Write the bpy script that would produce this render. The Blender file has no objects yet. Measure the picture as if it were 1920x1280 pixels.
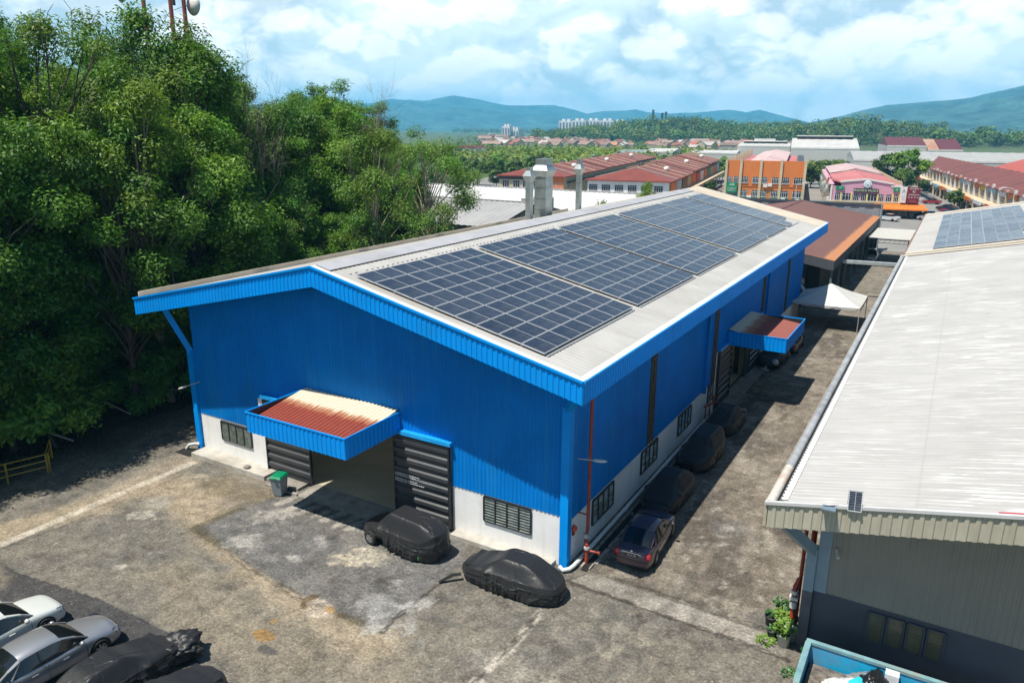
import bpy, bmesh, math, random
import numpy as np
from mathutils import Vector, Matrix
PI = math.pi
rad = math.radians
R = random.Random(11)
scene = bpy.context.scene
COL = scene.collection

# ---------------------------------------------------------------- objects
def tag(o, label=None, cat=None, group=None, kind=None):
    if label: o['label'] = label
    if cat: o['category'] = cat
    if group: o['group'] = group
    if kind: o['kind'] = kind
    return o

def empty(name, loc=(0, 0, 0), rz=0.0, label=None, cat=None, group=None):
    o = bpy.data.objects.new(name, None)
    o.empty_display_size = 0.3
    COL.objects.link(o)
    o.location = loc
    o.rotation_euler = (0, 0, rz)
    return tag(o, label, cat, group)

def base_matrix(o):
    return Matrix.Translation(o.location) @ o.rotation_euler.to_matrix().to_4x4()

def world_of(o):
    m = base_matrix(o)
    if o.parent: m = world_of(o.parent) @ o.matrix_parent_inverse @ m
    return m

class MB:
    """collects faces; build() links them as one mesh object"""
    def __init__(s):
        s.v = []; s.f = []; s.m = []; s.sm = []
    def add(s, vs, fs, m=0, smooth=False):
        n = len(s.v)
        s.v.extend([tuple(p) for p in vs])
        for f in fs:
            s.f.append(tuple(i + n for i in f)); s.m.append(m); s.sm.append(smooth)
        return s
    def quad(s, a, b, c, d, m=0):
        return s.add([a, b, c, d], [(0, 1, 2, 3)], m)
    def poly(s, pts, m=0):
        return s.add(pts, [tuple(range(len(pts)))], m)
    def box(s, x0, x1, y0, y1, z0, z1, m=0):
        v = [(x, y, z) for z in (z0, z1) for y in (y0, y1) for x in (x0, x1)]
        return s.add(v, [(0, 2, 3, 1), (4, 5, 7, 6), (0, 1, 5, 4), (2, 6, 7, 3), (0, 4, 6, 2), (1, 3, 7, 5)], m)
    def bar(s, a, b, w, h=None, m=0, up=(0, 0, 1)):
        """box beam from a to b, w wide, h high"""
        h = h or w
        a = Vector(a); b = Vector(b); d = (b - a).normalized(); up = Vector(up)
        if abs(d.dot(up)) > .95: up = Vector((0, 1, 0))
        r = d.cross(up).normalized(); u = r.cross(d)
        v = []
        for p in (a, b):
            for (i, j) in ((-1, -1), (1, -1), (1, 1), (-1, 1)):
                v.append(p + r * (i * w / 2) + u * (j * h / 2))
        return s.add(v, [(0, 1, 2, 3), (7, 6, 5, 4), (0, 4, 5, 1), (1, 5, 6, 2), (2, 6, 7, 3), (3, 7, 4, 0)], m)
    def tube(s, pts, r, n=8, m=0, cap=True, smooth=True):
        pts = [Vector(p) for p in pts]
        rs = r if isinstance(r, (list, tuple)) else [r] * len(pts)
        k = len(pts); v = []; ref = None
        for i, p in enumerate(pts):
            d = (pts[min(i + 1, k - 1)] - pts[max(i - 1, 0)])
            d = d.normalized() if d.length > 1e-9 else Vector((0, 0, 1))
            if ref is None:
                ref = Vector((1, 0, 0)) if abs(d.x) < .8 else Vector((0, 1, 0))
            a = (ref - d * ref.dot(d)).normalized(); ref = a
            b = d.cross(a)
            for j in range(n):
                t = 2 * PI * j / n
                v.append(p + (a * math.cos(t) + b * math.sin(t)) * rs[i])
        f = []
        for i in range(k - 1):
            for j in range(n):
                f.append((i * n + j, i * n + (j + 1) % n, (i + 1) * n + (j + 1) % n, (i + 1) * n + j))
        s.add(v, f, m, smooth)
        if cap:
            s.add(v[:n], [tuple(range(n))[::-1]], m); s.add(v[-n:], [tuple(range(n))], m)
        return s
    def lathe(s, c, prof, n=16, m=0, axis='z', smooth=True):
        c = Vector(c); v = []
        for (r, h) in prof:
            for j in range(n):
                t = 2 * PI * j / n
                if axis == 'z': v.append(c + Vector((r * math.cos(t), r * math.sin(t), h)))
                elif axis == 'y': v.append(c + Vector((r * math.cos(t), h, r * math.sin(t))))
                else: v.append(c + Vector((h, r * math.cos(t), r * math.sin(t))))
        f = []
        for i in range(len(prof) - 1):
            for j in range(n):
                q = (i * n + j, i * n + (j + 1) % n, (i + 1) * n + (j + 1) % n, (i + 1) * n + j)
                f.append(q if axis != 'y' else q[::-1])
        return s.add(v, f, m, smooth)
    def rib(s, o, U, L, V, h0, h1, N, pitch=.25, depth=.03, m=0):
        """trapezoid-profiled metal sheet: o + U*u + V*v, ribs run along V, stand out along N"""
        o = Vector(o); U = Vector(U); V = Vector(V); N = Vector(N)
        f0 = h0 if callable(h0) else (lambda u: h0)
        f1 = h1 if callable(h1) else (lambda u: h1)
        us = []; k = 0
        n = max(1, int(round(L / pitch))); p = L / n
        for i in range(n):
            for (t, d) in ((0, 0), (.42, 0), (.52, 1), (.88, 1)):
                us.append(((i + t) * p, d * depth))
        us.append((L, 0))
        v = []; f = []
        for (u, d) in us:
            v.append(o + U * u + V * f0(u) + N * d); v.append(o + U * u + V * f1(u) + N * d)
        for i in range(len(us) - 1):
            f.append((2 * i, 2 * i + 2, 2 * i + 3, 2 * i + 1))
        return s.add(v, f, m)
    def build(s, name, mats, parent=None, origin=None):
        me = bpy.data.meshes.new(name)
        me.from_pydata(s.v, [], s.f)
        mats = mats if isinstance(mats, (list, tuple)) else [mats]
        for m in mats: me.materials.append(m)
        if any(s.m): me.polygons.foreach_set('material_index', s.m)
        if any(s.sm): me.polygons.foreach_set('use_smooth', s.sm)
        me.update()
        o = bpy.data.objects.new(name, me); COL.objects.link(o)
        if parent is not None:
            o.parent = parent
            if s.world: o.matrix_parent_inverse = world_of(parent).inverted()
        return o
    world = True
    def local(s):
        s.world = False; return s

def copy_tree(o, loc=None, rz=None, parent=None):
    c = o.copy(); COL.objects.link(c)
    if parent is not None: c.parent = parent
    if loc is not None: c.location = loc
    if rz is not None: c.rotation_euler = (0, 0, rz)
    for ch in [k for k in o.children]:
        copy_tree(ch, parent=c)
    return c

def grid_mesh(name, V, mats, parent=None, smooth=True, attr=None, closed_u=False, flip=False):
    """V: array (nu, nv, 3)"""
    nu, nv = V.shape[:2]
    me = bpy.data.meshes.new(name)
    idx = np.arange(nu * nv).reshape(nu, nv)
    a = idx[:-1, :-1]; b = idx[1:, :-1]; c = idx[1:, 1:]; d = idx[:-1, 1:]
    q = np.stack([a, b, c, d], -1).reshape(-1, 4)
    if flip: q = q[:, ::-1]
    me.vertices.add(nu * nv); me.vertices.foreach_set('co', V.reshape(-1).astype(np.float32))
    nq = len(q)
    me.loops.add(nq * 4); me.loops.foreach_set('vertex_index', q.reshape(-1).astype(np.int32))
    me.polygons.add(nq); me.polygons.foreach_set('loop_start', np.arange(0, nq * 4, 4, dtype=np.int32))
    if smooth: me.polygons.foreach_set('use_smooth', np.ones(nq, dtype=bool))
    me.update(calc_edges=True); me.validate()
    if attr is not None:
        at = me.color_attributes.new('Col', 'FLOAT_COLOR', 'POINT')
        c4 = np.ones((nu * nv, 4), np.float32); c4[:, :3] = attr.reshape(-1, 3)
        at.data.foreach_set('color', c4.reshape(-1))
    for m in (mats if isinstance(mats, (list, tuple)) else [mats]): me.materials.append(m)
    o = bpy.data.objects.new(name, me); COL.objects.link(o)
    if parent is not None: o.parent = parent
    return o

# ---------------------------------------------------------------- numpy noise
def _h(ix, iy, seed):
    ix = ix.astype(np.int64); iy = iy.astype(np.int64)
    n = (ix * 374761393 + iy * 668265263 + seed * 1442695041) & 0xffffffff
    n = ((n ^ (n >> 13)) * 1274126177) & 0xffffffff
    n = (n ^ (n >> 16)) & 0xffffffff
    return n / 4294967295.0
def vnoise(x, y, seed=0):
    x = np.asarray(x, float); y = np.asarray(y, float)
    ix = np.floor(x); iy = np.floor(y); fx = x - ix; fy = y - iy
    fx = fx * fx * (3 - 2 * fx); fy = fy * fy * (3 - 2 * fy)
    a = _h(ix, iy, seed); b = _h(ix + 1, iy, seed); c = _h(ix, iy + 1, seed); d = _h(ix + 1, iy + 1, seed)
    return (a * (1 - fx) + b * fx) * (1 - fy) + (c * (1 - fx) + d * fx) * fy
def fbm(x, y, seed=0, oct=4, gain=.5):
    s = 0; a = 1; t = 0
    for i in range(oct):
        s = s + a * vnoise(x * 2 ** i, y * 2 ** i, seed + i * 17); t += a; a *= gain
    return s / t
def sstep(a, b, x):
    t = np.clip((x - a) / (b - a), 0, 1); return t * t * (3 - 2 * t)

# ---------------------------------------------------------------- materials
def srgb(r, g, b):
    f = lambda c: (c / 255 / 12.92) if c / 255 <= .04045 else ((c / 255 + .055) / 1.055) ** 2.4
    return (f(r), f(g), f(b))
class NT:
    def __init__(s, tree): s.t = tree; tree.nodes.clear()
    def n(s, typ, ins=None, **kw):
        x = s.t.nodes.new(typ)
        for k, v in kw.items(): setattr(x, k, v)
        for k, v in (ins or {}).items():
            i = x.inputs[k]
            if hasattr(v, 'is_output'): s.t.links.new(v, i)
            elif isinstance(v, bpy.types.Node): s.t.links.new(v.outputs[0], i)
            else:
                if hasattr(i.default_value, '__len__') and not hasattr(v, '__len__'): v = [v] * len(i.default_value)
                if hasattr(v, '__len__') and len(i.default_value) == 4 and len(v) == 3: v = (*v, 1)
                i.default_value = v
        return x
    def math(s, op, a, b=0.0, c=0.0):
        return s.n('ShaderNodeMath', {0: a, 1: b, 2: c}, operation=op).outputs[0]
    def mix(s, fac, a, b, blend='MIX'):
        return s.n('ShaderNodeMix', {0: fac, 6: a, 7: b}, data_type='RGBA', blend_type=blend).outputs[2]
    def ramp(s, fac, stops, interp='LINEAR'):
        x = s.n('ShaderNodeValToRGB', {0: fac}); cr = x.color_ramp; cr.interpolation = interp
        while len(cr.elements) < len(stops): cr.elements.new(.5)
        for e, (p, c) in zip(cr.elements, stops):
            e.position = p; e.color = (*c, 1) if hasattr(c, '__len__') else (c, c, c, 1)
        return x.outputs[0]
    def noise(s, vec, scale, detail=3, rough=.55, dist=0):
        return s.n('ShaderNodeTexNoise', {'Vector': vec, 'Scale': scale, 'Detail': detail, 'Roughness': rough, 'Distortion': dist}).outputs[0]
    def scaled(s, vec, sx, sy, sz):
        return s.n('ShaderNodeMapping', {'Vector': vec, 'Scale': (sx, sy, sz)}).outputs[0]
MATS = {}
def newmat(name):
    m = bpy.data.materials.new(name); m.use_nodes = True
    g = NT(m.node_tree); return m, g
def finish(g, bsdf):
    o = g.n('ShaderNodeOutputMaterial'); g.t.links.new(bsdf.outputs[0], o.inputs[0])
def pm(name, col, rough=.6, metal=0., var=.18, scale=2., bump=0., bscale=20., dirt=None, dirtf=.35, streak=None, coat=0., spec=.5, tint=0.):
    """painted / plain surface with weathering: noise value variation, optional dirt colour, streaks along z"""
    if name in MATS: return MATS[name]
    m, g = newmat(name)
    co = g.n('ShaderNodeTexCoord').outputs['Object']
    c1 = tuple(min(1, c * (1 + var)) for c in col); c0 = tuple(c * (1 - var) for c in col)
    n1 = g.noise(co, scale, 5, .6)
    c = g.mix(g.ramp(n1, [(.3, 0.), (.7, 1.)]), c0, c1)
    if dirt:
        n2 = g.noise(co, scale * .37, 6, .65, .4)
        c = g.mix(g.math('MULTIPLY', g.ramp(n2, [(.48, 0.), (.68, 1.)]), dirtf), c, dirt)
    if streak:
        sc, colr, fac = streak
        v = g.scaled(co, sc, sc, sc * .05)
        n3 = g.noise(v, 1., 4, .6)
        c = g.mix(g.math('MULTIPLY', g.ramp(n3, [(.52, 0.), (.72, 1.)]), fac), c, colr)
    if tint:
        rn = g.n('ShaderNodeObjectInfo').outputs['Random']
        c = g.mix(1., c, g.ramp(rn, [(0, 1 - tint), (1, 1 + tint)]), 'MULTIPLY')
    ins = {'Base Color': c, 'Roughness': rough, 'Metallic': metal, 'Specular IOR Level': spec}
    if coat: ins['Coat Weight'] = coat; ins['Coat Roughness'] = .05
    if bump:
        nb = g.noise(co, bscale, 4, .6)
        ins['Normal'] = g.n('ShaderNodeBump', {'Strength': bump, 'Distance': .02, 'Height': nb})
    finish(g, g.n('ShaderNodeBsdfPrincipled', ins))
    MATS[name] = m; return m

CAM = (12.202988676, -25.343878136, 18.0, 0.53236262, 0.277868916, 0.00456469, 1399.1787)
def cam_axes():
    yaw, pitch, roll = CAM[3:6]
    f = Vector((-math.sin(yaw) * math.cos(pitch), math.cos(yaw) * math.cos(pitch), -math.sin(pitch)))
    r = f.cross(Vector((0, 0, 1))).normalized(); u = r.cross(f)
    c, s = math.cos(roll), math.sin(roll)
    return c * r + s * u, -s * r + c * u, f

def text_mesh(txt, size, extrude=.01):
    cu = bpy.data.curves.new('lettering', 'FONT'); cu.body = txt; cu.size = size; cu.extrude = extrude
    cu.align_x = 'CENTER'; cu.align_y = 'CENTER'
    ob = bpy.data.objects.new('lettering', cu); COL.objects.link(ob)
    bpy.context.view_layer.update()
    me = bpy.data.meshes.new_from_object(ob.evaluated_get(bpy.context.evaluated_depsgraph_get()))
    bpy.data.objects.remove(ob); bpy.data.curves.remove(cu)
    return me
def lettering(txt, size, center, xdir, mat, parent, up=(0, 0, 1), name='lettering', sx=1.0):
    me = text_mesh(txt, size); me.materials.clear(); me.materials.append(mat)
    X = Vector(xdir).normalized(); Y = Vector(up); Z = X.cross(Y)
    M = Matrix((X, Y, Z)).transposed().to_4x4()
    me.transform(Matrix.Translation(Vector(center)) @ M @ Matrix.Diagonal((sx, 1, 1, 1)))
    o = bpy.data.objects.new(name, me); COL.objects.link(o)
    if parent is not None:
        o.parent = parent; o.matrix_parent_inverse = world_of(parent).inverted()
    return o
HAZE = 0.00015
# ================================================================ camera, light, air
cam_d = bpy.data.cameras.new('camera'); cam_o = bpy.data.objects.new('camera', cam_d); COL.objects.link(cam_o)
_r, _u, _f = cam_axes()
cam_o.matrix_world = Matrix.Translation(Vector(CAM[:3])) @ Matrix((_r, _u, -_f)).transposed().to_4x4()
cam_d.sensor_width = 36; cam_d.lens = CAM[6] / 1920 * 36
cam_d.clip_start = .3; cam_d.clip_end = 60000
scene.camera = cam_o
def ray_dir(px, py):
    return _f + _r * ((px - 960) / CAM[6]) - _u * ((py - 640) / CAM[6])
def on_ground(px, py, z=0.):
    d = ray_dir(px, py); t = (z - CAM[2]) / d.z
    return (CAM[0] + d.x * t, CAM[1] + d.y * t)

SUN = Vector((-.185, -.36, 1.)).normalized()
sd = bpy.data.lights.new('sun', 'SUN'); sd.energy = 4.9; sd.angle = rad(.55); sd.color = (1., .935, .835)
so = bpy.data.objects.new('sun', sd); COL.objects.link(so)
so.rotation_euler = SUN.to_track_quat('Z', 'Y').to_euler(); so.location = (0, 0, 60)

w = bpy.data.worlds.new('World'); scene.world = w; w.use_nodes = True
g = NT(w.node_tree)
sky = g.n('ShaderNodeTexSky', sky_type='NISHITA', sun_disc=False, sun_elevation=math.asin(SUN.z),
          sun_rotation=math.atan2(SUN.x, SUN.y), altitude=60, air_density=1.0, dust_density=.6, ozone_density=2.2)
gen = g.n('ShaderNodeTexCoord').outputs['Generated']
sep = g.n('ShaderNodeSeparateXYZ', {0: gen})
# cloud field on the sky direction: heaped cumulus, flatter towards the horizon
warp = g.n('ShaderNodeTexNoise', {'Vector': gen, 'Scale': 5., 'Detail': 4}).outputs[1]
wv = g.n('ShaderNodeVectorMath', {0: warp, 1: (.5, .5, .5)}, operation='SUBTRACT').outputs[0]
wv = g.n('ShaderNodeVectorMath', {0: wv, 'Scale': .05}, operation='SCALE').outputs[0]
dv = g.n('ShaderNodeVectorMath', {0: gen, 1: wv}, operation='ADD').outputs[0]
def cloud(off):
    v = g.n('ShaderNodeMapping', {'Vector': dv, 'Location': (off[0] + 3.1, off[1] + 1.7, off[2] * 1.5 + .35), 'Scale': (1., 1., 1.7)}).outputs[0]
    big = g.noise(v, 3.3, 3, .5)
    puff = None
    for sc, am in ((7.5, .52), (17., .27), (38., .14), (84., .07)):
        q = g.math('MULTIPLY', g.math('ABSOLUTE', g.math('SUBTRACT', g.noise(v, sc, 0, .5), .5)), 3.2 * am)
        puff = q if puff is None else g.math('ADD', puff, q)
    return g.math('ADD', g.math('MULTIPLY', big, .70), g.math('MULTIPLY', puff, .31))
c0 = cloud((0, 0, 0)); c1 = cloud((-.004, -.006, .022))
mask = g.ramp(c0, [(.355, .50), (.405, .76), (.475, 1.)])
lit = g.ramp(g.math('ADD', g.math('SUBTRACT', c0, c1), .5), [(.465, 0.), (.53, 1.)])
ccol = g.mix(lit, (.70, .795, .83), (1.0, .985, .95))
thick = g.ramp(c0, [(.5, 1.), (.66, .86)])
ccol = g.mix(1., ccol, thick, 'MULTIPLY')
low = g.ramp(sep.outputs[2], [(0., 1.), (.04, .8), (.10, 0.)])
mask = g.math('MAXIMUM', mask, g.math('MULTIPLY', low, .85))
ccol = g.mix(g.math('MULTIPLY', low, .5), ccol, (.97, .97, .93))
b1 = g.n('ShaderNodeBackground', {'Color': g.mix(1., sky, (.84, 1.02, 1.04), 'MULTIPLY'), 'Strength': .065})
b2 = g.n('ShaderNodeBackground', {'Color': ccol, 'Strength': 1.12})
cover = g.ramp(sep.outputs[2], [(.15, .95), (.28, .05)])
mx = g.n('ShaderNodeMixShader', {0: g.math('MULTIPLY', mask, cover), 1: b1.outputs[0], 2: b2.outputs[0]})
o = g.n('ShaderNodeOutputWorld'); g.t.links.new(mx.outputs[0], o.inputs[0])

scene.view_settings.view_transform = 'Standard'; scene.view_settings.look = 'None'
scene.view_settings.exposure = .55; scene.view_settings.gamma = 1.; scene.view_settings.use_curve_mapping = False
cy = scene.cycles
cy.max_bounces = 8; cy.diffuse_bounces = 5; cy.glossy_bounces = 3; cy.transmission_bounces = 4; cy.transparent_max_bounces = 6
cy.volume_bounces = 1; cy.caustics_reflective = False; cy.caustics_refractive = False
cy.use_denoising = True; cy.sample_clamp_indirect = 4.

# ---- air: one even volume round everything
m, g = newmat('air')
vol = g.n('ShaderNodeVolumePrincipled', {'Color': (.14, .60, 1., 1), 'Density': HAZE, 'Anisotropy': .0})
oo = g.n('ShaderNodeOutputMaterial'); g.t.links.new(vol.outputs[0], oo.inputs['Volume'])
if HAZE > 0:
    hz = MB().box(-9500, 9500, -3000, 9900, -2.0, 430)
    tag(hz.build('haze', m), kind='stuff')

# ================================================================ ground
m, g = newmat('open_ground')
co = g.n('ShaderNodeTexCoord').outputs['Object']
n1 = g.noise(co, .004, 6, .6); n2 = g.noise(co, .05, 5, .65); n3 = g.noise(co, .4, 4, .6)
c = g.mix(g.ramp(n1, [(.4, 0.), (.6, 1.)]), (.045, .085, .025), (.085, .12, .04))
c = g.mix(g.ramp(n2, [(.55, 0.), (.7, 1.)]), c, (.16, .14, .11))
c = g.mix(g.math('MULTIPLY', n3, .5), c, (.04, .07, .02))
finish(g, g.n('ShaderNodeBsdfPrincipled', {'Base Color': c, 'Roughness': .95}))
gd = MB().quad((-9400, -2900, -.06), (9400, -2900, -.06), (9400, 9800, -.06), (-9400, 9800, -.06))
tag(gd.build('ground', m), kind='structure')

# ---- yard pavement: patched asphalt, painted from shapes measured on the ground
def yard_material():
    m, g = newmat('yard_paving')
    col = g.n('ShaderNodeVertexColor', layer_name='Col').outputs[0]
    co = g.n('ShaderNodeTexCoord').outputs['Object']
    fine = g.noise(co, 8.5, 6, .78); med = g.noise(co, 1.6, 6, .72, .3); tiny = g.n('ShaderNodeTexVoronoi', {'Vector': co, 'Scale': 9.}); big = g.noise(co, .45, 6, .7, .5)
    c = g.mix(1., col, g.ramp(fine, [(.30, .42), (.5, 1.), (.70, 1.75)]), 'MULTIPLY')
    c = g.mix(1., c, g.ramp(med, [(.32, .62), (.5, 1.), (.68, 1.34)]), 'MULTIPLY')
    c = g.mix(g.math('MULTIPLY', g.ramp(big, [(.50, 0.), (.64, 1.)]), .42), c, g.mix(1., c, (.55, .53, .50), 'MULTIPLY'))
    spk = g.math('MULTIPLY', g.ramp(tiny.outputs[0], [(.10, 1.), (.22, 0.)]), g.ramp(g.n('ShaderNodeSeparateColor', {0: tiny.outputs[1]}).outputs[0], [(.70, 0.), (.86, .75)]))
    c = g.mix(spk, c, (.40, .37, .30))
    dsp = g.math('MULTIPLY', g.ramp(tiny.outputs[0], [(.12, 1.), (.3, 0.)]), g.ramp(g.n('ShaderNodeSeparateColor', {0: tiny.outputs[1]}).outputs[1], [(.72, 0.), (.9, .6)]))
    c = g.mix(dsp, c, (.055, .05, .042))
    crk = g.n('ShaderNodeTexVoronoi', {'Vector': g.n('ShaderNodeVectorMath', {0: co, 1: g.n('ShaderNodeTexNoise', {'Vector': co, 'Scale': 1.3, 'Detail': 5}).outputs[1]}, operation='ADD').outputs[0], 'Scale': .23}, feature='DISTANCE_TO_EDGE').outputs[0]
    cm = g.math('MULTIPLY', g.ramp(crk, [(.0, 1.), (.006, 0.)]), g.ramp(g.noise(co, .35, 3), [(.5, 0.), (.62, .7)]))
    c = g.mix(cm, c, (.05, .045, .04))
    bmp = g.n('ShaderNodeBump', {'Strength': .7, 'Distance': .04, 'Height': g.math('ADD', fine, g.math('MULTIPLY', med, .6))})
    alpha = g.n('ShaderNodeSeparateColor', {0: col})
    finish(g, g.n('ShaderNodeBsdfPrincipled', {'Base Color': c, 'Roughness': .88, 'Normal': bmp, 'Specular IOR Level': .3}))
    return m
def seg_dist(X, Y, pts):
    d = np.full(X.shape, 1e9)
    for (ax, ay), (bx, by) in zip(pts[:-1], pts[1:]):
        vx, vy = bx - ax, by - ay
        t = np.clip(((X - ax) * vx + (Y - ay) * vy) / (vx * vx + vy * vy + 1e-12), 0, 1)
        d = np.minimum(d, np.hypot(X - ax - t * vx, Y - ay - t * vy))
    return d
def inside(X, Y, pts):
    c = np.zeros(X.shape, bool); n = len(pts)
    for i in range(n):
        (ax, ay), (bx, by) = pts[i], pts[(i + 1) % n]
        k = ((ay > Y) != (by > Y)) & (X < (bx - ax) * (Y - ay) / (by - ay + 1e-12) + ax)
        c ^= k
    return c
def G(*pp): return [on_ground(px, py) for px, py in pp]
def yard():
    xs = np.concatenate([np.arange(-40, -28, .4), np.arange(-28, 11, .085), np.arange(11, 26, .6)])
    ys = np.concatenate([np.arange(-32, -17, .4), np.arange(-17, 13, .085), np.arange(13, 60, .25), np.arange(60, 170, .6)])
    X, Y = np.meshgrid(xs, ys, indexing='ij')
    def lay(c, m, col): return c * (1 - m[..., None]) + np.array(col) * m[..., None]
    def w_(sc, amp, seed): return (fbm(X * sc, Y * sc, seed, 5) - .5) * amp
    n_lo = fbm(X * .16, Y * .16, 3, 5); n_md = fbm(X * .7, Y * .7, 9, 5); n_hi = fbm(X * 2.6, Y * 2.6, 21, 4)
    C = np.ones(X.shape + (3,)) * np.array((.136, .126, .104))
    C = lay(C, sstep(.45, .66, n_lo) * .55, (.172, .154, .122))
    C = lay(C, sstep(.48, .64, n_md) * .65, (.100, .096, .088))
    C = lay(C, sstep(.55, .70, fbm(X * .33 + 7, Y * .33, 13, 5)) * .55, (.125, .115, .098))
    C = lay(C, sstep(.60, .74, n_hi) * .35, (.25, .225, .18))
    # sandy wheel track
    tr = G((0, 1000), (120, 965), (250, 915), (345, 915), (400, 985), (470, 1050), (540, 1105), (620, 1160), (700, 1190))
    d = seg_dist(X, Y, tr) + w_(.6, 1.5, 31) + w_(2.2, .7, 32)
    C = lay(C, sstep(1.7, .4, d) * .8, (.29, .238, .165))
    tr = G((180, 960), (290, 885), (420, 835), (520, 900)); d = seg_dist(X, Y, tr) + w_(.7, 1.6, 33)
    C = lay(C, sstep(1.5, .2, d) * .5, (.30, .25, .185))
    tr = G((300, 1080), (420, 1180), (560, 1230), (700, 1275)); d = seg_dist(X, Y, tr) + w_(.5, 2.2, 34)
    C = lay(C, sstep(1.9, .2, d) * .45, (.24, .20, .14))
    # greenish mossy stretch on the left
    d = seg_dist(X, Y, G((400, 905), (490, 930), (540, 925))) + w_(.9, 1.3, 35)
    C = lay(C, sstep(1.3, .3, d) * .5, (.175, .135, .075))
    # newer asphalt patch in front of the big door
    P = G((362, 990), (440, 955), (560, 915), (690, 925), (880, 1010), (872, 1060), (805, 1108), (775, 1150), (716, 1182), (640, 1160), (580, 1128), (500, 1085), (425, 1035))
    ins = inside(X + w_(1.1, .5, 41), Y + w_(1.1, .5, 42), P); dp = seg_dist(X, Y, P + P[:1])
    pm_ = np.where(ins, sstep(0, .25, dp), 0.)
    pc = np.ones_like(C) * np.array((.108, .106, .102)); pc = lay(pc, sstep(.45, .65, n_md) * .6, (.150, .143, .130)); pc = lay(pc, sstep(.55, .68, n_hi) * .4, (.19, .18, .165))
    C = C * (1 - pm_[..., None]) + pc * pm_[..., None]
    ed = sstep(.5, .05, dp + w_(1.6, .45, 43)) * sstep(.42, .58, fbm(X * .5, Y * .5, 44, 3)) * np.where(ins, .9, .55)
    C = lay(C, ed * .9, (.060, .052, .028))
    # worn pale blotches and cement stains on the patch
    for (px, py, r, k, cc) in [(660, 1055, 1.0, .85, (.38, .335, .255)), (690, 1040, .8, .6, (.36, .33, .26)), (745, 1148, 1.5, .6, (.29, .285, .27)), (700, 1125, 1.0, .5, (.27, .265, .25)),
                               (450, 1010, 1.1, .7, (.29, .28, .26)), (505, 965, 1.0, .6, (.30, .285, .255)), (540, 1045, .55, .7, (.3, .29, .27)), (262, 968, .6, .6, (.40, .37, .31)), (300, 945, .7, .5, (.33, .31, .26)),
                               (230, 1062, .35, .6, (.36, .33, .28)), (600, 1018, .5, .5, (.27, .26, .25)), (1150, 1190, 1.2, .4, (.29, .26, .2)), (960, 1270, 1.2, .4, (.27, .25, .21)),
                               (1380, 1060, 1.2, .5, (.27, .25, .21)), (1330, 1010, .8, .55, (.30, .27, .225)), (1305, 990, .6, .35, (.1, .09, .08)), (1455, 1010, 1.0, .45, (.27, .25, .22)), (1340, 1130, 1.0, .45, (.29, .27, .23)),
                               (1440, 905, 1.3, .5, (.24, .22, .175)), (1480, 800, 1.4, .5, (.25, .23, .18)), (1265, 1085, .8, .4, (.3, .28, .25)), (350, 900, .8, .4, (.33, .28, .2)), (1015, 1245, .9, .35, (.25, .235, .2))]:
        cx, cyy = on_ground(px, py); d = np.hypot(X - cx, (Y - cyy) * 1.15) + w_(1.1, r * 2.6, int(px) + 3) + w_(4.5, r * 1.3, int(px) + 5)
        C = lay(C, sstep(r, r * .62, d) * k * .8 * (.55 + .9 * sstep(.4, .6, n_hi)), cc)
    # mop-like streaks of washed cement near the bin
    for i, (px, py) in enumerate([(560, 950), (585, 955), (610, 962), (632, 968), (655, 978), (672, 985), (545, 938)]):
        cx, cyy = on_ground(px, py); d = seg_dist(X, Y, [(cx + .1, cyy + .75), (cx - .25, cyy - .55)]) + w_(2.5, .38, 60 + i)
        C = lay(C, sstep(.3, .1, d) * .75, (.34, .32, .28))
    # concrete joint lines
    d = seg_dist(X, Y, G((5, 1020), (120, 970), (360, 868))) + w_(2.5, .16, 71)
    C = lay(C, sstep(.30, .17, d) * (.55 + .4 * n_md), (.40, .365, .30))
    d = seg_dist(X, Y, G((1012, 1148), (960, 1212), (885, 1285))) + w_(3, .22, 72)
    C = lay(C, sstep(.24, .10, d) * sstep(.3, .5, n_hi), (.36, .33, .28))
    # slab across the mouth of the alley
    S = G((1062, 1088), (1110, 1072), (1470, 1195), (1478, 1238)); dS = seg_dist(X, Y, S + S[:1]) + w_(2, .1, 73)
    ms = np.where(inside(X + w_(1.5, .25, 74), Y + w_(1.5, .3, 75), S), 1., 0.)
    sc = np.ones_like(C) * np.array((.20, .185, .16)); sc = lay(sc, sstep(2, 6, X) * sstep(.35, .6, n_md), (.29, .268, .235))
    C = C * (1 - .85 * ms[..., None]) + .85 * sc * ms[..., None]
    C = lay(C, sstep(.09, .03, dS) * .85 * sstep(.3, .5, n_hi + .12), (.075, .066, .055))
    # alley concrete: mottled brown grey, tyre-dark middle
    al = sstep(-.1, .3, Y) * sstep(.2, .6, X) * sstep(12.5, 11.5, X)
    ac = np.ones_like(C) * np.array((.148, .128, .102)); ac = lay(ac, sstep(.45, .66, n_md) * .7, (.225, .200, .165)); ac = lay(ac, sstep(.5, .68, fbm(X * .9 + 4, Y * .35, 81, 5)) * .8, (.078, .066, .055))
    ac = lay(ac, sstep(.62, .74, n_hi) * .5, (.30, .28, .24))
    C = C * (1 - al[..., None]) + ac * al[..., None]
    far = sstep(40, 60, Y); C = lay(C, far * .5, (.20, .185, .155))
    # manhole-like repair and damp circles in the alley
    for (px, py, r) in [(1365, 990, .75), (1590, 1155, .0)]:
        if r == 0: continue
        cx, cyy = on_ground(px, py); d = np.hypot(X - cx, Y - cyy) + w_(1.6, .5, 91)
        C = lay(C, sstep(r + .15, r, d) * .6, (.12, .115, .105)); C = lay(C, sstep(r * .6, r * .3, d) * .6, (.3, .28, .25))
    cx, cyy = on_ground(1430, 1163); d = np.hypot(X - cx, Y - cyy); C = lay(C, sstep(.62, .55, d + w_(2, .1, 92)) * .7, (.085, .083, .075))
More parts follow.
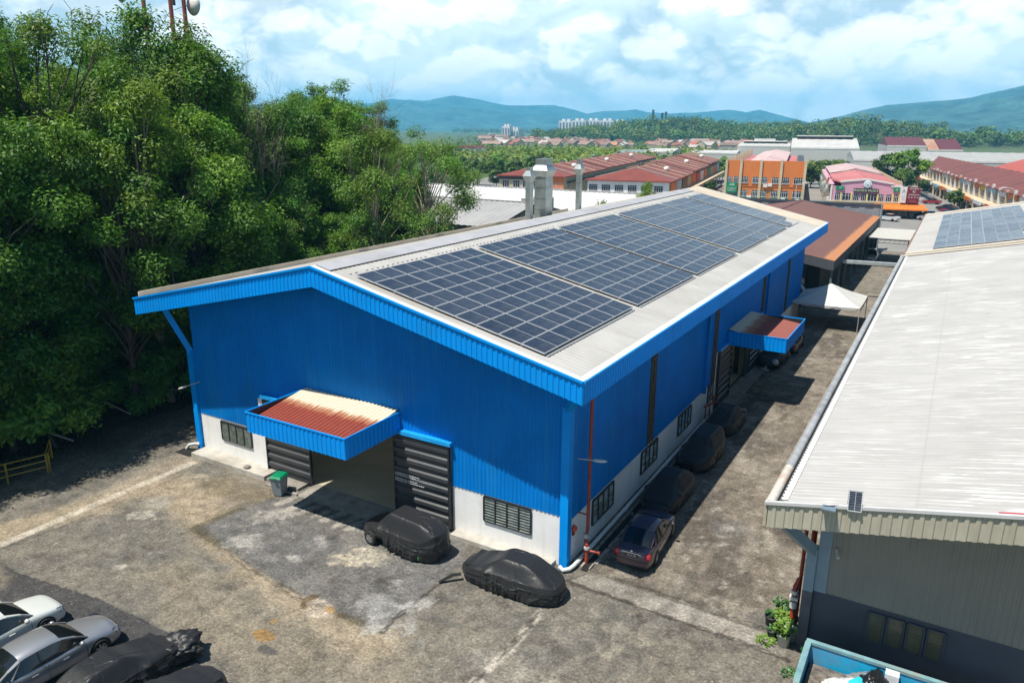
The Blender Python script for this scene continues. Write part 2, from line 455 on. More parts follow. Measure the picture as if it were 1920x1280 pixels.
    # ochre puddle beds and pothole
    for (px, py, rx, ry, cc) in [(498, 1190, .5, .28, (.27, .16, .055)), (515, 1163, .2, .2, (.24, .16, .07)), (578, 1128, .28, .5, (.10, .06, .02)), (600, 1140, .7, .55, (.33, .28, .22)), (618, 1142, .26, .2, (.28, .18, .075)), (640, 1153, .3, .18, (.11, .085, .05)), (500, 1218, .5, .2, (.07, .065, .06))]:
        cx, cyy = on_ground(px, py); d = np.hypot((X - cx) / rx, (Y - cyy) / ry) + w_(1.8, 1.1, int(py)) + w_(6., .5, int(py) + 1)
        C = lay(C, sstep(1.08, .82, d) * .92, cc)
    # tyre marks fanning from the door and the alley
    for i, pl in enumerate([[(760, 985), (700, 1060), (560, 1180), (430, 1270)], [(640, 950), (560, 1040), (420, 1150), (300, 1230)], [(1300, 1010), (1230, 1120), (1080, 1220), (960, 1290)], [(1400, 860), (1330, 1030), (1260, 1150), (1180, 1280)]]):
        q = G(*pl)
        for off in (-.75, .75):
            d = seg_dist(X, Y, [(a + off, b + off * .3) for a, b in q]) + w_(.5, .6, 180 + i)
            C = lay(C, sstep(.20, .06, np.abs(d)) * .30 * sstep(.35, .6, n_md), (.055, .05, .044))
    # oil drips
    for i, (px, py, r) in enumerate([(820, 1120, .5), (720, 1090, .35), (1120, 1190, .45), (1250, 1190, .3), (420, 1100, .4), (340, 1000, .3), (600, 1230, .35), (1050, 1230, .5), (1300, 1080, .35), (1420, 1010, .4), (1380, 920, .35), (900, 1180, .3), (500, 1010, .25), (620, 1010, .3)]):
        cx, cyy = on_ground(px, py); d = np.hypot(X - cx, Y - cyy) + w_(1.8, r * 1.6, 200 + i) + w_(6., r * .7, 230 + i)
        C = lay(C, sstep(r, r * .5, d) * .5, (.050, .046, .042))
    # cracks and tar lines
    for i, (pl, wd, k) in enumerate([([(716, 1182), (752, 1150), (800, 1112), (850, 1075)], .05, .85), ([(360, 992), (420, 1030), (500, 1086), (580, 1128)], .04, .6), ([(400, 905), (500, 880)], .03, .4), ([(1075, 1095), (1180, 1130), (1300, 1172), (1400, 1205), (1476, 1238)], .05, .8),
                                     ([(1120, 1075), (1220, 1105), (1330, 1140), (1470, 1190)], .035, .7), ([(1012, 1148), (960, 1210), (885, 1285)], .035, .7), ([(880, 1060), (960, 1150), (1008, 1150)], .03, .5), ([(1185, 1130), (1205, 1165)], .03, .7), ([(1330, 1140), (1345, 1180)], .03, .7),
                                     ([(560, 930), (690, 985)], .04, .5), ([(0, 1030), (150, 975), (365, 880)], .035, .5), ([(240, 1010), (330, 1060), (380, 1140), (500, 1230)], .025, .35), ([(1440, 960), (1420, 1060), (1440, 1150)], .03, .45), ([(1380, 840), (1440, 850), (1500, 700)], .03, .4)]):
        d = seg_dist(X, Y, G(*pl)) + w_(1.3, .5, 140 + i) + w_(4., .12, 160 + i)
        C = lay(C, sstep(wd * 1.9, wd * .5, np.abs(d)) * k, (.038, .033, .027))
    # leaf litter and damp soil beside the wood
    d = X + 28.6 + w_(.35, 4.5, 95)
    C = lay(C, sstep(1.0, -2.5, d) * .85, (.035, .040, .022))
    C = lay(C, sstep(4.5, 0., d) * .4 * sstep(.4, .6, n_md), (.09, .085, .05))
    # dark chippings where the white cars stand
    d = seg_dist(X, Y, G((-60, 1010), (20, 1120), (180, 1190), (420, 1300))) + w_(.5, 2.4, 97)
    side = inside(X, Y, G((-200, 940), (40, 1075), (180, 1120), (330, 1190), (420, 1290), (430, 1500), (-300, 1500)))
    C = lay(C, np.where(side, sstep(-.1, .7, d), sstep(.5, 0, d) * .3) * .9, (.040, .040, .043))
    Z = np.full(X.shape, .004) + (fbm(X * .3, Y * .3, 5, 3) - .5) * .02
    ob = grid_mesh('yard_pavement', np.stack([X, Y, Z], -1), yard_material(), attr=C)
    tag(ob, kind='structure')
yard()
# ================================================================ shared building materials
M_BLUE = pm('blue_cladding', (.001, .182, .58), .48, var=.10, scale=.5, streak=(2.6, (.03, .26, .50), .30), dirt=(.002, .115, .36), dirtf=.45, spec=.10)  # pale streaks: stains plus a reflection put into the colour
M_BLUE2 = pm('blue_fascia', (.001, .270, .78), .42, var=.08, scale=.7, dirt=(.01, .18, .45), dirtf=.3, streak=(4., (.02, .30, .62), .25), spec=.15)
M_WHITE = pm('white_render', (.80, .80, .785), .8, var=.04, scale=.8, dirt=(.42, .40, .35), dirtf=.28, streak=(2.2, (.40, .39, .36), .22))
M_CONC = pm('grey_concrete', (.27, .255, .225), .9, var=.25, scale=1.7, dirt=(.10, .09, .07), dirtf=.55, bump=.4, bscale=14)
M_CONCP = pm('pale_concrete', (.44, .42, .375), .9, var=.2, scale=1.5, dirt=(.2, .17, .12), dirtf=.5, bump=.3, bscale=12)
M_DARK = pm('dark_steel', (.022, .024, .028), .45, var=.2)
M_DOOR = pm('charcoal_door', (.050, .055, .062), .45, metal=.25, var=.15, scale=1.2, dirt=(.10, .10, .095), dirtf=.3)
M_BLACK = pm('drain_black', (.008, .008, .007), .7)
M_GLASS = pm('louvre_glass', (.15, .17, .145), .16, var=.5, scale=2.5, spec=.8)
M_LOUV = pm('rusty_louvre', (.11, .085, .055), .7, var=.4, scale=3, dirt=(.05, .035, .02), dirtf=.6)
M_RED = pm('red_pipe_paint', (.30, .045, .022), .5, var=.25, scale=6, dirt=(.12, .03, .015), dirtf=.4)
M_PVC = pm('white_pvc', (.60, .64, .62), .4, var=.08, dirt=(.3, .3, .26), dirtf=.3)
M_GALV = pm('galvanised', (.40, .44, .44), .38, metal=.75, var=.18, scale=1.6, dirt=(.25, .26, .25), dirtf=.4)
M_LAMP = pm('lamp_grey', (.45, .45, .44), .4, var=.1)

def roof_mat(name, col, dirt, dirtf, streak=.35, axis='y', gloss=.5, patch=None):
    m, g = newmat(name)
    co = g.n('ShaderNodeTexCoord').outputs['Object']
    n1 = g.noise(co, .5, 5, .6); n2 = g.noise(co, .12, 5, .7, .3)
    v = g.scaled(co, .25, 3.2, .25) if axis == 'y' else g.scaled(co, 3.2, .25, .25)
    n3 = g.noise(v, 1., 4, .65)
    c = g.mix(g.ramp(n1, [(.35, 0.), (.65, 1.)]), tuple(k * .93 for k in col), tuple(min(.95, k * 1.05) for k in col))
    c = g.mix(g.math('MULTIPLY', g.ramp(n2, [(.46, 0.), (.66, 1.)]), dirtf), c, dirt)
    c = g.mix(g.math('MULTIPLY', g.ramp(n3, [(.56, 0.), (.70, 1.)]), streak), c, dirt)
    if patch:
        v2 = g.scaled(co, .5, 7.5, 1.) if axis == 'y' else g.scaled(co, 7.5, .5, 1.)
        n4 = g.noise(v2, .9, 5, .62, .15); n5 = g.noise(co, .22, 4, .65)
        c = g.mix(g.math('MULTIPLY', g.math('MULTIPLY', g.ramp(n4, [(.545, 0.), (.57, 1.)]), g.ramp(n5, [(.42, .12), (.58, 1.)])), .9), c, patch)
        v3 = g.scaled(co, .3, 9.5, 1.) if axis == 'y' else g.scaled(co, 9.5, .3, 1.)
        n6 = g.noise(v3, 1.3, 3, .6); c = g.mix(g.math('MULTIPLY', g.ramp(n6, [(.56, 0.), (.62, 1.)]), .45), c, dirt)
        lap = g.math('FRACT', g.math('MULTIPLY', g.n('ShaderNodeSeparateXYZ', {0: co}).outputs[0], 1 / 6.2))
        c = g.mix(g.math('MULTIPLY', g.ramp(lap, [(.0, .45), (.006, .45), (.009, 0.)], 'CONSTANT'), .8), c, dirt)
        sp = g.noise(co, 2.6, 2, .5)
        c = g.mix(g.ramp(sp, [(.77, 0.), (.79, .7)]), c, (.06, .055, .05))
    finish(g, g.n('ShaderNodeBsdfPrincipled', {'Base Color': c, 'Roughness': gloss}))
    return m
M_ROOF = roof_mat('offwhite_roof', (.415, .405, .385), (.27, .245, .21), .45, streak=.45)
M_CAP = pm('roof_flashing', (.58, .57, .54), .5, var=.08, scale=1.2, dirt=(.40, .36, .3), dirtf=.35)
M_BEIGE = pm('beige_flashing', (.52, .455, .36), .6, var=.1, scale=.8, dirt=(.36, .30, .22), dirtf=.45)
M_LAV = pm('grey_ridge', (.36, .36, .38), .5, var=.12, scale=.8, dirt=(.25, .24, .24), dirtf=.4)

def canopy_mat(name, flip=False, axis=1, cut=.55, soft=.1):
    m, g = newmat(name)
    tc = g.n('ShaderNodeTexCoord'); gen = tc.outputs['Generated']; co = tc.outputs['Object']
    s = g.n('ShaderNodeSeparateXYZ', {0: gen}).outputs[axis]
    if flip: s = g.math('SUBTRACT', 1., s)
    v = g.scaled(co, 5.5, .5, .5) if axis == 1 else g.scaled(co, .5, 5.5, .5)
    n = g.noise(v, 1., 4, .6)
    t = g.math('ADD', s, g.math('MULTIPLY', g.math('SUBTRACT', n, .5), .24))
    rust = g.noise(co, 3., 5, .7)
    red = g.mix(rust, (.17, .030, .018), (.27, .055, .032)); crm = g.mix(rust, (.58, .50, .35), (.68, .62, .48))
    c = g.mix(g.ramp(t, [(cut - soft, 0.), (cut + soft, 1.)]), red, crm)
    edge = g.ramp(t, [(cut - soft * 1.5, 0.), (cut, .75), (cut + soft * 1.3, 0.)])
    c = g.mix(edge, c, (.33, .10, .028))
    finish(g, g.n('ShaderNodeBsdfPrincipled', {'Base Color': c, 'Roughness': .55}))
    return m

def louvre_window(parent, O, U, N, w, h, bays, rows=9, frame=M_DARK, blade=M_GLASS, tilt=.75):
    """window with a frame, mullions and tilted glass blades"""
    O = Vector(O); U = Vector(U); N = Vector(N); Zv = Vector((0, 0, 1))
    f = MB()
    t = .06
    f.bar(O + N * .03, O + U * w + N * .03, .1, t); f.bar(O + Zv * h + N * .03, O + U * w + Zv * h + N * .03, .1, t)
    for i in range(bays + 1):
        p = O + U * (w * i / bays) + N * .035
        f.bar(p + Zv * t / 2, p + Zv * (h - t / 2), t, .1, up=N)
    fo = f.build('window', frame, parent)
    b = MB()
    bw = w / bays
    for i in range(bays):
        for k in range(rows):
            z = h * (k + .5) / rows
            tl = tilt * R.uniform(.75, 1.2)
            d = (Zv * math.cos(tl) - N * math.sin(tl)) * (h / rows * .42)
            c = O + U * (bw * i + t * .6) + Zv * z + N * .03
            e = U * (bw - t * 1.2)
            b.quad(c - d, c - d + e, c + d + e, c + d)
    b.build('pane', blade, fo)
    bk = MB(); bk.quad(O + N * .004, O + U * w + N * .004, O + U * w + Zv * h + N * .004, O + Zv * h + N * .004)
    bk.build('dark_backing', M_BLACK, fo)
    return fo

# ================================================================ blue warehouse
W, L = 23.34, 51.4
XR = -W / 2; ZR, ZE, SL = 12.18, 9.23, 12.18 and (12.18 - 9.23) / (W / 2 + 1.52)
YF, YB, XE, XW = -2.14, 53.87, 1.52, -W - 1.52
def zroof(x): return ZR - SL * abs(x - XR)
wh = empty('warehouse', (XR, L / 2, 0), 0, 'large blue corrugated warehouse with solar panels on its pale gable roof', 'warehouse')

M_ADDED_STRIP, g = newmat('added_translucent_sheet')
finish(g, g.n('ShaderNodeMixShader', {0: .7, 1: g.n('ShaderNodeBsdfDiffuse', {'Color': (.55, .55, .5, 1)}).outputs[0], 2: g.n('ShaderNodeBsdfTranslucent', {'Color': (.85, .84, .74, 1)}).outputs[0]}))
# roof slopes: ribs run down the slope
half = XE - XR
for sgn in (1, -1):
    r = MB(); sl = Vector((sgn * half, 0, -(ZR - ZE))); ln = sl.length; V = sl / ln
    N = Vector((sgn * SL, 0, 1)).normalized()
    sky_ = [6., 15.5, 25., 34.5, 44.] if sgn < 0 else []
    a = YF
    for y in sky_ + [YB]:
        r.rib((XR, a, ZR), (0, 1, 0), y - a, V, 0, ln, N, .30, .010); a = y + 1.1
    r.build('roof', M_ROOF, wh)
    for y in sky_:      # translucent strips added on the unseen slope to light the floor inside
        r = MB(); r.rib((XR, y, ZR), (0, 1, 0), 1.1, V, 0, ln, N, .30, .010); r.build('added_light_strip', M_ADDED_STRIP, wh)
# metal flashings round the roof
f = MB()
def on_roof(x, y, h): return (x, y, zroof(x) + h)
def slab(fm, x0, x1, y0, y1, h, m=0):
    fm.quad(on_roof(x0, y0, h), on_roof(x1, y0, h), on_roof(x1, y1, h), on_roof(x0, y1, h), m)
for (x0, x1) in ((XW, XR), (XR, XE)):
    slab(f, x0, x1, YF - .02, YF + .28, .035)
slab(f, XE - .24, XE + .02, YF + .28, YB, .036)
f.build('eave_flashing', M_CAP, wh)
f = MB()
for (x0, x1) in ((XW, XR), (XR, XE - .24)):
    slab(f, x0, x1, 49.6, YB, .05)
    f.quad(on_roof(x0, 49.6, .05), on_roof(x1, 49.6, .05), on_roof(x1, 49.6, -.02), on_roof(x0, 49.6, -.02))
f.build('back_flashing', M_BEIGE, wh)
f = MB()
f.quad((XR - .8, YF + .28, zroof(XR - .8) + .05), (XR, YF + .28, ZR + .07), (XR, 49.6, ZR + .07), (XR - .8, 49.6, zroof(XR - .8) + .05))
f.quad((XR, YF + .28, ZR + .07), (XR + .85, YF + .28, zroof(XR + .85) + .07), (XR + .85, 49.6, zroof(XR + .85) + .07), (XR, 49.6, ZR + .07))
f.quad((XR + .85, YF + .28, zroof(XR + .85) + .07), (XR + .85, YF + .28, zroof(XR + .85) - .01), (XR + .85, 49.6, zroof(XR + .85) - .01), (XR + .85, 49.6, zroof(XR + .85) + .07), 1)
f.build('ridge_cap', [M_LAV, M_DARK], wh)
f = MB()
for k in range(140):
    y = YF + .8 + k * .36
    if R.random() < .85: f.box(XR + 1.5, XR + 1.52, y, y + .14, zroof(XR + 1.5) + .012, zroof(XR + 1.5) + .035)
tag(f.build('screw_line', M_DARK, wh), kind='stuff')
f = MB()  # upstand of the far gutter
yy = YF + .3
while yy < 49.5:
    f.box(XW - .02, XW + .05, yy, min(yy + 2.95, 49.6), ZE - .1, ZE + .30); yy += 3.0
f.build('gutter_upstand', M_BEIGE, wh)

# fascias
FH = .9
def fascia(o, U, Ln, zt, N, name='fascia'):
    m = MB(); m.rib(o, U, Ln, (0, 0, 1), lambda u: zt(u) - FH, lambda u: zt(u) + .02, N, .24, .03)
    return m.build(name, M_BLUE2, wh)
fascia((XW, YF, 0), (1, 0, 0), XE - XW, lambda u: zroof(XW + u), (0, -1, 0))
fascia((XE, YF, 0), (0, 1, 0), YB - YF, lambda u: ZE, (1, 0, 0))
fascia((XW, YF, 0), (0, 1, 0), YB - YF, lambda u: ZE, (-1, 0, 0))
fascia((XW, YB, 0), (1, 0, 0), XE - XW, lambda u: zroof(XW + u), (0, 1, 0))
m = MB()  # capping strips along the top and bottom of the gable fascia
for zt, hh in ((.0, .09),):
    for (x0, x1) in ((XW, XR), (XR, XE)):
        a = Vector((x0, YF - .05, zroof(x0) - zt)); b = Vector((x1, YF - .05, zroof(x1) - zt)); m.bar(a, b, .07, hh)
m.bar((XE + .05, YF, ZE - .01), (XE + .05, YB, ZE - .01), .07, .09)
m.build('fascia_capping', M_BLUE2, wh)
m = MB()  # soffit closing the overhang
for (x0, x1) in ((XW, XR), (XR, XE)):
    m.quad((x0, YF, zroof(x0) - FH + .06), (x1, YF, zroof(x1) - FH + .06), (x1, .3, zroof(x1) - FH + .06), (x0, .3, zroof(x0) - FH + .06))
m.quad((-.3, .3, ZE - FH + .05), (XE, .3, ZE - FH + .05), (XE, YB, ZE - FH + .05), (-.3, YB, ZE - FH + .05))
m.build('soffit', M_BLUE, wh)

# walls: white plinth, ribbed blue sheeting above
DX0, DX1, DZ = -17.9, -5.85, 4.3
def uw(z): return lambda u: z
m = MB()
m.rib((-W, -.02, 0), (1, 0, 0), DX0 + W, (0, 0, 1), 2.33, lambda u: zroof(-W + u) - .3, (0, -1, 0), .2, .020)
m.rib((DX0, -.02, 0), (1, 0, 0), DX1 - DX0, (0, 0, 1), DZ, lambda u: zroof(DX0 + u) - .3, (0, -1, 0), .2, .020)
m.rib((DX1, -.02, 0), (1, 0, 0), -DX1, (0, 0, 1), 2.33, lambda u: zroof(DX1 + u) - .3, (0, -1, 0), .2, .020)
m.build('front_wall', M_BLUE, wh)
SD0, SD1, SDZ = 21.9, 34.0, 4.05
LV = [(9.15, 9.95), (20.65, 21.45), (33.9, 34.7), (43.6, 44.3)]
m = MB()
ys = [0.]
for a, b in LV: ys += [a, b]
ys.append(L)
for i in range(0, len(ys), 2):
    a, b = ys[i], ys[i + 1]
    cuts = sorted(set([a, b] + [c for c in (SD0, SD1) if a < c < b]))
    for c, d in zip(cuts[:-1], cuts[1:]):
        low = SDZ if (c >= SD0 - .01 and d <= SD1 + .01) else 2.1
        m.rib((.02, c, 0), (0, 1, 0), d - c, (0, 0, 1), low, 8.9, (1, 0, 0), .2, .020)
m.build('side_wall', M_BLUE, wh)
m = MB(); m.box(-W - .05, -W + .1, .1, L, 0, 8.9); m.box(-W - .05, .0, L, L + .1, 0, 8.7)
m.quad((-W, L + .05, 8.7), (0, L + .05, 8.7), (XR, L + .05, ZR - .3), (XR, L + .06, ZR - .3))
m.build('back_wall', M_BLUE, wh)
for i, (a, b) in enumerate(LV):
    m = MB(); m.rib((.012, a, 2.12), (0, 0, 1), 6.7, (0, 1, 0), 0, b - a, (1, 0, 0), .12, .05)
    for z in (3.6, 5.2, 6.8): m.box(.05, .10, a, b, z, z + .06)
    for y in (a, b - .05, (a + b) / 2): m.box(.06, .1, y, y + .05, 2.12, 8.8)
    m.build('louvre_strip', M_LOUV, wh)
m = MB(); m.box(-W, DX0 - .02, 0., .2, 0., 2.36); m.box(DX0 - .42, DX0 - .02, -.10, 0, .1, 4.2, 0)
m.build('plinth_wall', M_WHITE, wh)
m = MB(); m.box(DX1 + .02, -.12, 0., .2, 0., 2.36); m.build('plinth_wall', M_WHITE, wh)
m = MB(); m.box(-.2, 0., .2, SD0 - .15, 0, 2.14); m.box(-.0, .06, SD0 - .45, SD0 - .1, 0, 4.0); m.build('plinth_wall', M_WHITE, wh)
m = MB(); m.box(-.2, 0., SD1 + .1, L, 0, 2.14); m.build('plinth_wall', M_WHITE, wh)
# corner downpipe boxes with the slanting duct up to the gutter
m = MB(); m.box(-.27, .10, -.16, .22, 0, 7.3); m.bar((-.08, .0, 7.2), (1.15, -1.75, 8.55), .3, .3); m.build('corner_downpipe', M_BLUE2, wh)
m = MB(); m.box(-W - .42, -W - .05, -.16, .22, 0, 6.0); m.bar((-W - .24, 0, 5.9), (-W - .85, -.9, 8.5), .3, .3); m.build('corner_downpipe', M_BLUE2, wh)
m = MB(); m.box(.02, .26, 18.8, 19.05, 2.05, 8.6); m.build('wall_downpipe', M_BLUE, wh)
m = MB(); m.box(.02, .22, 35.4, 35.6, 2.1, 8.6); m.build('wall_downpipe', M_BLUE, wh)
m = MB()
m.box(-W, -.3, -.028, -.02, 5.42, 5.445); m.box(-W, -.3, -.028, -.02, 7.60, 7.62)
for a, b in ((.3, 9.1), (10, 18.7), (22, 33.8), (34.8, 43.5), (44.4, L - .2)): m.box(.038, .046, a, b, 5.42, 5.45)
m.build('sheet_lap', M_BLUE, wh)
# windows
louvre_window(wh, (-21.6, 0, 1.1), (1, 0, 0), (0, -1, 0), 2.4, 1.1, 4)
louvre_window(wh, (-4.12, 0, 1.06), (1, 0, 0), (0, -1, 0), 2.4, 1.2, 4)
for y in (2.5, 8.5, 14.4):
    louvre_window(wh, (0, y + 2.35, .78), (0, -1, 0), (1, 0, 0), 2.35, 1.2, 4)
louvre_window(wh, (0, 21.4, .9), (0, -1, 0), (1, 0, 0), 1.1, 1.2, 2)
louvre_window(wh, (0, 40.3, .8), (0, -1, 0), (1, 0, 0), 2.3, 1.2, 4)
# front sliding doors
def sliding_door(p, x0, x1, z0, z1, y):
    m = MB(); m.rib((x0 + .08, y, z0 + .12), (0, 0, 1), z1 - z0 - .24, (1, 0, 0), 0, x1 - x0 - .16, (0, -1, 0), .47, .075)
    o = m.build('sliding_door', M_DOOR, p)
    m = MB()
    for x in (x0 + .04, x1 - .04): m.box(x - .04, x + .04, y - .09, y + .05, z0, z1)
    for z in (z0 + .06, z1 - .06): m.box(x0 + .08, x1 - .08, y - .088, y + .05, z - .06, z + .06)
    m.build('door_frame', M_DARK, o)
    return o
dl = sliding_door(wh, -17.85, -14.6, .13, 4.25, -.16)
dr = sliding_door(wh, -9.08, -5.86, .13, 4.25, -.16)
M_YEL = pm('yellow_paint', (.45, .34, .03), .6); M_TXT = pm('white_paint_marks', (.55, .57, .57), .6)
lettering('99', .30, (-15.15, -.26, 3.47), (1, 0, 0), M_YEL, dl)
for i, (t, s) in enumerate([('AUTO SERVICE', .17), ('OPEN DAILY 9AM - 6PM', .10), ('NO PARKING', .14)]): pass
for z, k in ((2.30, 13), (2.20, 9), (2.02, 11), (1.92, 14)):
    mk = MB(); x = -8.98
    for i in range(k):
        wd = R.uniform(.05, .13); mk.box(x, x + wd, -.262, -.256, z, z + .045); x += wd + R.uniform(.02, .05)
    mk.build('painted_line', M_TXT, dr)
m = MB(); m.box(DX0 - .02, DX1 + .1, -.3, -.03, DZ + .02, DZ + .2); m.build('door_track_cover', pm('bright_blue_trim', (.01, .32, .72), .4), wh)
# front canopy
def canopy_front():
    x0, x1, y0, zt, hh = -14.85, -8.74, -3.72, 5.32, .98
    m = MB()
    m.rib((x0, y0, zt - hh), (1, 0, 0), x1 - x0, (0, 0, 1), 0, hh, (0, -1, 0), .26, .03)
    m.rib((x1, y0, zt - hh), (0, 1, 0), -y0 - .06, (0, 0, 1), 0, hh, (1, 0, 0), .26, .03)
    m.rib((x0, y0, zt - hh), (0, 1, 0), -y0 - .06, (0, 0, 1), 0, hh, (-1, 0, 0), .26, .03)
    m.bar((x0 - .03, y0 - .02, zt), (x1 + .03, y0 - .02, zt), .06, .06); m.bar((x1 + .01, y0, zt), (x1 + .01, -.06, zt), .06, .06); m.bar((x0 - .01, y0, zt), (x0 - .01, -.06, zt), .06, .06)
    c = m.build('canopy', M_BLUE2, wh)
    m = MB(); m.rib((x0 + .08, -.07, 5.42), (1, 0, 0), x1 - x0 - .16, Vector((0, -3.5, -.52)).normalized(), 0, 3.58, (0, .145, .99), .24, .035)
    m.build('canopy_roof', canopy_mat('rusting_canopy_sheet', cut=.60, soft=.07), c)
    m = MB()
    for (x) in (x0 + .03, x1 - .03): m.box(x - .015, x + .015, y0 + .04, -.07, zt - hh + .02, zt - .03)
    m.box(x0 + .06, x1 - .06, y0 + .025, y0 + .035, zt - hh + .02, zt - .1)
    for x in (-13.4, -11.8, -10.2): m.bar((x, y0 + .1, 4.62), (x, -.1, 4.95), .08, .16)
    m.quad((x0 + .05, y0 + .04, 4.42), (x1 - .05, y0 + .04, 4.42), (x1 - .05, -.07, 4.52), (x0 + .05, -.07, 4.52))
    m.build('canopy_framing', M_DARK, c)
canopy_front()
def canopy_side():
    y0, y1, x1, zt, hh = 24.0, 30.3, 3.9, 4.9, .95
    m = MB()
    m.rib((x1, y0, zt - hh), (0, 1, 0), y1 - y0, (0, 0, 1), 0, hh, (1, 0, 0), .26, .03)
    m.rib((.08, y0, zt - hh), (1, 0, 0), x1 - .08, (0, 0, 1), 0, hh, (0, -1, 0), .26, .03)
    m.rib((.08, y1, zt - hh), (1, 0, 0), x1 - .08, (0, 0, 1), 0, hh, (0, 1, 0), .26, .03)
    m.bar((x1 + .02, y0, zt), (x1 + .02, y1, zt), .06, .06); m.bar((.1, y0, zt), (x1, y0, zt), .06, .06); m.bar((.1, y1, zt), (x1, y1, zt), .06, .06)
    c = m.build('canopy', M_BLUE2, wh)
    m = MB(); V = Vector((3.7, 0, -.5)).normalized()
    m.rib((.1, y0 + .08, 5.0), (0, 1, 0), y1 - y0 - .16, V, 0, 3.78, (.135, 0, .99), .24, .035)
    m.build('canopy_roof', canopy_mat('rusting_side_canopy_sheet', flip=True, axis=0, cut=.70), c)
    m = MB(); m.quad((.08, y0 + .05, 4.0), (x1 - .05, y0 + .05, 4.0), (x1 - .05, y1 - .05, 4.0), (.08, y1 - .05, 4.0))
    m.box(.2, x1 - .04, y1 - .04, y1 - .03, zt - hh + .02, zt - .03)
    m.build('canopy_framing', M_DARK, c)
canopy_side()
# side sliding doors
def side_door(p, y0, y1, z0, z1, x):
    m = MB(); m.rib((x, y0 + .08, z0 + .1), (0, 0, 1), z1 - z0 - .2, (0, 1, 0), 0, y1 - y0 - .16, (1, 0, 0), .47, .075)
    o = m.build('sliding_door', M_DOOR, p)
    m = MB()
    for y in (y0 + .04, y1 - .04): m.box(x - .05, x + .09, y - .04, y + .04, z0, z1)
    for z in (z0 + .05, z1 - .05): m.box(x - .05, x + .088, y0 + .08, y1 - .08, z - .05, z + .05)
    m.build('door_frame', M_DARK, o)
side_door(wh, 21.95, 25.1, .08, 4.0, .14); side_door(wh, 30.6, 34.0, .08, 4.0, .14)
m = MB(); m.box(.03, .28, SD0 - .05, SD1, 4.03, 4.2); m.build('door_track_cover', MATS['bright_blue_trim'], wh)
m = MB(); m.box(.0, .18, 29.6, 30.5, .05, 3.98); m.build('door_post', pm('dark_green_paint', (.012, .05, .05), .5), wh)
# inside: floor, added lining, columns
m = MB(); m.box(-W + .15, -.22, .02, L - .1, .02, .13); m.build('floor_slab', pm('workshop_floor', (.46, .43, .30), .55, var=.15, scale=.4, dirt=(.3, .28, .2), dirtf=.5), wh)
m = MB()
for y in (10, 20, 30, 40):
    for x in (-W + .5, -.6): m.box(x - .15, x + .15, y - .15, y + .15, .13, 8.6)
    m.bar((-W + .5, y, 8.5), (XR, y, 11.4), .2, .4); m.bar((XR, y, 11.4), (-.6, y, 8.5), .2, .4)
m.build('frame_column', M_DARK, wh)
m = MB(); m.quad((-W + .12, .2, .14), (-W + .12, L - .1, .14), (-W + .12, L - .1, 8.4), (-W + .12, .2, 8.4)); m.quad((-W + .12, L - .12, .14), (-.2, L - .12, .14), (-.2, L - .12, 8.4), (-W + .12, L - .12, 8.4))
m.quad((-.24, .3, .14), (-.24, SD0 - .3, .14), (-.24, SD0 - .3, 8.4), (-.24, .3, 8.4)); m.build('added_lining', pm('added_lining_grey', (.10, .12, .14), .9, var=.08), wh)  # inner lining added for its effect on the light indoors
# aprons and kerbs belonging to the building
m = MB(); m.box(-23.2, -17.3, -1.02, -.01, 0, .27); m.build('apron_kerb', M_CONCP, wh)
m = MB(); m.box(-17.2, -14.9, -.95, -.2, 0, .16); m.box(-16.9, -14.6, -1.35, -1.2, 0, .1); m.build('apron_kerb', M_CONC, wh)
m = MB(); m.add([(-14.6, -1.3, .008), (-6, -1.3, .008), (-6, 0, .125), (-14.6, 0, .125)], [(0, 1, 2, 3)]); m.build('door_ramp', M_CONC, wh)
m = MB(); m.box(-5.6, -.5, -.62, -.01, 0, .20); m.build('apron_kerb', M_CONCP, wh)
m = MB(); m.add([(.0, 22, .1), (0, 34, .1), (1.1, 34, .012), (1.1, 22, .012)], [(0, 3, 2, 1)]); m.build('door_ramp', M_CONC, wh)

# drains
m = MB(); m.box(-24.6, -23.3, -1.1, -.3, .006, .016); tag(m.build('drain_pit', M_BLACK), kind='structure')
m = MB(); m.box(.62, .92, .1, 21., .006, .018); tag(m.build('drain_channel', M_BLACK), kind='structure')
m = MB()
for k in range(40):
    y = .3 + k * .5 + R.uniform(-.1, .1)
    m.box(.92, .92 + R.uniform(.06, .2), y, y + R.uniform(.2, .48), 0, R.uniform(.04, .1)); m.box(.52, .62, y, y + .45, 0, .07)
tag(m.build('drain_kerb', M_CONC), kind='structure')
# ================================================================ solar panels on the warehouse roof
def cell_mat():
    m, g = newmat('solar_cells')
    co = g.n('ShaderNodeTexCoord').outputs['Object']
    s = g.n('ShaderNodeSeparateXYZ', {0: co})
    fx = g.math('ABSOLUTE', g.math('SUBTRACT', g.math('FRACT', g.math('MULTIPLY', s.outputs[0], 1 / .172)), .5))
    fy = g.math('ABSOLUTE', g.math('SUBTRACT', g.math('FRACT', g.math('MULTIPLY', s.outputs[1], 1 / .0925)), .5))
    line = g.math('MAXIMUM', g.ramp(fx, [(.465, 0.), (.49, 1.)]), g.ramp(fy, [(.44, 0.), (.49, .8)]))
    rn = g.n('ShaderNodeObjectInfo').outputs['Random']
    base = g.mix(rn, (.013, .019, .038), (.024, .032, .056))
    c = g.mix(g.math('MULTIPLY', line, .30), base, (.12, .13, .15))
    d = g.noise(co, 1.7, 4, .6)
    c = g.mix(g.math('MULTIPLY', g.ramp(d, [(.45, 0.), (.75, 1.)]), .10), c, (.35, .33, .30))
    finish(g, g.n('ShaderNodeBsdfPrincipled', {'Base Color': c, 'Roughness': g.math('ADD', .16, g.math('MULTIPLY', rn, .1)), 'Specular IOR Level': .40, 'Coat Weight': .05, 'Coat Roughness': .08}))
    return m
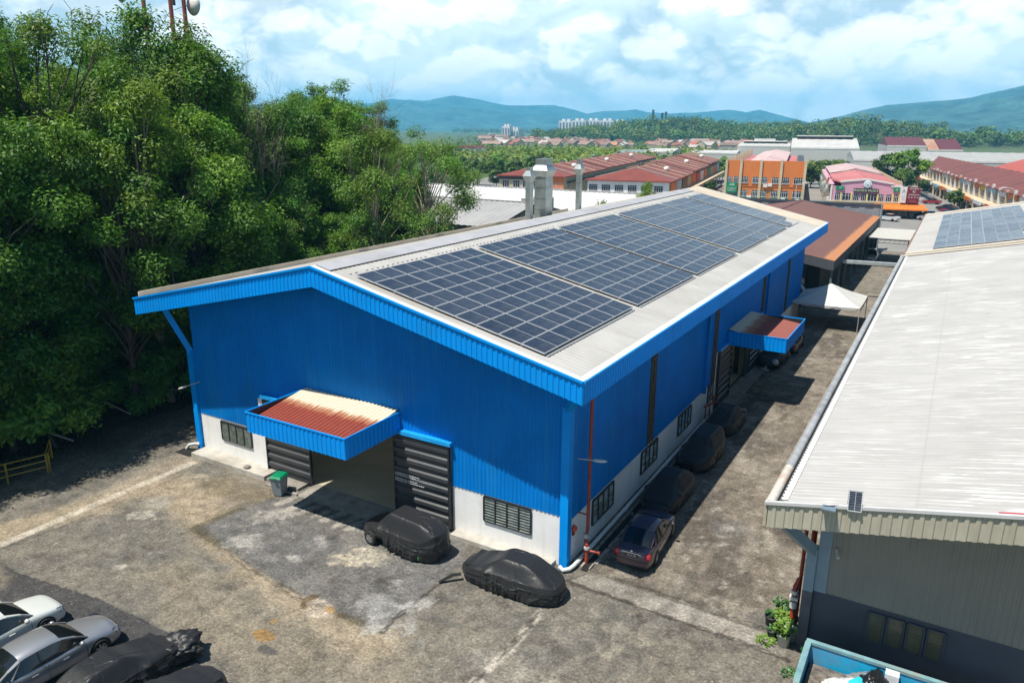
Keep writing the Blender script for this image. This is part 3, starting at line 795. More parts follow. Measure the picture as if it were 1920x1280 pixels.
M_CELL = cell_mat(); M_ALU = pm('panel_frame', (.55, .56, .57), .4, metal=.5, var=.05)
M_ALU2 = pm('panel_gap_line', (.45, .46, .47), .5, var=.05)
def make_panel(a, b):
    """a along slope (x), b along y; local origin at centre"""
    p = MB().local(); p.box(-a / 2 + .02, a / 2 - .02, -b / 2 + .02, b / 2 - .02, .06, .095)
    po = p.build('solar_panel', M_CELL)
    f = MB().local(); t = .026
    for s in (-1, 1):
        f.box(s * (a / 2 - t / 2) - t / 2, s * (a / 2 - t / 2) + t / 2, -b / 2, b / 2, .055, .105)
        f.box(-a / 2 + t, a / 2 - t, s * (b / 2 - t / 2) - t / 2, s * (b / 2 - t / 2) + t / 2, .055, .105)
    fo = f.build('frame', M_ALU, po)
    f = MB().local(); f.box(-a / 2 + t, a / 2 - t, -.012, .012, .0952, .0975); f.build('busbar_gap', M_ALU2, po)
    return po
PA, PB = 1.058, 2.245
panel0 = make_panel(PA - .022, PB - .022)
ang = math.atan(SL)
first = True
groups = [(-1.42, 4), (8.16, 4), (17.64, 4), (27.4, 4), (36.75, 3), (44.15, 2)]
for gi, (ya, n) in enumerate(groups):
    for j in range(n):
        for i in range(9):
            if gi == 5 and i == 8 and j == 1: continue
            s = .55 + (i + .5) * PA          # distance down the slope from the array's upper edge
            x = -9.76 + (i + .5) * PA * math.cos(ang)
            o = panel0 if first else copy_tree(panel0)
            first = False
            o.location = (x, ya + (j + .5) * PB, zroof(x) + .05)
            o.rotation_euler = (R.uniform(-.004, .004), ang + R.uniform(-.004, .004), 0)
            tag(o, 'dark blue framed solar panel in the arrays on the blue warehouse roof', 'solar panel', 'solar panels on the blue warehouse roof')
m = MB()
for (ya, n) in groups:
    for k in (.5, 2., 4., 6., 8., 9.1):
        x = -9.76 + k * PA * .975
        if x > -.3: x = -.45
        m.bar((x, ya + .05, zroof(x) + .055), (x, ya + n * PB - .05, zroof(x) + .055), .05, .05)
m.build('mounting_rail', M_ALU, wh)

# ================================================================ exhaust ducts on the far slope
def duct(x, y, w_, d_, z0, z1, flare, top, label, name='exhaust_duct', cap=.7):
    e = empty(name, (x, y, z0), 0, label, 'exhaust duct', 'exhaust ducts on the warehouse roof')
    m = MB(); m.box(x - w_ / 2, x + w_ / 2, y - d_ / 2, y + d_ / 2, z0 - .4, z1)
    m.build('shaft', M_GALV, e)
    m = MB(); z = z0 + .8
    while z < z1:
        m.box(x - w_ / 2 - .03, x + w_ / 2 + .03, y - d_ / 2 - .03, y + d_ / 2 + .03, z - .025, z + .025); z += .95
    m.build('flange', M_GALV, e)
    a, b = w_ / 2, d_ / 2; A, B = a + flare, b + flare
    m = MB(); zt = z1 + .55
    v = [(x - a, y - b, z1), (x + a, y - b, z1), (x + a, y + b, z1), (x - a, y + b, z1), (x - A, y - B, zt), (x + A, y - B, zt), (x + A, y + B, zt), (x - A, y + B, zt)]
    m.add(v, [(0, 1, 5, 4), (1, 2, 6, 5), (2, 3, 7, 6), (3, 0, 4, 7)])
    zc = zt + .45
    a2, b2 = a * .92, b * .92
    v2 = [(x - A, y - B, zt), (x + A, y - B, zt), (x + A, y + B, zt), (x - A, y + B, zt), (x - a2, y - b2, zc), (x + a2, y - b2, zc), (x + a2, y + b2, zc), (x - a2, y + b2, zc)]
    m.add(v2, [(0, 1, 5, 4), (1, 2, 6, 5), (2, 3, 7, 6), (3, 0, 4, 7)])
    m.build('hood', M_GALV, e)
    m = MB(); m.box(x - a2, x + a2, y - b2, y + b2, zc, zc + top); m.build('outlet', M_GALV, e)
duct(-20.1, 32.35, .45, .6, 10.3, 13.5, .2, .25, 'slim galvanised duct with a flared hood, beside the broad square duct')
duct(-19.9, 34.6, 1.15, 1.3, 10.3, 13.9, .28, .55, 'broad square galvanised exhaust duct, thickest of three on the roof')
duct(-20.0, 42.1, .42, .5, 10.3, 13.7, .2, .5, 'lone slim galvanised duct nearest the far end of the roof')

# ================================================================ pipes, lamps and small things on the warehouse
e = empty('fire_riser', (.5, .8, 0), 0, 'tall red fire riser pipe with valves at the corner of the blue warehouse', 'fire pipe')
m = MB(); m.tube([(.5, .85, 0), (.5, .85, 1.2), (.5, 1.0, 1.45), (.5, 1.0, 8.4)], .075, 10); m.build('riser', M_RED, e)
m = MB(); m.tube([(.62, .72, 0), (.62, .72, .95)], .09, 10); m.tube([(.62, .72, .85), (.5, .85, 1.0)], .08, 8); m.build('inlet_pipe', M_RED, e)
m = MB(); m.tube([(.5, .85, 1.15), (.5, .85, 1.32)], .13, 12); m.tube([(.5, .85, 1.25), (.75, .7, 1.25)], .035, 8); m.build('valve', M_LAMP, e)
m = MB(); m.tube([(.62, .72, .7), (.62, .72, .82)], .14, 12); m.build('valve', M_LAMP, e)
m = MB(); m.tube([(.62, .72, .62), (1.15, .82, .62)], .06, 8); m.tube([(1.1, .81, .62), (1.2, .83, .62)], .1, 10); m.tube([(.5, 1., 2.15), (.05, 1., 2.15)], .035, 8); m.build('outlet_branch', M_RED, e)
e = empty('alarm_bell', (.03, .55, 1.6), 0, 'round red fire alarm bell fixed to the white wall near the corner', 'alarm bell')
m = MB(); m.lathe((.02, .55, 1.6), [(.0, .16), (.1, .15), (.15, .09), (.16, .02), (.05, .0)], 16, axis='x'); m.build('bell', pm('bell_red', (.55, .06, .02), .4), e)
m = MB(); m.box(.01, .08, .47, .63, 1.28, 1.42); m.build('bracket', M_RED, e)
e = empty('drain_pipe', (.36, 0, 0), 0, 'long white plastic drain pipe laid along the foot of the side wall', 'pipe')
m = MB(); m.tube([(-.12, -.35, .16), (.1, -.5, .16), (.3, -.3, .17), (.36, 0, .18), (.36, 20.8, .3)], .092, 12); m.build('pipe_run', M_PVC, e)
m = MB()
for y in (.3, 5.6, 11.2, 16.8): m.tube([(.36, y, .185), (.36, y + .22, .187)], .108, 12)
m.build('pipe_collar', M_PVC, e)
e = empty('elbow_pipe', (-W - .3, -.3, 0), 0, 'short white elbow pipe at the foot of the far corner downpipe', 'pipe')
m = MB(); m.tube([(-W - .3, -.1, .35), (-W - .5, -.25, .38), (-W - .85, -.4, .3), (-W - 1.0, -.5, .05)], .085, 10); m.build('bend', M_PVC, e)
m = MB(); m.tube([(-W - .3, -.1, .35), (-W - .38, -.16, .36)], .135, 10); m.build('collar', M_PVC, e)
def wall_lamp(p, d, label):
    e = empty('wall_lamp', p, 0, label, 'lamp', 'street style lamps on the warehouse corners')
    p = Vector(p); d = Vector(d)
    m = MB(); m.tube([p, p + d * .5, p + d * 1.0], .022, 6); m.build('arm', M_LAMP, e)
    c = p + d * 1.25; dn = d.normalized(); up = Vector((0, 0, 1)); s = dn.cross(up).normalized()
    m = MB(); k = 9; prof = [(.0, .02), (.08, .08), (.2, .115), (.36, .12), (.5, .10), (.6, .05), (.64, .0)]
    v = []
    for (t, r) in prof:
        for j in range(10):
            a = 2 * PI * j / 10
            v.append(p + d * .9 + dn * t + s * (r * math.cos(a)) + up * (r * .55 * math.sin(a)))
    f = [(i * 10 + j, i * 10 + (j + 1) % 10, (i + 1) * 10 + (j + 1) % 10, (i + 1) * 10 + j) for i in range(len(prof) - 1) for j in range(10)]
    m.add(v, f, 0, True); m.build('lamp_head', pm('lamp_white', (.55, .55, .52), .35), e)
wall_lamp((.05, .75, 4.75), (.62, .25, -.02), 'grey arm lamp reaching past the red riser pipe at the near corner')
wall_lamp((-W + .3, -.06, 4.25), (-.75, -.35, -.3), 'grey arm lamp on the far corner in front of the dark trees')
# hydrant cluster by the side window
e = empty('hose_pipes', (.35, 19.3, 0), 0, 'group of short red hydrant pipes standing by the white side wall', 'hydrant')
m = MB()
for k in range(3): m.tube([(.35 + .12 * k, 18.9 + k * .45, 0), (.35 + .12 * k, 18.9 + k * .45, 1.25)], .045, 8)
m.build('standpipe', M_RED, e)
m = MB(); m.tube([(.3, 18.7, 1.25), (.7, 20.0, 1.25)], .07, 8); m.tube([(.6, 19.6, 1.3), (.6, 19.6, 1.75)], .06, 8); m.lathe((.6, 19.6, 1.75), [(.12, 0), (.12, .04), (0, .05)], 12); m.build('manifold', M_RED, e)
# wheelie bin
e = empty('wheelie_bin', (-15.46, -1.62, 0), .25, 'grey wheelie bin with a green lid outside the left sliding door', 'bin')
m = MB().local(); v = []
for (z, a, b) in ((.06, .23, .26), (1.02, .30, .35)):
    v += [(-a, -b, z), (a, -b, z), (a, b, z), (-a, b, z)]
m.add(v, [(0, 1, 5, 4), (1, 2, 6, 5), (2, 3, 7, 6), (3, 0, 4, 7), (3, 2, 1, 0)]); m.box(-.31, .31, -.37, -.33, .93, 1.0); m.box(-.33, -.29, -.36, .36, .95, 1.02); m.box(.29, .33, -.36, .36, .95, 1.02)
m.build('bin_body', pm('bin_grey', (.20, .235, .26), .5, var=.1), e)
m = MB().local(); v = [(-.34, -.40, 1.03), (.34, -.40, 1.03), (.34, .40, 1.03), (-.34, .40, 1.03), (-.27, -.31, 1.12), (.27, -.31, 1.12), (.27, .33, 1.14), (-.27, .33, 1.14)]
m.add(v, [(0, 1, 5, 4), (1, 2, 6, 5), (2, 3, 7, 6), (3, 0, 4, 7), (4, 5, 6, 7)]); m.box(-.1, .1, -.46, -.38, 1.03, 1.07); m.build('lid', pm('bin_green', (.0, .19, .085), .4), e)
for s in (-1, 1):
    m = MB().local(); m.lathe((s * .25, .36, .11), [(.0, -.03), (.11, -.03), (.11, .03), (.0, .03)], 14, axis='x'); m.build('wheel', M_DARK, e)
m = MB(); m.lathe((-18.9, -.75, .27), [(.0, .0), (.17, 0), (.2, .08), (.12, .14), (.0, .15)], 9); tag(m.build('concrete_lump', M_CONC), 'small grey concrete lump lying on the pale apron kerb', 'rubble')
# ================================================================ neighbouring pale warehouse on the right
M_ROOF2 = roof_mat('silver_roof', (.395, .385, .37), (.31, .30, .285), .5, streak=.4, axis='y', patch=(.60, .59, .57))
M_CREAM = pm('cream_fascia', (.40, .375, .30), .55, var=.12, scale=.8, streak=(3.5, (.24, .21, .15), .45), dirt=(.25, .23, .17), dirtf=.4)
M_TAUPE = pm('taupe_cladding', (.235, .222, .19), .55, var=.08, scale=.7, streak=(2.5, (.15, .14, .115), .3))
M_SLATE = pm('slate_plinth', (.060, .070, .092), .7, var=.12, scale=.7, dirt=(.045, .045, .05), dirtf=.4)
M_STEEL = pm('blue_grey_steel', (.20, .27, .33), .5, var=.08)
M_RUSTED = pm('rust_streaked_white', (.55, .54, .52), .6, var=.1, scale=2, dirt=(.38, .15, .03), dirtf=.55)
M_YGLASS = pm('yellowed_glass', (.115, .105, .06), .2, var=.25, scale=1.5, spec=.7)
SR = .21; EX, EZ, RX = 8.36, 6.5, 22.6
def zr2(x): return EZ + SR * (RX - EX) - SR * abs(x - RX)
nb = empty('warehouse', (16, 26, 0), 0, 'pale grey roofed warehouse with cream fascia and slate blue plinth across the alley', 'warehouse')
Y0, Y1 = -2.6, 54.3
for sgn in (1, -1):
    m = MB(); x0 = RX; d = Vector((-sgn * (RX - EX), 0, -SR * (RX - EX))); ln = d.length
    m.rib((x0, Y0, zr2(RX)), (0, 1, 0), Y1 - Y0, d / ln, 0, ln - (.42 if sgn == 1 else 0), Vector((-sgn * SR, 0, 1)).normalized(), .26, .010)
    m.build('roof', M_ROOF2, nb)
XE2 = 2 * RX - EX
m = MB(); m.rib((EX, Y0, 0), (1, 0, 0), XE2 - EX, (0, 0, 1), lambda u: zr2(EX + u) - .82, lambda u: zr2(EX + u) + .03, (0, -1, 0), .27, .035)
m.build('fascia', M_CREAM, nb)
m = MB(); m.box(EX - .12, EX - .02, Y0, Y1, EZ - .75, EZ + .02); m.box(EX - .12, EX - .02, Y0 - .02, Y0 + .3, EZ - .8, EZ + .04); m.build('fascia', pm('rusty_cream_edge', (.42, .38, .28), .6, var=.2, scale=2, dirt=(.33, .13, .03), dirtf=.6), nb)
m = MB()  # rounded gutter along the eave, dark trough behind it
m.tube([(EX + .04, Y0 + .04, EZ - .03), (EX + .04, 12, EZ - .03), (EX + .04, 30, EZ - .03), (EX + .04, Y1, EZ - .03)], .155, 14)
m.quad((EX + .10, Y0, EZ - .10), (EX + .42, Y0, EZ - .10), (EX + .42, Y1, EZ - .10), (EX + .10, Y1, EZ - .10), 1)
m.build('gutter', [pm('streaked_gutter', (.40, .40, .40), .38, metal=.35, var=.3, scale=1.3, dirt=(.60, .59, .57), dirtf=.6), pm('dark_gutter', (.10, .10, .10), .6, var=.35, scale=1.5)], nb)
m = MB(); m.tube([(EX + .04, Y0 + .05, EZ - .03), (EX + .04, Y0 + 1.5, EZ - .03), (EX + .04, Y0 + 3.1, EZ - .03)], .158, 14)
m.build('rusty_end', pm('rust_patch', (.50, .47, .42), .7, var=.15, scale=2.2, dirt=(.36, .14, .04), dirtf=.95), nb)
m = MB(); y = Y0 + .3  # serrated flashing where the sheets end
while y < Y1:
    x = EX + .36; z = zr2(x) + .035
    m.add([(x, y, z), (x - .07, y + .13, z - .01), (x, y + .26, z), (x + .16, y + .26, z + .035), (x + .16, y, z + .035)], [(0, 4, 3, 2, 1)]); y += .26
m.build('eave_flashing', pm('bright_flashing', (.66, .66, .65), .5, var=.04), nb)
m = MB(); m.bar((EX - .1, Y0 - .02, EZ + .03), (RX, Y0 - .02, zr2(RX) + .03), .12, .10); m.build('gable_trim', pm('pale_trim', (.50, .50, .50), .5, var=.1, dirt=(.35, .33, .3), dirtf=.4), nb)
m = MB(); m.quad((EX - .1, Y1 - .9, zr2(EX) + .07), (RX, Y1 - .9, zr2(RX) + .06), (RX, Y1, zr2(RX) + .06), (EX - .1, Y1, zr2(EX) + .07)); m.box(EX - .14, EX + .5, Y1 - .9, Y1 + .02, EZ - .7, EZ + .05); m.build('back_flashing', M_BEIGE, nb)
for (x0, x1) in ((14.4, 15.3), (16.6, 17.5), (19.2, 21)):
    m = MB(); m.bar((x0, Y0 + .09, zr2(x0) + .065), (x1, Y0 + .09, zr2(x1) + .065), .06, .06); m.build('red_strip', pm('crimson_paint', (.45, .02, .03), .5), nb)
m = MB(); m.rib((9.78, -.02, 0), (1, 0, 0), 25.5, (0, 0, 1), 2.33, lambda u: zr2(9.78 + u) - .1, (0, -1, 0), .2, .012); m.rib((9.76, 0, 0), (0, 1, 0), Y1 - .6, (0, 0, 1), 2.33, 6.4, (-1, 0, 0), .2, .03)
m.box(9.8, 35, .02, .1, 2.3, 2.4); m.build('upper_wall', M_TAUPE, nb)
m = MB(); m.box(9.76, 35.3, 0, .22, 0, 2.33); m.box(9.76, 9.98, .22, Y1 - .6, 0, 2.33); m.box(9.98, 35.3, Y1 - .8, Y1 - .6, 0, 6.3); m.build('plinth_wall', M_SLATE, nb)
m = MB(); m.quad((EX, Y0 + .03, zr2(EX) - .5), (RX, Y0 + .03, zr2(RX) - .5), (RX, .0, zr2(RX) - .5), (EX, 0, zr2(EX) - .5)); m.build('soffit', M_TAUPE, nb)
m = MB(); m.box(9.40, 9.74, -.18, .16, 2.3, 4.0); m.bar((9.57, -.02, 3.85), (8.72, -2.1, 5.75), .34, .34); m.build('corner_downpipe', M_STEEL, nb)
m = MB(); m.box(9.40, 9.74, -.18, .16, 0, 2.3); m.build('corner_downpipe', pm('slate_downpipe', (.075, .08, .10), .5), nb)
m = MB(); m.box(9.745, 10.15, -.09, -.02, 2.34, 6.2); m.build('corner_trim', M_STEEL, nb)
for i in range(4):
    louvre_window(nb, (11.58 + i * .60, -.0, 1.0), (1, 0, 0), (0, -1, 0), .5, 1.12, 1, 9, M_SLATE, M_YGLASS, .16)
m = MB(); m.box(9.8, 35, -.35, -.02, 0, .12); m.build('apron_kerb', M_CONC, nb)
e = empty('security_camera', (10.35, -.1, 4.15), 0, 'little white camera on the taupe wall under the cream fascia', 'camera')
m = MB(); m.box(10.28, 10.36, -.16, -.05, 4.1, 4.2); m.build('bracket', M_LAMP, e)
m = MB(); m.tube([(10.32, -.12, 4.14), (10.42, -.42, 4.02)], .055, 8); m.build('body', MATS['lamp_white'], e)
# red pipes on its alley side
e = empty('fire_pipes', (9.2, .7, 0), 0, 'pair of tall orange red pipes behind the grey corner downpipe', 'fire pipe')
m = MB(); m.tube([(9.22, .55, 0), (9.22, .55, 6.2)], .065, 8); m.build('riser', M_RED, e)
m = MB(); m.tube([(9.45, .95, 0), (9.45, .95, 6.2)], .10, 8); m.build('riser', M_RED, e)
m = MB(); m.tube([(9.1, .35, 0), (9.1, .35, 2.0), (9.2, .5, 2.3)], .085, 8, 0); m.build('inlet_pipe', M_RED, e)
m = MB(); m.tube([(9.1, .35, 1.15), (9.1, .35, 1.4)], .14, 10); m.box(8.95, 9.25, .2, .5, 1.5, 1.62); m.tube([(9.1, .35, 1.72), (9.1, .35, 1.85)], .13, 10); m.build('valve', MATS['lamp_white'], e)
# tilted lone panel on the gable edge
e = empty('small_solar_panel', (10.8, -2.3, 7.0), 0, 'single small solar panel propped on the gable edge of the grey roof', 'solar panel')
def small_panel():
    p0 = Vector((10.66, -2.72, 6.97)); U = Vector((.37, -.02, .05)); V = Vector((-.04, .20, .58)); N = U.cross(V).normalized()
    m = MB(); m.quad(p0 + U * .04 + V * .04, p0 + U * .96 + V * .04, p0 + U * .96 + V * .96, p0 + U * .04 + V * .96); m.build('cell_sheet', M_CELL, e)
    m = MB()
    c = [p0, p0 + U, p0 + U + V, p0 + V]
    for i in range(4): m.bar(c[i], c[(i + 1) % 4], .025, .025, up=N)
    m.bar(p0 + U * .5, p0 + U * .5 + V, .012, .006, up=N)
    for k in range(1, 8): m.bar(p0 + V * k / 8 + N * .002, p0 + U + V * k / 8 + N * .002, .003, .002, up=N)
    m.build('frame', M_ALU, e)
    m = MB(); m.bar(p0 + V, p0 + V + Vector((0, .1, -.5)), .03); m.bar(p0 + U + V, p0 + U + V + Vector((0, .1, -.5)), .03); m.build('stand', M_DARK, e)
small_panel()
e = empty('flood_lamp', (10.2, -2.75, 6.95), 0, 'flat solar flood lamp lying on the cream fascia beside the small panel', 'lamp')
m = MB(); m.box(9.95, 10.35, -3.0, -2.68, 6.93, 6.97); m.build('lamp_body', pm('lamp_blue_grey', (.14, .19, .24), .4), e)
m = MB(); m.bar((10.0, -2.8, 6.97), (10.42, -2.62, 7.02), .02); m.bar((10.1, -2.65, 6.9), (10.1, -2.5, 6.75), .03); m.build('bracket', M_DARK, e)

# ================================================================ second pale warehouse beyond it, with more panels
n2 = empty('warehouse', (16, 76, 0), 0, 'second pale warehouse beyond, its roof sheeted with light blue solar panels', 'warehouse')
Y2, Y3 = 55.2, 96.2; EX3 = 8.5
m = MB(); d = Vector((EX3 - RX, 0, -SR * (RX - EX3))); m.rib((RX, Y2, zr2(RX)), (0, 1, 0), Y3 - Y2, d.normalized(), 0, d.length, (-SR, 0, 1), .4, .02); d = Vector((RX - EX3, 0, -SR * (RX - EX3))); m.rib((RX, Y2, zr2(RX)), (0, 1, 0), Y3 - Y2, d.normalized(), 0, d.length, (SR, 0, 1), .4, .02)
m.build('roof', M_ROOF, n2)
m = MB()
for (ya, yb) in ((Y2, Y2 + .9), (Y3 - 2.2, Y3)): m.quad((EX3, ya, zr2(EX3) + .06), (RX, ya, zr2(RX) + .06), (RX, yb, zr2(RX) + .06), (EX3, yb, zr2(EX3) + .06))
m.quad((EX3, Y2, zr2(EX3) + .06), (RX, Y2, zr2(RX) + .06), (RX, Y2, zr2(RX) - .7), (EX3, Y2, zr2(EX3) - .7)); m.build('edge_flashing', M_BEIGE, n2)
m = MB(); m.box(EX3 - .1, EX3, Y2, Y3, EZ - .7, EZ + .1); m.build('gutter', pm('rust_brown_gutter', (.24, .13, .08), .6, var=.3), n2)
m = MB(); m.box(9.8, 35, Y2 + .6, Y3 - .6, 0, 6.3); m.build('wall', M_TAUPE, n2)
def px_of(p):
    d = Vector(p) - Vector(CAM[:3]); k = d.dot(_f)
    return 960 + CAM[6] * d.dot(_r) / k, 640 - CAM[6] * d.dot(_u) / k
a2 = math.atan(SR)
for j in range(15):
    for i in range(8):
        x = 10.75 + (i + .5) * PA * math.cos(a2); y = 56.6 + (j + .5) * PB
        if px_of((x - .4, y, zr2(x)))[0] > 1918: continue
        o = copy_tree(panel0, (x, y, zr2(x) + .05)); o.rotation_euler = (0, -a2, 0)
        tag(o, 'pale blue solar panel on the second warehouse roof beyond the alley', 'solar panel'); o['group'] = 'solar panels on the second warehouse roof'

# ================================================================ brown roofed shed behind, parapet, awning, tent
br = empty('shed', (-9.3, 79, 0), 0, 'long open shed with a rust brown roof behind the blue warehouse', 'shed')
def rust_roof():
    m, g = newmat('rust_brown_roof')
    tc = g.n('ShaderNodeTexCoord'); co = tc.outputs['Object']; s = g.n('ShaderNodeSeparateXYZ', {0: co})
    n = g.noise(co, .5, 6, .65); n2 = g.noise(g.scaled(co, .5, 4., .5), 1., 4, .6)
    c = g.mix(n, (.085, .032, .026), (.15, .06, .048))
    e = g.ramp(g.math('ADD', g.math('MULTIPLY', s.outputs[0], .5), g.math('MULTIPLY', n2, .7)), [(.92, 0.), (1.22, 1.)])
    e2 = g.ramp(g.math('SUBTRACT', g.math('MULTIPLY', n2, .6), g.math('MULTIPLY', g.math('SUBTRACT', s.outputs[1], 56.), .9)), [(.0, 0.), (.4, 1.)])
    c = g.mix(g.math('MULTIPLY', g.math('MAXIMUM', e, e2), .85), c, (.42, .17, .06))
    finish(g, g.n('ShaderNodeBsdfPrincipled', {'Base Color': c, 'Roughness': .6})); return m
BX0, BX1, BXR, BE, BR, BY0, BY1 = -20.8, 2.25, -9.3, 5.2, 7.15, 56., 102.4
m = MB()
for (xe, s) in ((BX1, 1), (BX0, -1)):
    d = Vector((xe - BXR, 0, BE - BR)); m.rib((BXR, BY0, BR), (0, 1, 0), BY1 - BY0, d.normalized(), 0, d.length, Vector((s * .17, 0, 1)).normalized(), .3, .025)
m.build('roof', rust_roof(), br)
m = MB(); m.rib((BX0, BY0, 0), (1, 0, 0), BX1 - BX0, (0, 0, 1), lambda u: BR - .17 * abs(BX0 + u - BXR) - 1., lambda u: BR - .17 * abs(BX0 + u - BXR), (0, -1, 0), .24, .03); m.rib((BX1, BY0, 0), (0, 1, 0), BY1 - BY0, (0, 0, 1), BE - .95, BE, (1, 0, 0), .24, .03)
m.build('fascia', pm('dark_grey_sheet', (.085, .095, .105), .5, var=.12), br)
m = MB(); m.bar((BXR, BY0, BR + .04), (BXR, BY1, BR + .04), .35, .06); m.build('ridge_cap', pm('dark_red_ridge', (.13, .03, .03), .5), br)
for k in range(9):
    m = MB(); y = BY0 + .3 + k * 5.7; m.box(BX1 - .3, BX1 - .1, y, y + .2, 0, BE - .5); m.build('post', pm('grey_post', (.12, .15, .15), .5), br)
m = MB(); m.box(BX0, .2, BY0 + 6, BY1 - 1, 0, 4.8); m.build('wall', pm('dark_green_grey_wall', (.045, .055, .05), .7), br)
m = MB(); m.box(BX0, -.5, BY0 + .6, BY0 + .7, 0, 4.4); m.build('wall', pm('dim_sheet', (.03, .045, .04), .7), br)
pw = empty('parapet_wall', (-12, 103, 0), 0, 'grey sheet metal parapet wall with a dark coping behind the brown roof', 'wall')
m = MB(); m.rib((-27, 103.1, 0), (1, 0, 0), 29.2, (0, 0, 1), 0, 6.85, (0, -1, 0), 2.1, .06); m.build('sheet_wall', pm('mid_grey_sheet', (.26, .27, .29), .5, var=.12, streak=(2., (.14, .08, .07), .5)), pw)
m = MB(); m.box(-27, 2.3, 102.9, 103.3, 6.85, 7.1); m.build('coping', pm('dark_coping', (.07, .085, .10), .5), pw)
m = MB(); m.box(2.25, 2.35, 101.6, 104.2, 0, 7.1); m.build('end_sheet', pm('pale_blue_sheet', (.34, .44, .47), .4, metal=.4), pw)
aw = empty('awning', (4.8, 92, 0), 0, 'flat cream sheet awning spanning the alley between brown shed and warehouse', 'awning')
m = MB(); m.rib((2.3, 86.4, 4.02), (1, 0, 0), 5.2, (0, 1, 0), 0, 12., (0, 0, 1), .3, .03); m.build('sheet', pm('cream_sheet', (.50, .48, .43), .5, var=.06), aw)
m = MB()
for y in (86.5, 92.4, 98.3):
    for x in (2.5, 7.3): m.box(x - .07, x + .07, y - .07, y + .07, 0, 3.95)
    m.bar((2.4, y, 3.85), (7.4, y, 3.85), .08, .12); m.bar((2.4, y, 3.4), (7.4, y, 3.4), .06, .06)
    for k in range(8): m.bar((2.5 + k * .6, y, 3.4), (2.8 + k * .6, y, 3.82), .035)
m.build('truss_frame', M_DARK, aw)
pb = empty('height_barrier', (4.7, 64.7, 0), 0, 'galvanised pipe barrier spanning the alley past the tent', 'barrier')
m = MB(); m.bar((2.1, 64.3, 3.95), (8.4, 65.1, 3.95), .5, .35); m.build('beam', pm('pale_galvanised', (.50, .55, .55), .4, metal=.4), pb)
for x, y in ((2.2, 64.3),):
    m = MB(); m.box(x - .1, x + .1, y - .1, y + .1, 0, 3.78); m.build('post', M_DARK, pb)
tn = empty('canopy_tent', (2.95, 50.8, 0), 0, 'pale grey pyramid canopy tent pitched across the alley', 'tent')
tx0, tx1, ty0, ty1, tz = .0, 5.9, 47.6, 53.9, 2.42; pk = (2.85, 50.9, 3.85)
M_CANV = pm('tent_canvas', (.50, .50, .485), .8, var=.06, scale=1.2, dirt=(.38, .37, .34), dirtf=.35)
m = MB(); cs = [(tx0, ty0), (tx1, ty0), (tx1, ty1), (tx0, ty1)]
for i in range(4):
    a = Vector((*cs[i], tz)); b = Vector((*cs[(i + 1) % 4], tz)); p = Vector(pk); n = 8; rows = []
    for r_ in range(n + 1):
        t = r_ / n; row = []
        for q in range(n + 1):
            s = q / n; base = a.lerp(b, s); pt = p.lerp(base, t); pt.z -= .16 * math.sin(PI * t) * (1 - .3 * abs(2 * s - 1)) + (.10 * math.sin(PI * s) if r_ == n else .10 * math.sin(PI * s) * t * t); row.append(pt)
        rows.append(row)
    v = [q for row in rows for q in row]
    m.add(v, [(x * (n + 1) + y, (x + 1) * (n + 1) + y, (x + 1) * (n + 1) + y + 1, x * (n + 1) + y + 1) for x in range(n) for y in range(n)], 0, True)
    last = rows[-1]
    for q in range(n): m.quad(last[q], last[q] + Vector((0, 0, -.26 + .05 * (q % 2))), last[q + 1] + Vector((0, 0, -.26 + .05 * ((q + 1) % 2))), last[q + 1])
m.build('canvas', M_CANV, tn)
for (x, y) in cs:
    m = MB(); m.tube([(x, y, 0), (x, y, tz)], .035, 6); m.build('leg', M_LAMP, tn)
m = MB()
for i in range(4):
    a = cs[i]; b = cs[(i + 1) % 4]; k = 6
    for q in range(k):
        f0, f1 = q / k, (q + 1) / k; z0, z1 = (1.9, 2.3) if q % 2 else (2.3, 1.9)
        m.bar((a[0] + (b[0] - a[0]) * f0, a[1] + (b[1] - a[1]) * f0, z0), (a[0] + (b[0] - a[0]) * f1, a[1] + (b[1] - a[1]) * f1, z1), .025)
m.build('scissor_frame', M_DARK, tn)
gp = empty('gutter_pipe', (-.6, 56.6, 2.6), 0, 'white gutter pipe sloping out between the blue warehouse and the brown shed', 'pipe')
m = MB(); m.bar((.3, 53.5, 2.0), (-1.8, 57.6, 3.1), .22, .2); m.bar((.45, 53.6, 1.95), (-1.65, 57.7, 3.05), .05, .35); m.build('trough', pm('white_trough', (.55, .58, .58), .5), gp)
m = MB(); m.box(.15, .55, 53.3, 53.7, 1.75, 2.0); m.build('outlet', MATS['white_trough'], gp)

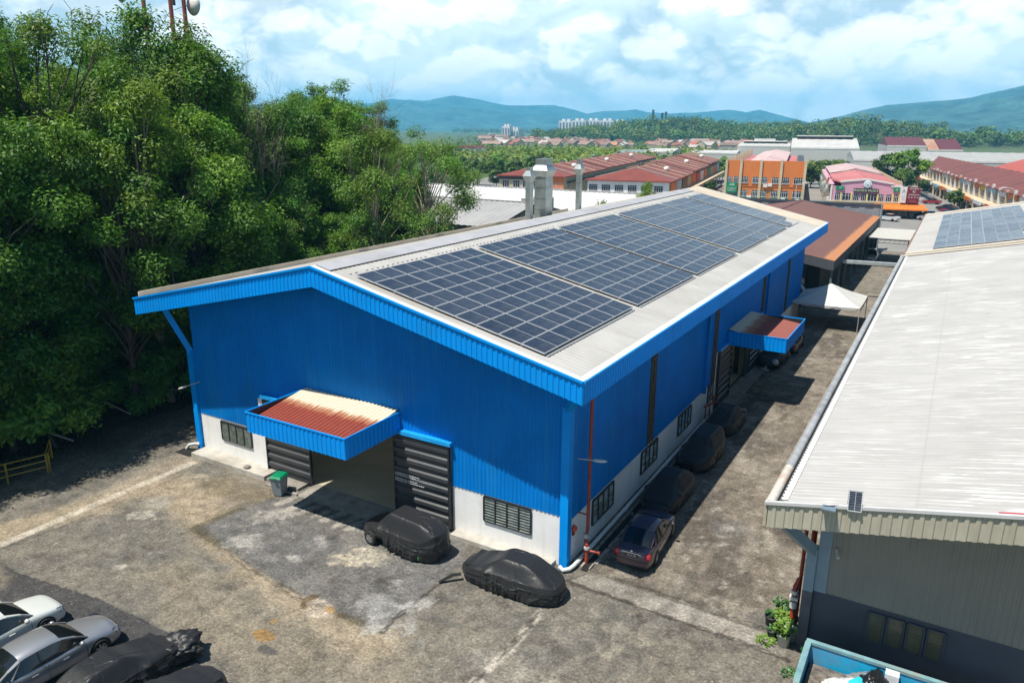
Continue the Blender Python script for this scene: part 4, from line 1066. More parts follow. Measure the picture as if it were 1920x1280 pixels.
# ================================================================ left neighbours seen over the roof
M_ROOF3 = roof_mat('grey_old_roof', (.34, .34, .335), (.24, .235, .23), .45, streak=.3, axis='x')
M_ROOF4 = roof_mat('white_old_roof', (.56, .555, .55), (.44, .43, .42), .3, streak=.3, axis='x')
def gable_x(label, x0, x1, y0, yr, y1, ze, zr, roofm, wallm, pitch=.9):
    e = empty('industrial_building', ((x0 + x1) / 2, (y0 + y1) / 2, 0), 0, label, 'building')
    for (ya, za) in ((y0, ze), (y1, ze)):
        d = Vector((0, ya - yr, za - zr)); m = MB()
        m.rib((x0, yr, zr), (1, 0, 0), x1 - x0, d.normalized(), 0, d.length, Vector((0, -(zr - ze) / (yr - ya), 1)).normalized(), pitch, .05); m.build('roof', roofm, e)
    m = MB(); m.poly([(x1 - .6, y0 + .5, 0), (x1 - .6, y1 - .5, 0), (x1 - .6, y1 - .5, ze - .1), (x1 - .6, yr, zr - .25), (x1 - .6, y0 + .5, ze - .1)]); m.box(x0, x1 - .65, y0 + .5, y0 + .7, 0, ze - .1); m.box(x0, x1 - .65, y1 - .7, y1 - .5, 0, ze - .1); m.build('wall', wallm, e)
    m = MB(); m.bar((x1, y0, ze - .15), (x1, yr, zr - .15), .08, .35); m.bar((x1, yr, zr - .15), (x1, y1, ze - .15), .08, .35); m.build('verge_board', M_DARK, e)
    m = MB(); m.bar((x0, yr, zr + .08), (x1, yr, zr + .08), .6, .08); m.build('ridge_cap', M_ROOF3, e)
    return e
M_GWALL = pm('stained_grey_wall', (.30, .29, .27), .85, var=.15, dirt=(.15, .14, .12), dirtf=.5)
gb = gable_x('grey roofed low building behind the wood and the blue warehouse', -66, -38, 55.6, 66.3, 77.2, 5.85, 8.1, M_ROOF3, M_GWALL)
m = MB(); m.box(-40.5, -37.2, 66.5, 70., 6.4, 8.6); m.build('roof_tank_screen', M_GWALL, gb)
gable_x('wide white roofed building in front of the red roofed shop rows', -86, -29.2, 78.5, 92., 106., 5.2, 7.75, M_ROOF4, M_WHITE)

# ================================================================ skip with rubbish, potted plants
sk = empty('skip', (13, -2.7, 0), 0, 'open blue steel skip heaped with rubbish in front of the slate wall', 'skip')
M_SKIP = pm('worn_blue_skip', (.006, .30, .56), .5, var=.15, scale=1.4, dirt=(.22, .075, .03), dirtf=.75, bump=.15)
M_SKIP2 = pm('rusty_skip_inside', (.008, .36, .62), .6, var=.15, scale=.9, dirt=(.25, .08, .03), dirtf=.7)
sx0, sx1, sy0, sy1, sz = 9.95, 16.4, -4.0, -1.52, 1.34
m = MB(); t = .07
m.box(sx0, sx1, sy0, sy0 + t, .12, sz - .1); m.box(sx0, sx1, sy1 - t, sy1, .12, sz - .1); m.box(sx0, sx0 + t, sy0 + t, sy1 - t, .12, sz - .1); m.box(sx1 - t, sx1, sy0 + t, sy1 - t, .12, sz - .1)
m.build('side_panel', M_SKIP, sk)
m = MB(); m.box(sx0 + t, sx1 - t, sy0 + t, sy1 - t, .12, .2)
for (a, b, c, d) in ((sx0 + t, sx1 - t, sy0 + t, sy0 + t + .015), (sx0 + t, sx1 - t, sy1 - t - .015, sy1 - t), (sx0 + t, sx0 + t + .015, sy0 + t + .02, sy1 - t - .02)): m.box(a, b, c, d, .2, sz - .12)
m.build('lining', M_SKIP2, sk)
m = MB()
for (y0_, y1_) in ((sy0 - .05, sy0 + .12), (sy1 - .12, sy1 + .05)): m.box(sx0 - .06, sx1 + .06, y0_, y1_, sz - .1, sz)
m.box(sx0 - .08, sx0 + .11, sy0 + .12, sy1 - .12, sz - .1, sz); m.build('top_rim', pm('weathered_rim', (.16, .30, .33), .6, var=.25, dirt=(.3, .2, .12), dirtf=.5), sk)
m = MB()
for k in range(9): x = sx0 + .3 + k * .75; m.box(x, x + .1, sy0 - .08, sy0, .12, sz - .1); m.box(x, x + .1, sy1, sy1 + .07, .12, sz - .1)
for y in (sy0 + .5, sy1 - .6): m.box(sx0 - .08, sx0, y, y + .1, .12, sz - .1)
m.build('rib', M_SKIP, sk)
from mathutils import noise as mnoise
def blob(name, c, s, mat, label, cat, seed, group=None, crumple=.28, n=5):
    bm = bmesh.new(); bmesh.ops.create_icosphere(bm, subdivisions=n, radius=1.)
    rr = random.Random(seed); off = Vector((rr.uniform(0, 50), rr.uniform(0, 50), rr.uniform(0, 50)))
    for v in bm.verts:
        d = v.co.copy()
        k = 1. + crumple * 1.5 * mnoise.noise(d * 1.3 + off) + crumple * .9 * abs(mnoise.noise(d * 3.1 + off)) - crumple * .55 * abs(mnoise.noise(d * 6.5 + off)) - crumple * .3 * abs(mnoise.noise(d * 13. + off))
        v.co = d * k; v.co.z = max(v.co.z, -.55)
        v.co = Vector((v.co.x * s[0], v.co.y * s[1], v.co.z * s[2]))
    me = bpy.data.meshes.new(name); bm.to_mesh(me); bm.free(); me.materials.append(mat)
    for p in me.polygons: p.use_smooth = True
    o = bpy.data.objects.new(name, me); COL.objects.link(o); o.location = c; o.rotation_euler = (0, 0, rr.uniform(0, 6))
    return tag(o, label, cat, group)
M_BAG = pm('black_bag_plastic', (.012, .012, .013), .28, var=.3, bump=.6, bscale=9); M_WBAG = pm('white_bag_plastic', (.62, .63, .62), .4, var=.08, bump=.5, bscale=8)
M_CYAN = pm('cyan_sheet', (.03, .48, .56), .45); M_CARD = pm('brown_card', (.33, .20, .11), .8)
blob('rubbish_bag', (12.15, -2.25, .95), (.6, .4, .32), M_BAG, 'shiny black rubbish bag lying nearest the far rim of the skip', 'bag', 1)
blob('rubbish_bag', (12.9, -2.75, .9), (.55, .42, .34), M_BAG, 'crumpled black bag in the middle of the skip heap', 'bag', 2)
blob('rubbish_bag', (13.6, -3.1, .85), (.5, .45, .3), M_BAG, 'black bag at the right of the skip heap, beside white bags', 'bag', 3)
blob('rubbish_bag', (11.15, -2.75, .8), (.6, .42, .22), M_WBAG, 'large flattened white bag at the left end of the skip', 'bag', 4)
blob('rubbish_bag', (13.2, -2.2, .95), (.36, .3, .25), M_WBAG, 'small white bag behind the black bags in the skip', 'bag', 5)
blob('rubbish_bag', (12.4, -3.2, .9), (.45, .35, .22), M_WBAG, 'white bag near the front rim of the skip', 'bag', 6)
blob('rubbish_bag', (11.8, -1.95, .85), (.55, .25, .16), pm('grey_film', (.20, .21, .22), .35, bump=.5), 'torn grey plastic film tucked under the black bags in the skip', 'bag', 7)
m = MB(); m.box(12.35, 12.75, -2.0, -1.7, .95, 1.32); tag(m.build('foam_box', pm('white_foam', (.68, .69, .70), .6)), 'square white foam box standing against the far skip wall', 'box')
m = MB(); m.bar((11.5, -2.45, 1.08), (12.5, -3.15, 1.02), .5, .03); tag(m.build('plastic_sheet', M_CYAN), 'bright cyan plastic sheet lying on top of the skip rubbish', 'sheet')
m = MB(); m.tube([(12.2, -2.75, 1.02), (12.65, -2.85, 1.05)], .09, 10); tag(m.build('cardboard_roll', M_CARD), 'short brown ended roll on top of the skip rubbish', 'roll')
m = MB(); m.box(10.1, 16., -3.85, -1.65, .2, .55); tag(m.build('rubbish', pm('mixed_rubbish', (.15, .13, .11), .9, var=.6, scale=5, bump=1.)), kind='stuff')

def leafy(name, c, r, h, n, mat, parent, seed, ls=.09):
    rr = random.Random(seed); m = MB()
    for i in range(n):
        th = rr.uniform(0, 2 * PI); q = rr.random() ** .5; z = rr.random() ** .8
        p = Vector((c[0] + r * q * math.cos(th), c[1] + r * q * math.sin(th), c[2] + h * z))
        d = Vector((math.cos(th) * .7 + rr.gauss(0, .4), math.sin(th) * .7 + rr.gauss(0, .4), rr.uniform(-.2, .8))).normalized(); s = d.cross(Vector((rr.gauss(0, .4), rr.gauss(0, .4), 1))).normalized(); l = ls * rr.uniform(.7, 1.5)
        m.add([p, p + d * l * .5 + s * l * .3, p + d * l, p + d * l * .5 - s * l * .3], [(0, 1, 2, 3)])
    for i in range(6):
        th = rr.uniform(0, 6.3); m.tube([(c[0], c[1], c[2] - .05), (c[0] + r * .5 * math.cos(th), c[1] + r * .5 * math.sin(th), c[2] + h * .7)], .008, 4)
    return m.build(name, mat, parent)
M_LEAFY = pm('bright_potted_leaf', (.12, .22, .025), .5, var=.35, scale=6); M_LEAFD = pm('deep_potted_leaf', (.045, .13, .03), .5, var=.4, scale=6); M_SOIL = pm('potting_soil', (.03, .022, .015), .95)
M_POTW = pm('pale_bucket', (.55, .57, .57), .45, var=.06); M_POTB = pm('dark_pot', (.035, .04, .045), .4); M_POTG = pm('grey_tub', (.25, .30, .32), .5)
def potted(x, y, r, h, mat, leaf, lr, lh, n, label, seed):
    e = empty('potted_plant', (x, y, 0), 0, label, 'plant', 'pots by the grey corner downpipe')
    m = MB(); m.lathe((x, y, 0), [(0, .0), (r * .8, 0), (r, h), (r * 1.08, h), (r * 1.08, h + .03), (r * .92, h + .03), (r * .9, h - .04)], 18); m.build('pot', mat, e)
    m = MB(); m.lathe((x, y, 0), [(r * .93, h - .04), (0, h - .02)], 14); m.build('soil', M_SOIL, e)
    if n: leafy('foliage', (x, y, h), lr, lh, n, leaf, e, seed, .13)
potted(9.02, -.42, .24, .46, M_POTW, M_LEAFY, .30, .42, 260, 'tall pale bucket with a bright lime green bushy plant, nearest the slab edge', 1)
potted(8.55, -.12, .19, .25, M_POTB, M_LEAFD, .12, .1, 14, 'small dark pot with hardly any growth beside the lime green plant', 2)
potted(8.38, .55, .24, .36, M_POTB, M_LEAFD, .16, .14, 24, 'dark banded tub with low sprouts, farthest out into the alley', 3)
potted(8.85, .42, .26, .4, M_POTW, M_LEAFY, .30, .3, 200, 'white bucket of yellow green leaves in the middle of the pots', 4)
potted(8.62, .95, .20, .32, pm('tan_pot', (.34, .26, .19), .6), M_LEAFY, .18, .16, 50, 'tan rimmed pot with a little yellow green plant', 5)
potted(8.55, 1.4, .22, .34, M_POTG, M_LEAFD, .24, .28, 80, 'grey tub with thin feathery stems, farthest from the skip', 6)
potted(8.98, 1.25, .2, .42, pm('white_crate_pot', (.6, .58, .55), .6), M_LEAFD, .2, .18, 70, 'white square looking pot with deep green leaves by the red valve', 7)
e = empty('paint_bucket', (9.22, .05, 0), 0, 'pale bucket with blue water standing against the orange pipe', 'bucket')
m = MB(); m.lathe((9.22, .05, 0), [(0, 0), (.17, 0), (.21, .42), (.225, .42), (.225, .45), (.19, .45), (.185, .36)], 18); m.build('bucket_body', M_POTW, e)
m = MB(); m.lathe((9.22, .05, 0), [(.19, .37), (0, .37)], 14); m.build('water', pm('blue_water', (.1, .33, .38), .1), e)
o = leafy('weed', (8.42, -.52, .0), .32, .05, 150, M_LEAFY, None, 21, .1); tag(o, 'low green weeds sprouting along the slab edge by the pots', 'weed')
o = leafy('weed', (9.5, -1.9, .0), .25, .08, 80, M_LEAFD, None, 22, .1); tag(o, 'small weed clump in front of the skip corner', 'weed')
o = leafy('weed', (11.3, -.9, .0), .7, .35, 260, M_LEAFD, None, 23, .14); tag(o, 'dark weeds behind the skip at the foot of the slate wall', 'weed')
o = leafy('weed', (10.1, -.8, .0), .35, .45, 160, M_LEAFD, None, 24, .14); tag(o, 'weed tuft between the skip and the grey downpipe', 'weed')
# ================================================================ cars
def paint(name, col, metal=.4, rough=.28):
    return pm(name, col, rough, metal=metal, var=.03, scale=1., coat=.7)
M_CGLASS = pm('car_glass', (.008, .010, .012), .06, var=.1, spec=.9)
M_TYRE = pm('tyre_rubber', (.012, .012, .012), .8)
M_RIM = pm('alloy_rim', (.42, .43, .44), .3, metal=.8)
M_LENS = pm('headlamp_lens', (.25, .28, .30), .08, spec=.9); M_TAIL = pm('tail_lamp', (.36, .012, .015), .15, spec=.8); M_TRIM = pm('black_trim', (.012, .012, .013), .5)
M_PLATE = pm('black_plate', (.012, .012, .012), .4); M_PLTXT = pm('plate_white', (.75, .75, .75), .5)
M_CHROME = pm('chrome', (.62, .63, .64), .15, metal=1.)
def lerp_tab(tab, y):
    for (a, va), (b, vb) in zip(tab[:-1], tab[1:]):
        if y <= b: t = (y - a) / (b - a); t = max(0, t); return va + (vb - va) * (t * t * (3 - 2 * t))
    return tab[-1][1]
def wheel(parent, x, y, r, sx):
    m = MB().local(); m.lathe((x, y, r), [(r * .62, -.10), (r * .9, -.11), (r, -.08), (r, .08), (r * .9, .11), (r * .62, .10)], 24, axis='x')
    t = m.build('wheel', M_TYRE, parent)
    m = MB().local(); xo = x + sx * .085
    m.lathe((x, y, r), [(r * .64, sx * .09), (r * .6, sx * .095), (r * .56, sx * .05)], 24, axis='x')
    for k in range(7):
        a = 2 * PI * k / 7; m.bar((xo, y + math.cos(a) * r * .12, r + math.sin(a) * r * .12), (xo, y + math.cos(a) * r * .6, r + math.sin(a) * r * .6), .055, .03, up=(1, 0, 0))
    m.lathe((x, y, r), [(0, sx * .10), (r * .16, sx * .1), (r * .16, sx * .06)], 12, axis='x'); m.build('rim', M_RIM, t)
    m = MB().local(); m.lathe((x, y, r), [(0, sx * .03), (r * .6, sx * .03)], 20, axis='x'); m.build('brake_disc', M_TRIM, t)
def make_car(name, mat, Ln=4.6, Wd=1.8, H=1.45, suv=False, label='', group=None, plate=None, crash=False, tailgrey=False):
    e = empty(name, (0, 0, 0), 0, label, 'car', group)
    hw = Wd / 2; h = Ln / 2; zb = .17; wr = .325 if not suv else .35
    yA, yB, yC, yD = (h * .46, h * .12, -h * .42, -h * .74) if not suv else (h * .50, h * .20, -h * .55, -h * .90)
    top = [(-h, .62), (-h + .06, .86), (-h + .25, .93), (yD, .96), (0, .95), (yA, .96), (h * .62, .90), (h - .30, .80), (h - .07, .66), (h, .48)]
    if suv: top = [(a, b + .10) for a, b in top]
    wid = [(-h, hw * .72), (-h + .10, hw * .88), (-h + .5, hw * .97), (0, hw), (h - .7, hw * .97), (h - .22, hw * .87), (h, hw * .60)]
    ys = [-h, -h + .05, -h + .16, -h + .4] + list(np.linspace(-h + .7, h - .8, 12)) + [h - .5, h - .25, h - .1, h]
    S = []
    for y in ys:
        t = lerp_tab(top, y); w_ = lerp_tab(wid, y); zl = zb + (.14 if y > h - .06 or y < -h + .04 else .0)
        zm = zl + (t - zl) * .52
        row = [(0, zl), (w_ * .84, zl), (w_ * .97, zl + .07), (w_ * 1.0, zm - .05), (w_ * .985, zm + .06), (w_ * .95, zl + (t - zl) * .86), (w_ * .84, t - .01), (w_ * .45, t + .03), (0, t + .04)]
        full = [(x, y, z) for x, z in row] + [(-x, y, z) for x, z in row[-2:0:-1]]
        S.append(full)
    n = len(S[0]); v = [p for r_ in S for p in r_]
    f = [(i * n + j, (i + 1) * n + j, (i + 1) * n + (j + 1) % n, i * n + (j + 1) % n) for i in range(len(S) - 1) for j in range(n)]
    f.append(tuple(range(n))); f.append(tuple(range((len(S) - 1) * n, len(S) * n))[::-1])
    m = MB().local(); m.add(v, f, 0, True)
    if crash:   # buckled bonnet
        for i, p in enumerate(m.v):
            if p[1] > h * .52 and p[2] > .72: m.v[i] = (p[0], p[1] - .05 * abs(p[0]), p[2] + .09 * math.sin(p[0] * 4 + 1) * (p[1] - h * .5))
    body = m.build('body', mat, e)
    ss = body.modifiers.new('s', 'SUBSURF'); ss.levels = ss.render_levels = 2
    wy = (h - .92 * Ln / 4.6, -h + .98 * Ln / 4.6)
    cut = MB().local()
    for y in wy: cut.lathe((0, y, wr), [(0, -hw * 1.2), (wr + .055, -hw * 1.2), (wr + .055, hw * 1.2), (0, hw * 1.2)], 28, axis='x')
    co = cut.build('cutter', M_TRIM)
    bm = bmesh.new(); bm.from_mesh(co.data); bmesh.ops.remove_doubles(bm, verts=bm.verts, dist=1e-5); bmesh.ops.recalc_face_normals(bm, faces=bm.faces); bm.to_mesh(co.data); bm.free()
    bm = bmesh.new(); bm.from_mesh(body.data); bmesh.ops.recalc_face_normals(bm, faces=bm.faces); bm.to_mesh(body.data); bm.free()
    bo = body.modifiers.new('b', 'BOOLEAN'); bo.operation = 'DIFFERENCE'; bo.object = co; bo.solver = 'EXACT'
    bpy.context.view_layer.update()
    me = bpy.data.meshes.new_from_object(body.evaluated_get(bpy.context.evaluated_depsgraph_get()))
    body.modifiers.clear(); body.data = me; bpy.data.objects.remove(co)
    if len(me.materials) > 1:
        me.materials.pop(index=1)
    m = MB().local(); m.box(-hw * .86, hw * .86, -h + .25, h - .3, .2, .62); m.build('underbody', M_TRIM, e)
    for y in wy:
        for s in (-1, 1): wheel(e, s * (hw - .115), y, wr, s)
    # cabin loft
    zbt = .93 + (.10 if suv else 0); ycs = [yA + .02, (yA + yB) / 2 + .02, yB, yB - .25, (yB + yC) / 2, yC + .2, yC, (yC + yD) / 2, yD - .02]
    zr = [zbt + .02, zbt + (H - zbt) * .60, H - .05, H - .005, H, H - .015, H - .055, zbt + (H - zbt) * (.60 if not suv else .62), zbt + .03]
    wb = [hw * .80, hw * .87, hw * .90, hw * .91, hw * .91, hw * .91, hw * .90, hw * .86, hw * .78]
    wt = [hw * .76, hw * .72, hw * .645, hw * .64, hw * .64, hw * .635, hw * .63, hw * .70, hw * .72]
    rows = []
    for y, z, b, t in zip(ycs, zr, wb, wt):
        dz = z - zbt
        rows.append([(b, y, zbt - .03), (t + (b - t) * .18, y, zbt + dz * .78), (t * .97, y, z - dz * .06 - .012), (t * .55, y, z + .012), (0, y, z + .02)])
    parts = {'windscreen': MB().local(), 'rear_window': MB().local(), 'side_window': MB().local(), 'roof': MB().local()}
    for i in range(len(rows) - 1):
        for s in (1, -1):
            for j in range(4):
                q = [rows[i][j], rows[i][j + 1], rows[i + 1][j + 1], rows[i + 1][j]]; q = [(s * x, y, z) for x, y, z in q]
                if s < 0: q = q[::-1]
                if j == 0: k = 'side_window'
                elif j == 1: k = 'roof'
                elif i < 2: k = 'windscreen'
                elif i >= 6: k = 'rear_window'
                else: k = 'roof'
                parts[k].add(q, [(0, 1, 2, 3)], 0, True)
    for k, mb in parts.items():
        po = mb.build(k, mat if k == 'roof' else M_CGLASS, e)
        bm = bmesh.new(); bm.from_mesh(po.data); bmesh.ops.remove_doubles(bm, verts=bm.verts, dist=1e-4); bm.to_mesh(po.data); bm.free()
    m = MB().local()
    for s in (1, -1):
        for i0, w_ in ((0, .05), (1, .05)):
            a = rows[i0][1]; b = rows[i0 + 1][1]; m.bar((s * (a[0] + .006), a[1], a[2]), (s * (b[0] + .006), b[1], b[2] + .01), w_, .05)
        for i0 in (6, 7):
            a = rows[i0][1]; b = rows[i0 + 1][1]; m.bar((s * (a[0] + .006), a[1], a[2] + .005), (s * (b[0] + .006), b[1], b[2]), .09, .05)
            a = rows[i0][0]; m.bar((s * (rows[7][0][0] + .005), rows[7][0][1], zbt - .03), (s * (rows[6][1][0] + .005), rows[6][1][1], rows[6][1][2]), .10, .03)
    m.build('pillar', mat, e)
    m = MB().local()
    for s in (1, -1):
        a = rows[4][0]; b = rows[4][1]; m.bar((s * (a[0] + .005), a[1] - .1, a[2]), (s * (b[0] + .005), b[1] - .1, b[2]), .07, .02, up=(0, 1, 0))
        m.bar((s * (rows[1][0][0] + .01), rows[0][0][1] - .3, zbt - .02), (s * (rows[7][0][0] + .01), rows[8][0][1] + .3, zbt - .02), .02, .025)
    m.build('window_trim', M_TRIM, e)
    for s in (1, -1):
        bmn = MB().local(); c = Vector((s * (hw * .99 + .09), yA - .30, zbt + .06)); bmn.lathe(c, [(0, -.07), (.075, -.05), (.10, .02), (.07, .075), (0, .085)], 12, axis='y'); bmn.bar(c, c + Vector((-s * .16, 0, -.05)), .05, .03); bmn.build('mirror', mat, e)
        hl = MB().local(); yf = h - .33; w1 = lerp_tab(wid, yf); zt = lerp_tab(top, yf)
        for (ya, yb_) in ((h - .42, h - .22), (h - .22, h - .09)):
            hl.quad((s * lerp_tab(wid, ya) * .97, ya, lerp_tab(top, ya) - .17), (s * lerp_tab(wid, yb_) * .965, yb_, lerp_tab(top, yb_) - .14), (s * lerp_tab(wid, yb_) * .86, yb_, lerp_tab(top, yb_) - .015), (s * lerp_tab(wid, ya) * .90, ya, lerp_tab(top, ya) - .03))
        hl.lathe((s * hw * .68, h - .16, .53 + (.1 if suv else 0)), [(0, -.1), (.085, -.06), (.08, .04), (0, .08)], 14, axis='y'); hl.build('headlight', M_LENS, e)
        tl = MB().local(); tl.lathe((s * hw * .76, -h + .13, .73 + (.12 if suv else 0)), [(0, -.13), (.13, -.09), (.16, .02), (.12, .16), (0, .22)], 14, axis='y'); tl.build('tail_light', M_TAIL, e)
        d = MB().local()
        for y in (.28, -.72):
            zz = .98 + (.1 if suv else 0); d.bar((s * (hw * .985), y + .1, .70), (s * (hw * .985), y - .1, .70), .03, .03)
        d.build('door_handle', mat, e)
        d = MB().local()
        for y in (yA - .12, -.28 * Ln / 4.6, yD + .55): d.bar((s * (hw * .998), y, .30), (s * (hw * .972), y, zbt - .08), .008, .01, up=(0, 1, 0))
        d.build('door_gap', M_TRIM, e)
    m = MB().local(); m.box(-.42, .42, h - .05, h + .004, .34, .50); m.box(-.32, .32, h - .1, h - .01, .51, .58); m.build('grille', M_TRIM, e)
    m = MB().local(); m.box(-.26, .26, -h - .012, -h + .05, .70 + (.1 if suv else 0), .82 + (.1 if suv else 0)); pl = m.build('number_plate', M_PLATE, e)
    if plate:
        me = text_mesh(plate, .115, .004); me.materials.clear(); me.materials.append(M_PLTXT)
        me.transform(Matrix.Translation((0, -h - .018, .76)) @ Matrix.Rotation(PI / 2, 4, 'X')); o = bpy.data.objects.new('lettering', me); COL.objects.link(o); o.parent = pl
        m = MB().local(); m.bar((-.42, -h - .005, .87), (.42, -h - .005, .87), .03, .035); m.lathe((0, -h - .01, .95), [(0, -.02), (.05, -.02), (.06, .0)], 12, axis='y'); m.build('chrome_strip', M_CHROME, e)
        m = MB().local(); m.box(-.75, .75, -h - .018, -h + .02, .50, .545); m.build('bumper_strip', mat, e)
    return e
def put(e, x, y, rz): e.location = (x, y, .012); e.rotation_euler = (0, 0, rz); return e
put(make_car('parked_car', paint('pearl_white_paint', (.60, .63, .60), 0.1), 4.6, 1.82, 1.46, label='white hatchback with dark glass, farthest from the warehouse in the bottom corner row'), -15.3, -15.15, -.02)
put(make_car('parked_car', paint('silver_paint', (.40, .41, .43), .65, .32), 4.75, 1.82, 1.46, label='silver saloon with a buckled bonnet parked beside the white car', crash=True), -12.45, -14.85, -.03)
put(make_car('parked_car', paint('plum_black_paint', (.085, .060, .080), .45, .3), 4.45, 1.74, 1.42, label='dark plum saloon with red tail lights beside the white side wall', plate='WLA 98'), 2.35, 3.35, .06)
put(make_car('parked_car', paint('black_paint', (.012, .012, .013), .3), 4.5, 1.8, 1.45, label='black car standing deep inside the open front doorway'), -12.4, 10.5, 2.6)
put(make_car('parked_car', paint('worn_black_paint', (.016, .017, .018), .3, .4), 4.5, 1.8, 1.46, label='black car in shade beyond the covered wreck by the far side wall'), 1.55, 39.6, .02)
put(make_car('parked_car', paint('white_suv_paint', (.58, .59, .60), .1), 4.7, 1.88, 1.72, True, label='white estate car nosed out from beside the brown shed'), 2.6, 92., PI + .02)
# ---------------------------------------------------------------- cars under black covers
def cover_mat():
    m, g = newmat('black_car_cover')
    co = g.n('ShaderNodeTexCoord').outputs['Object']
    n = g.noise(co, 1.1, 4, .6); d = g.noise(co, 7., 6, .7)
    c = g.mix(n, (.0105, .0108, .0120), (.0170, .0175, .0190))
    c = g.mix(g.math('MULTIPLY', g.ramp(d, [(.5, 0.), (.7, 1.)]), .22), c, (.026, .025, .023))
    sp = g.noise(co, 42., 2, .5); c = g.mix(g.ramp(sp, [(.72, 0.), (.76, .35)]), c, (.06, .058, .052))
    wr = g.noise(g.scaled(co, 2.2, 2.2, .7), 3.2, 6, .65, 1.2)
    bmp = g.n('ShaderNodeBump', {'Strength': .35, 'Distance': .04, 'Height': wr})
    finish(g, g.n('ShaderNodeBsdfPrincipled', {'Base Color': c, 'Roughness': .46, 'Normal': bmp, 'Specular IOR Level': .42, 'Sheen Weight': .05}))
    return m
M_COVER = cover_mat()
def covered(x, y, rz, Ln, Wd, H, label, seed, suv=False, hem=.10, loose=1., lift=None, wheel_at=None, mirror=True, fuzz=1.):
    e = empty('covered_car', (x, y, .012), rz, label, 'car', 'cars under black covers')
    h = Ln / 2; hw = Wd / 2; nt_, nk = 640, 110
    th = np.linspace(0, 2 * PI, nt_, endpoint=True); ks = np.linspace(0, 1.62, nk)
    T, K = np.meshgrid(th, ks, indexing='ij')
    ct, st = np.cos(T), np.sin(T); p = 3.6
    rr = (np.abs(ct / hw) ** p + np.abs(st / h) ** p) ** (-1 / p)
    q = np.minimum(K, 1.)
    taper = 1 - .10 * np.clip((np.abs(rr * q * st) - h * .55) / (h * .45), 0, 1) ** 2
    px = rr * q * ct * taper; py = rr * q * st
    yy = py / h
    if suv:
        zb = 1.0 - .20 * sstep(.35, 1., yy) ** 1.4 - .05 * sstep(-.8, -1, yy); cab = (H - 1.0) * sstep(.62, .18, yy) * (1 - .30 * sstep(-.55, -1.0, yy))
    else:
        zb = .93 - .22 * sstep(.4, 1., yy) ** 1.3 - .06 * sstep(-.7, -1, yy); cab = (H - .93) * sstep(.56, .02, yy) * sstep(-.95, -.30, yy)
    S_ = 1 - sstep(.50, .97, np.abs(px) / hw) * .90
    z = zb + cab * S_
    edge = np.clip((q - .80) / .20, 0, 1); z = z - .10 * edge ** 2
    dn = np.clip((K - 1.) / .62, 0, 1)
    arc = T * (h + hw) * .62
    fx = arc * 1.0
    hemz = hem + .10 * (fbm(fx * .8, fx * 0, seed + 4, 3) - .35)
    if lift:
        for (a, wd, up) in lift: hemz = hemz + up * np.exp(-((np.angle(np.exp(1j * (T - a)))) / wd) ** 2)
    hemz = np.maximum(hemz, .015)
    z = z * (1 - dn) + hemz * dn
    # hanging cloth: soft vertical folds that start below the shoulder line, sharper towards the hem
    def ridge(n_): return 1 - np.abs(n_ - .5) * 2
    warp_ = (fbm(fx * .7, dn * 2.2, seed + 9, 3) - .5) * 1.6
    f1 = ridge(fbm(fx * 1.7 + warp_ * .7, dn * .35 + seed, seed + 1, 2)) ** 2.2
    f2 = ridge(fbm(fx * 4.2 + warp_ * .9, dn * .4 + seed, seed + 2, 2)) ** 2.4
    f3 = ridge(fbm(fx * 9.5 + warp_ * 1.2, dn * .7, seed + 3, 2)) ** 3
    sag = ridge(fbm(fx * .9 - dn * 1.8, dn * 2.6 + fx * .22, seed + 8, 3)) ** 5
    sd_ = np.clip(dn * 1.6, 0, 1)
    out = .05 * np.sin(PI * np.clip(dn, 0, 1)) + loose * ((f1 - .4) * .17 * dn ** .8 + (f2 - .35) * .065 * sd_ + (f3 - .3) * .018 * sd_ + (sag - .3) * .05 * np.sin(PI * dn)) - .05 * dn ** 3
    nl = np.hypot(ct / hw, st / h); ox, oy = ct / hw / nl, st / h / nl
    px = px + ox * out; py = py + oy * out
    # shallow creases over the top
    cr = np.abs(fbm(px * 1.7 + 9, py * 1.2, seed + 5, 4) - .5) * 2; cr2 = fbm(px * 3, py * 3, seed + 6, 3) - .5
    z = z + fuzz * (1 - dn) * (.020 * np.minimum(cr, .12) / .12 - .02 + .008 * cr2) * np.clip(K * 3, .3, 1)
    if mirror:
        for s in (1, -1):
            d2 = ((px - s * hw * .98) / .16) ** 2 + ((py - h * (.36 if not suv else .42)) / .16) ** 2 + ((z - .93 - (.08 if suv else 0)) / .16) ** 2
            px = px + s * .13 * np.exp(-d2)
    V = np.stack([px, py, z], -1)
    grid_mesh('cover', V, M_COVER, e, flip=True)
    # dark body underneath so nothing shows through below the hem
    m = MB().local(); m.box(-hw * .72, hw * .72, -h * .86, h * .86, .2, .8); m.build('car_body', M_TRIM, e)
    r = .33
    for yw in (h * .60, -h * .58):
        for s in (-1, 1):
            if wheel_at and (s, yw > 0) in wheel_at: wheel(e, s * (hw - .02), yw + (.08 if yw > 0 else 0), r, s)
            else:
                m = MB().local(); m.lathe((s * (hw - .24), yw, r), [(0, -.1), (r, -.1), (r, .1), (0, .1)], 18, axis='x'); m.build('wheel', M_TYRE, e)
    return e
c1 = covered(-6.9, -2.12, PI / 2 - .09, 4.25, 1.80, 1.66, 'black covered estate car with one front wheel showing, before the sliding door', 11, True, lift=[(2.45, .22, .50)], wheel_at=[(-1, True), (1, True)], loose=1.15)
m = MB().local(); m.box(-.93, -.915, -1.55, -1.53, .28, .42); m.build('green_tag', pm('green_tag', (.05, .5, .12), .6), c1)
c2 = covered(-1.25, -2.33, PI / 2 + .02, 4.35, 1.76, 1.45, 'black covered saloon parked across the near corner of the warehouse', 23, False, loose=1.1, hem=.07)
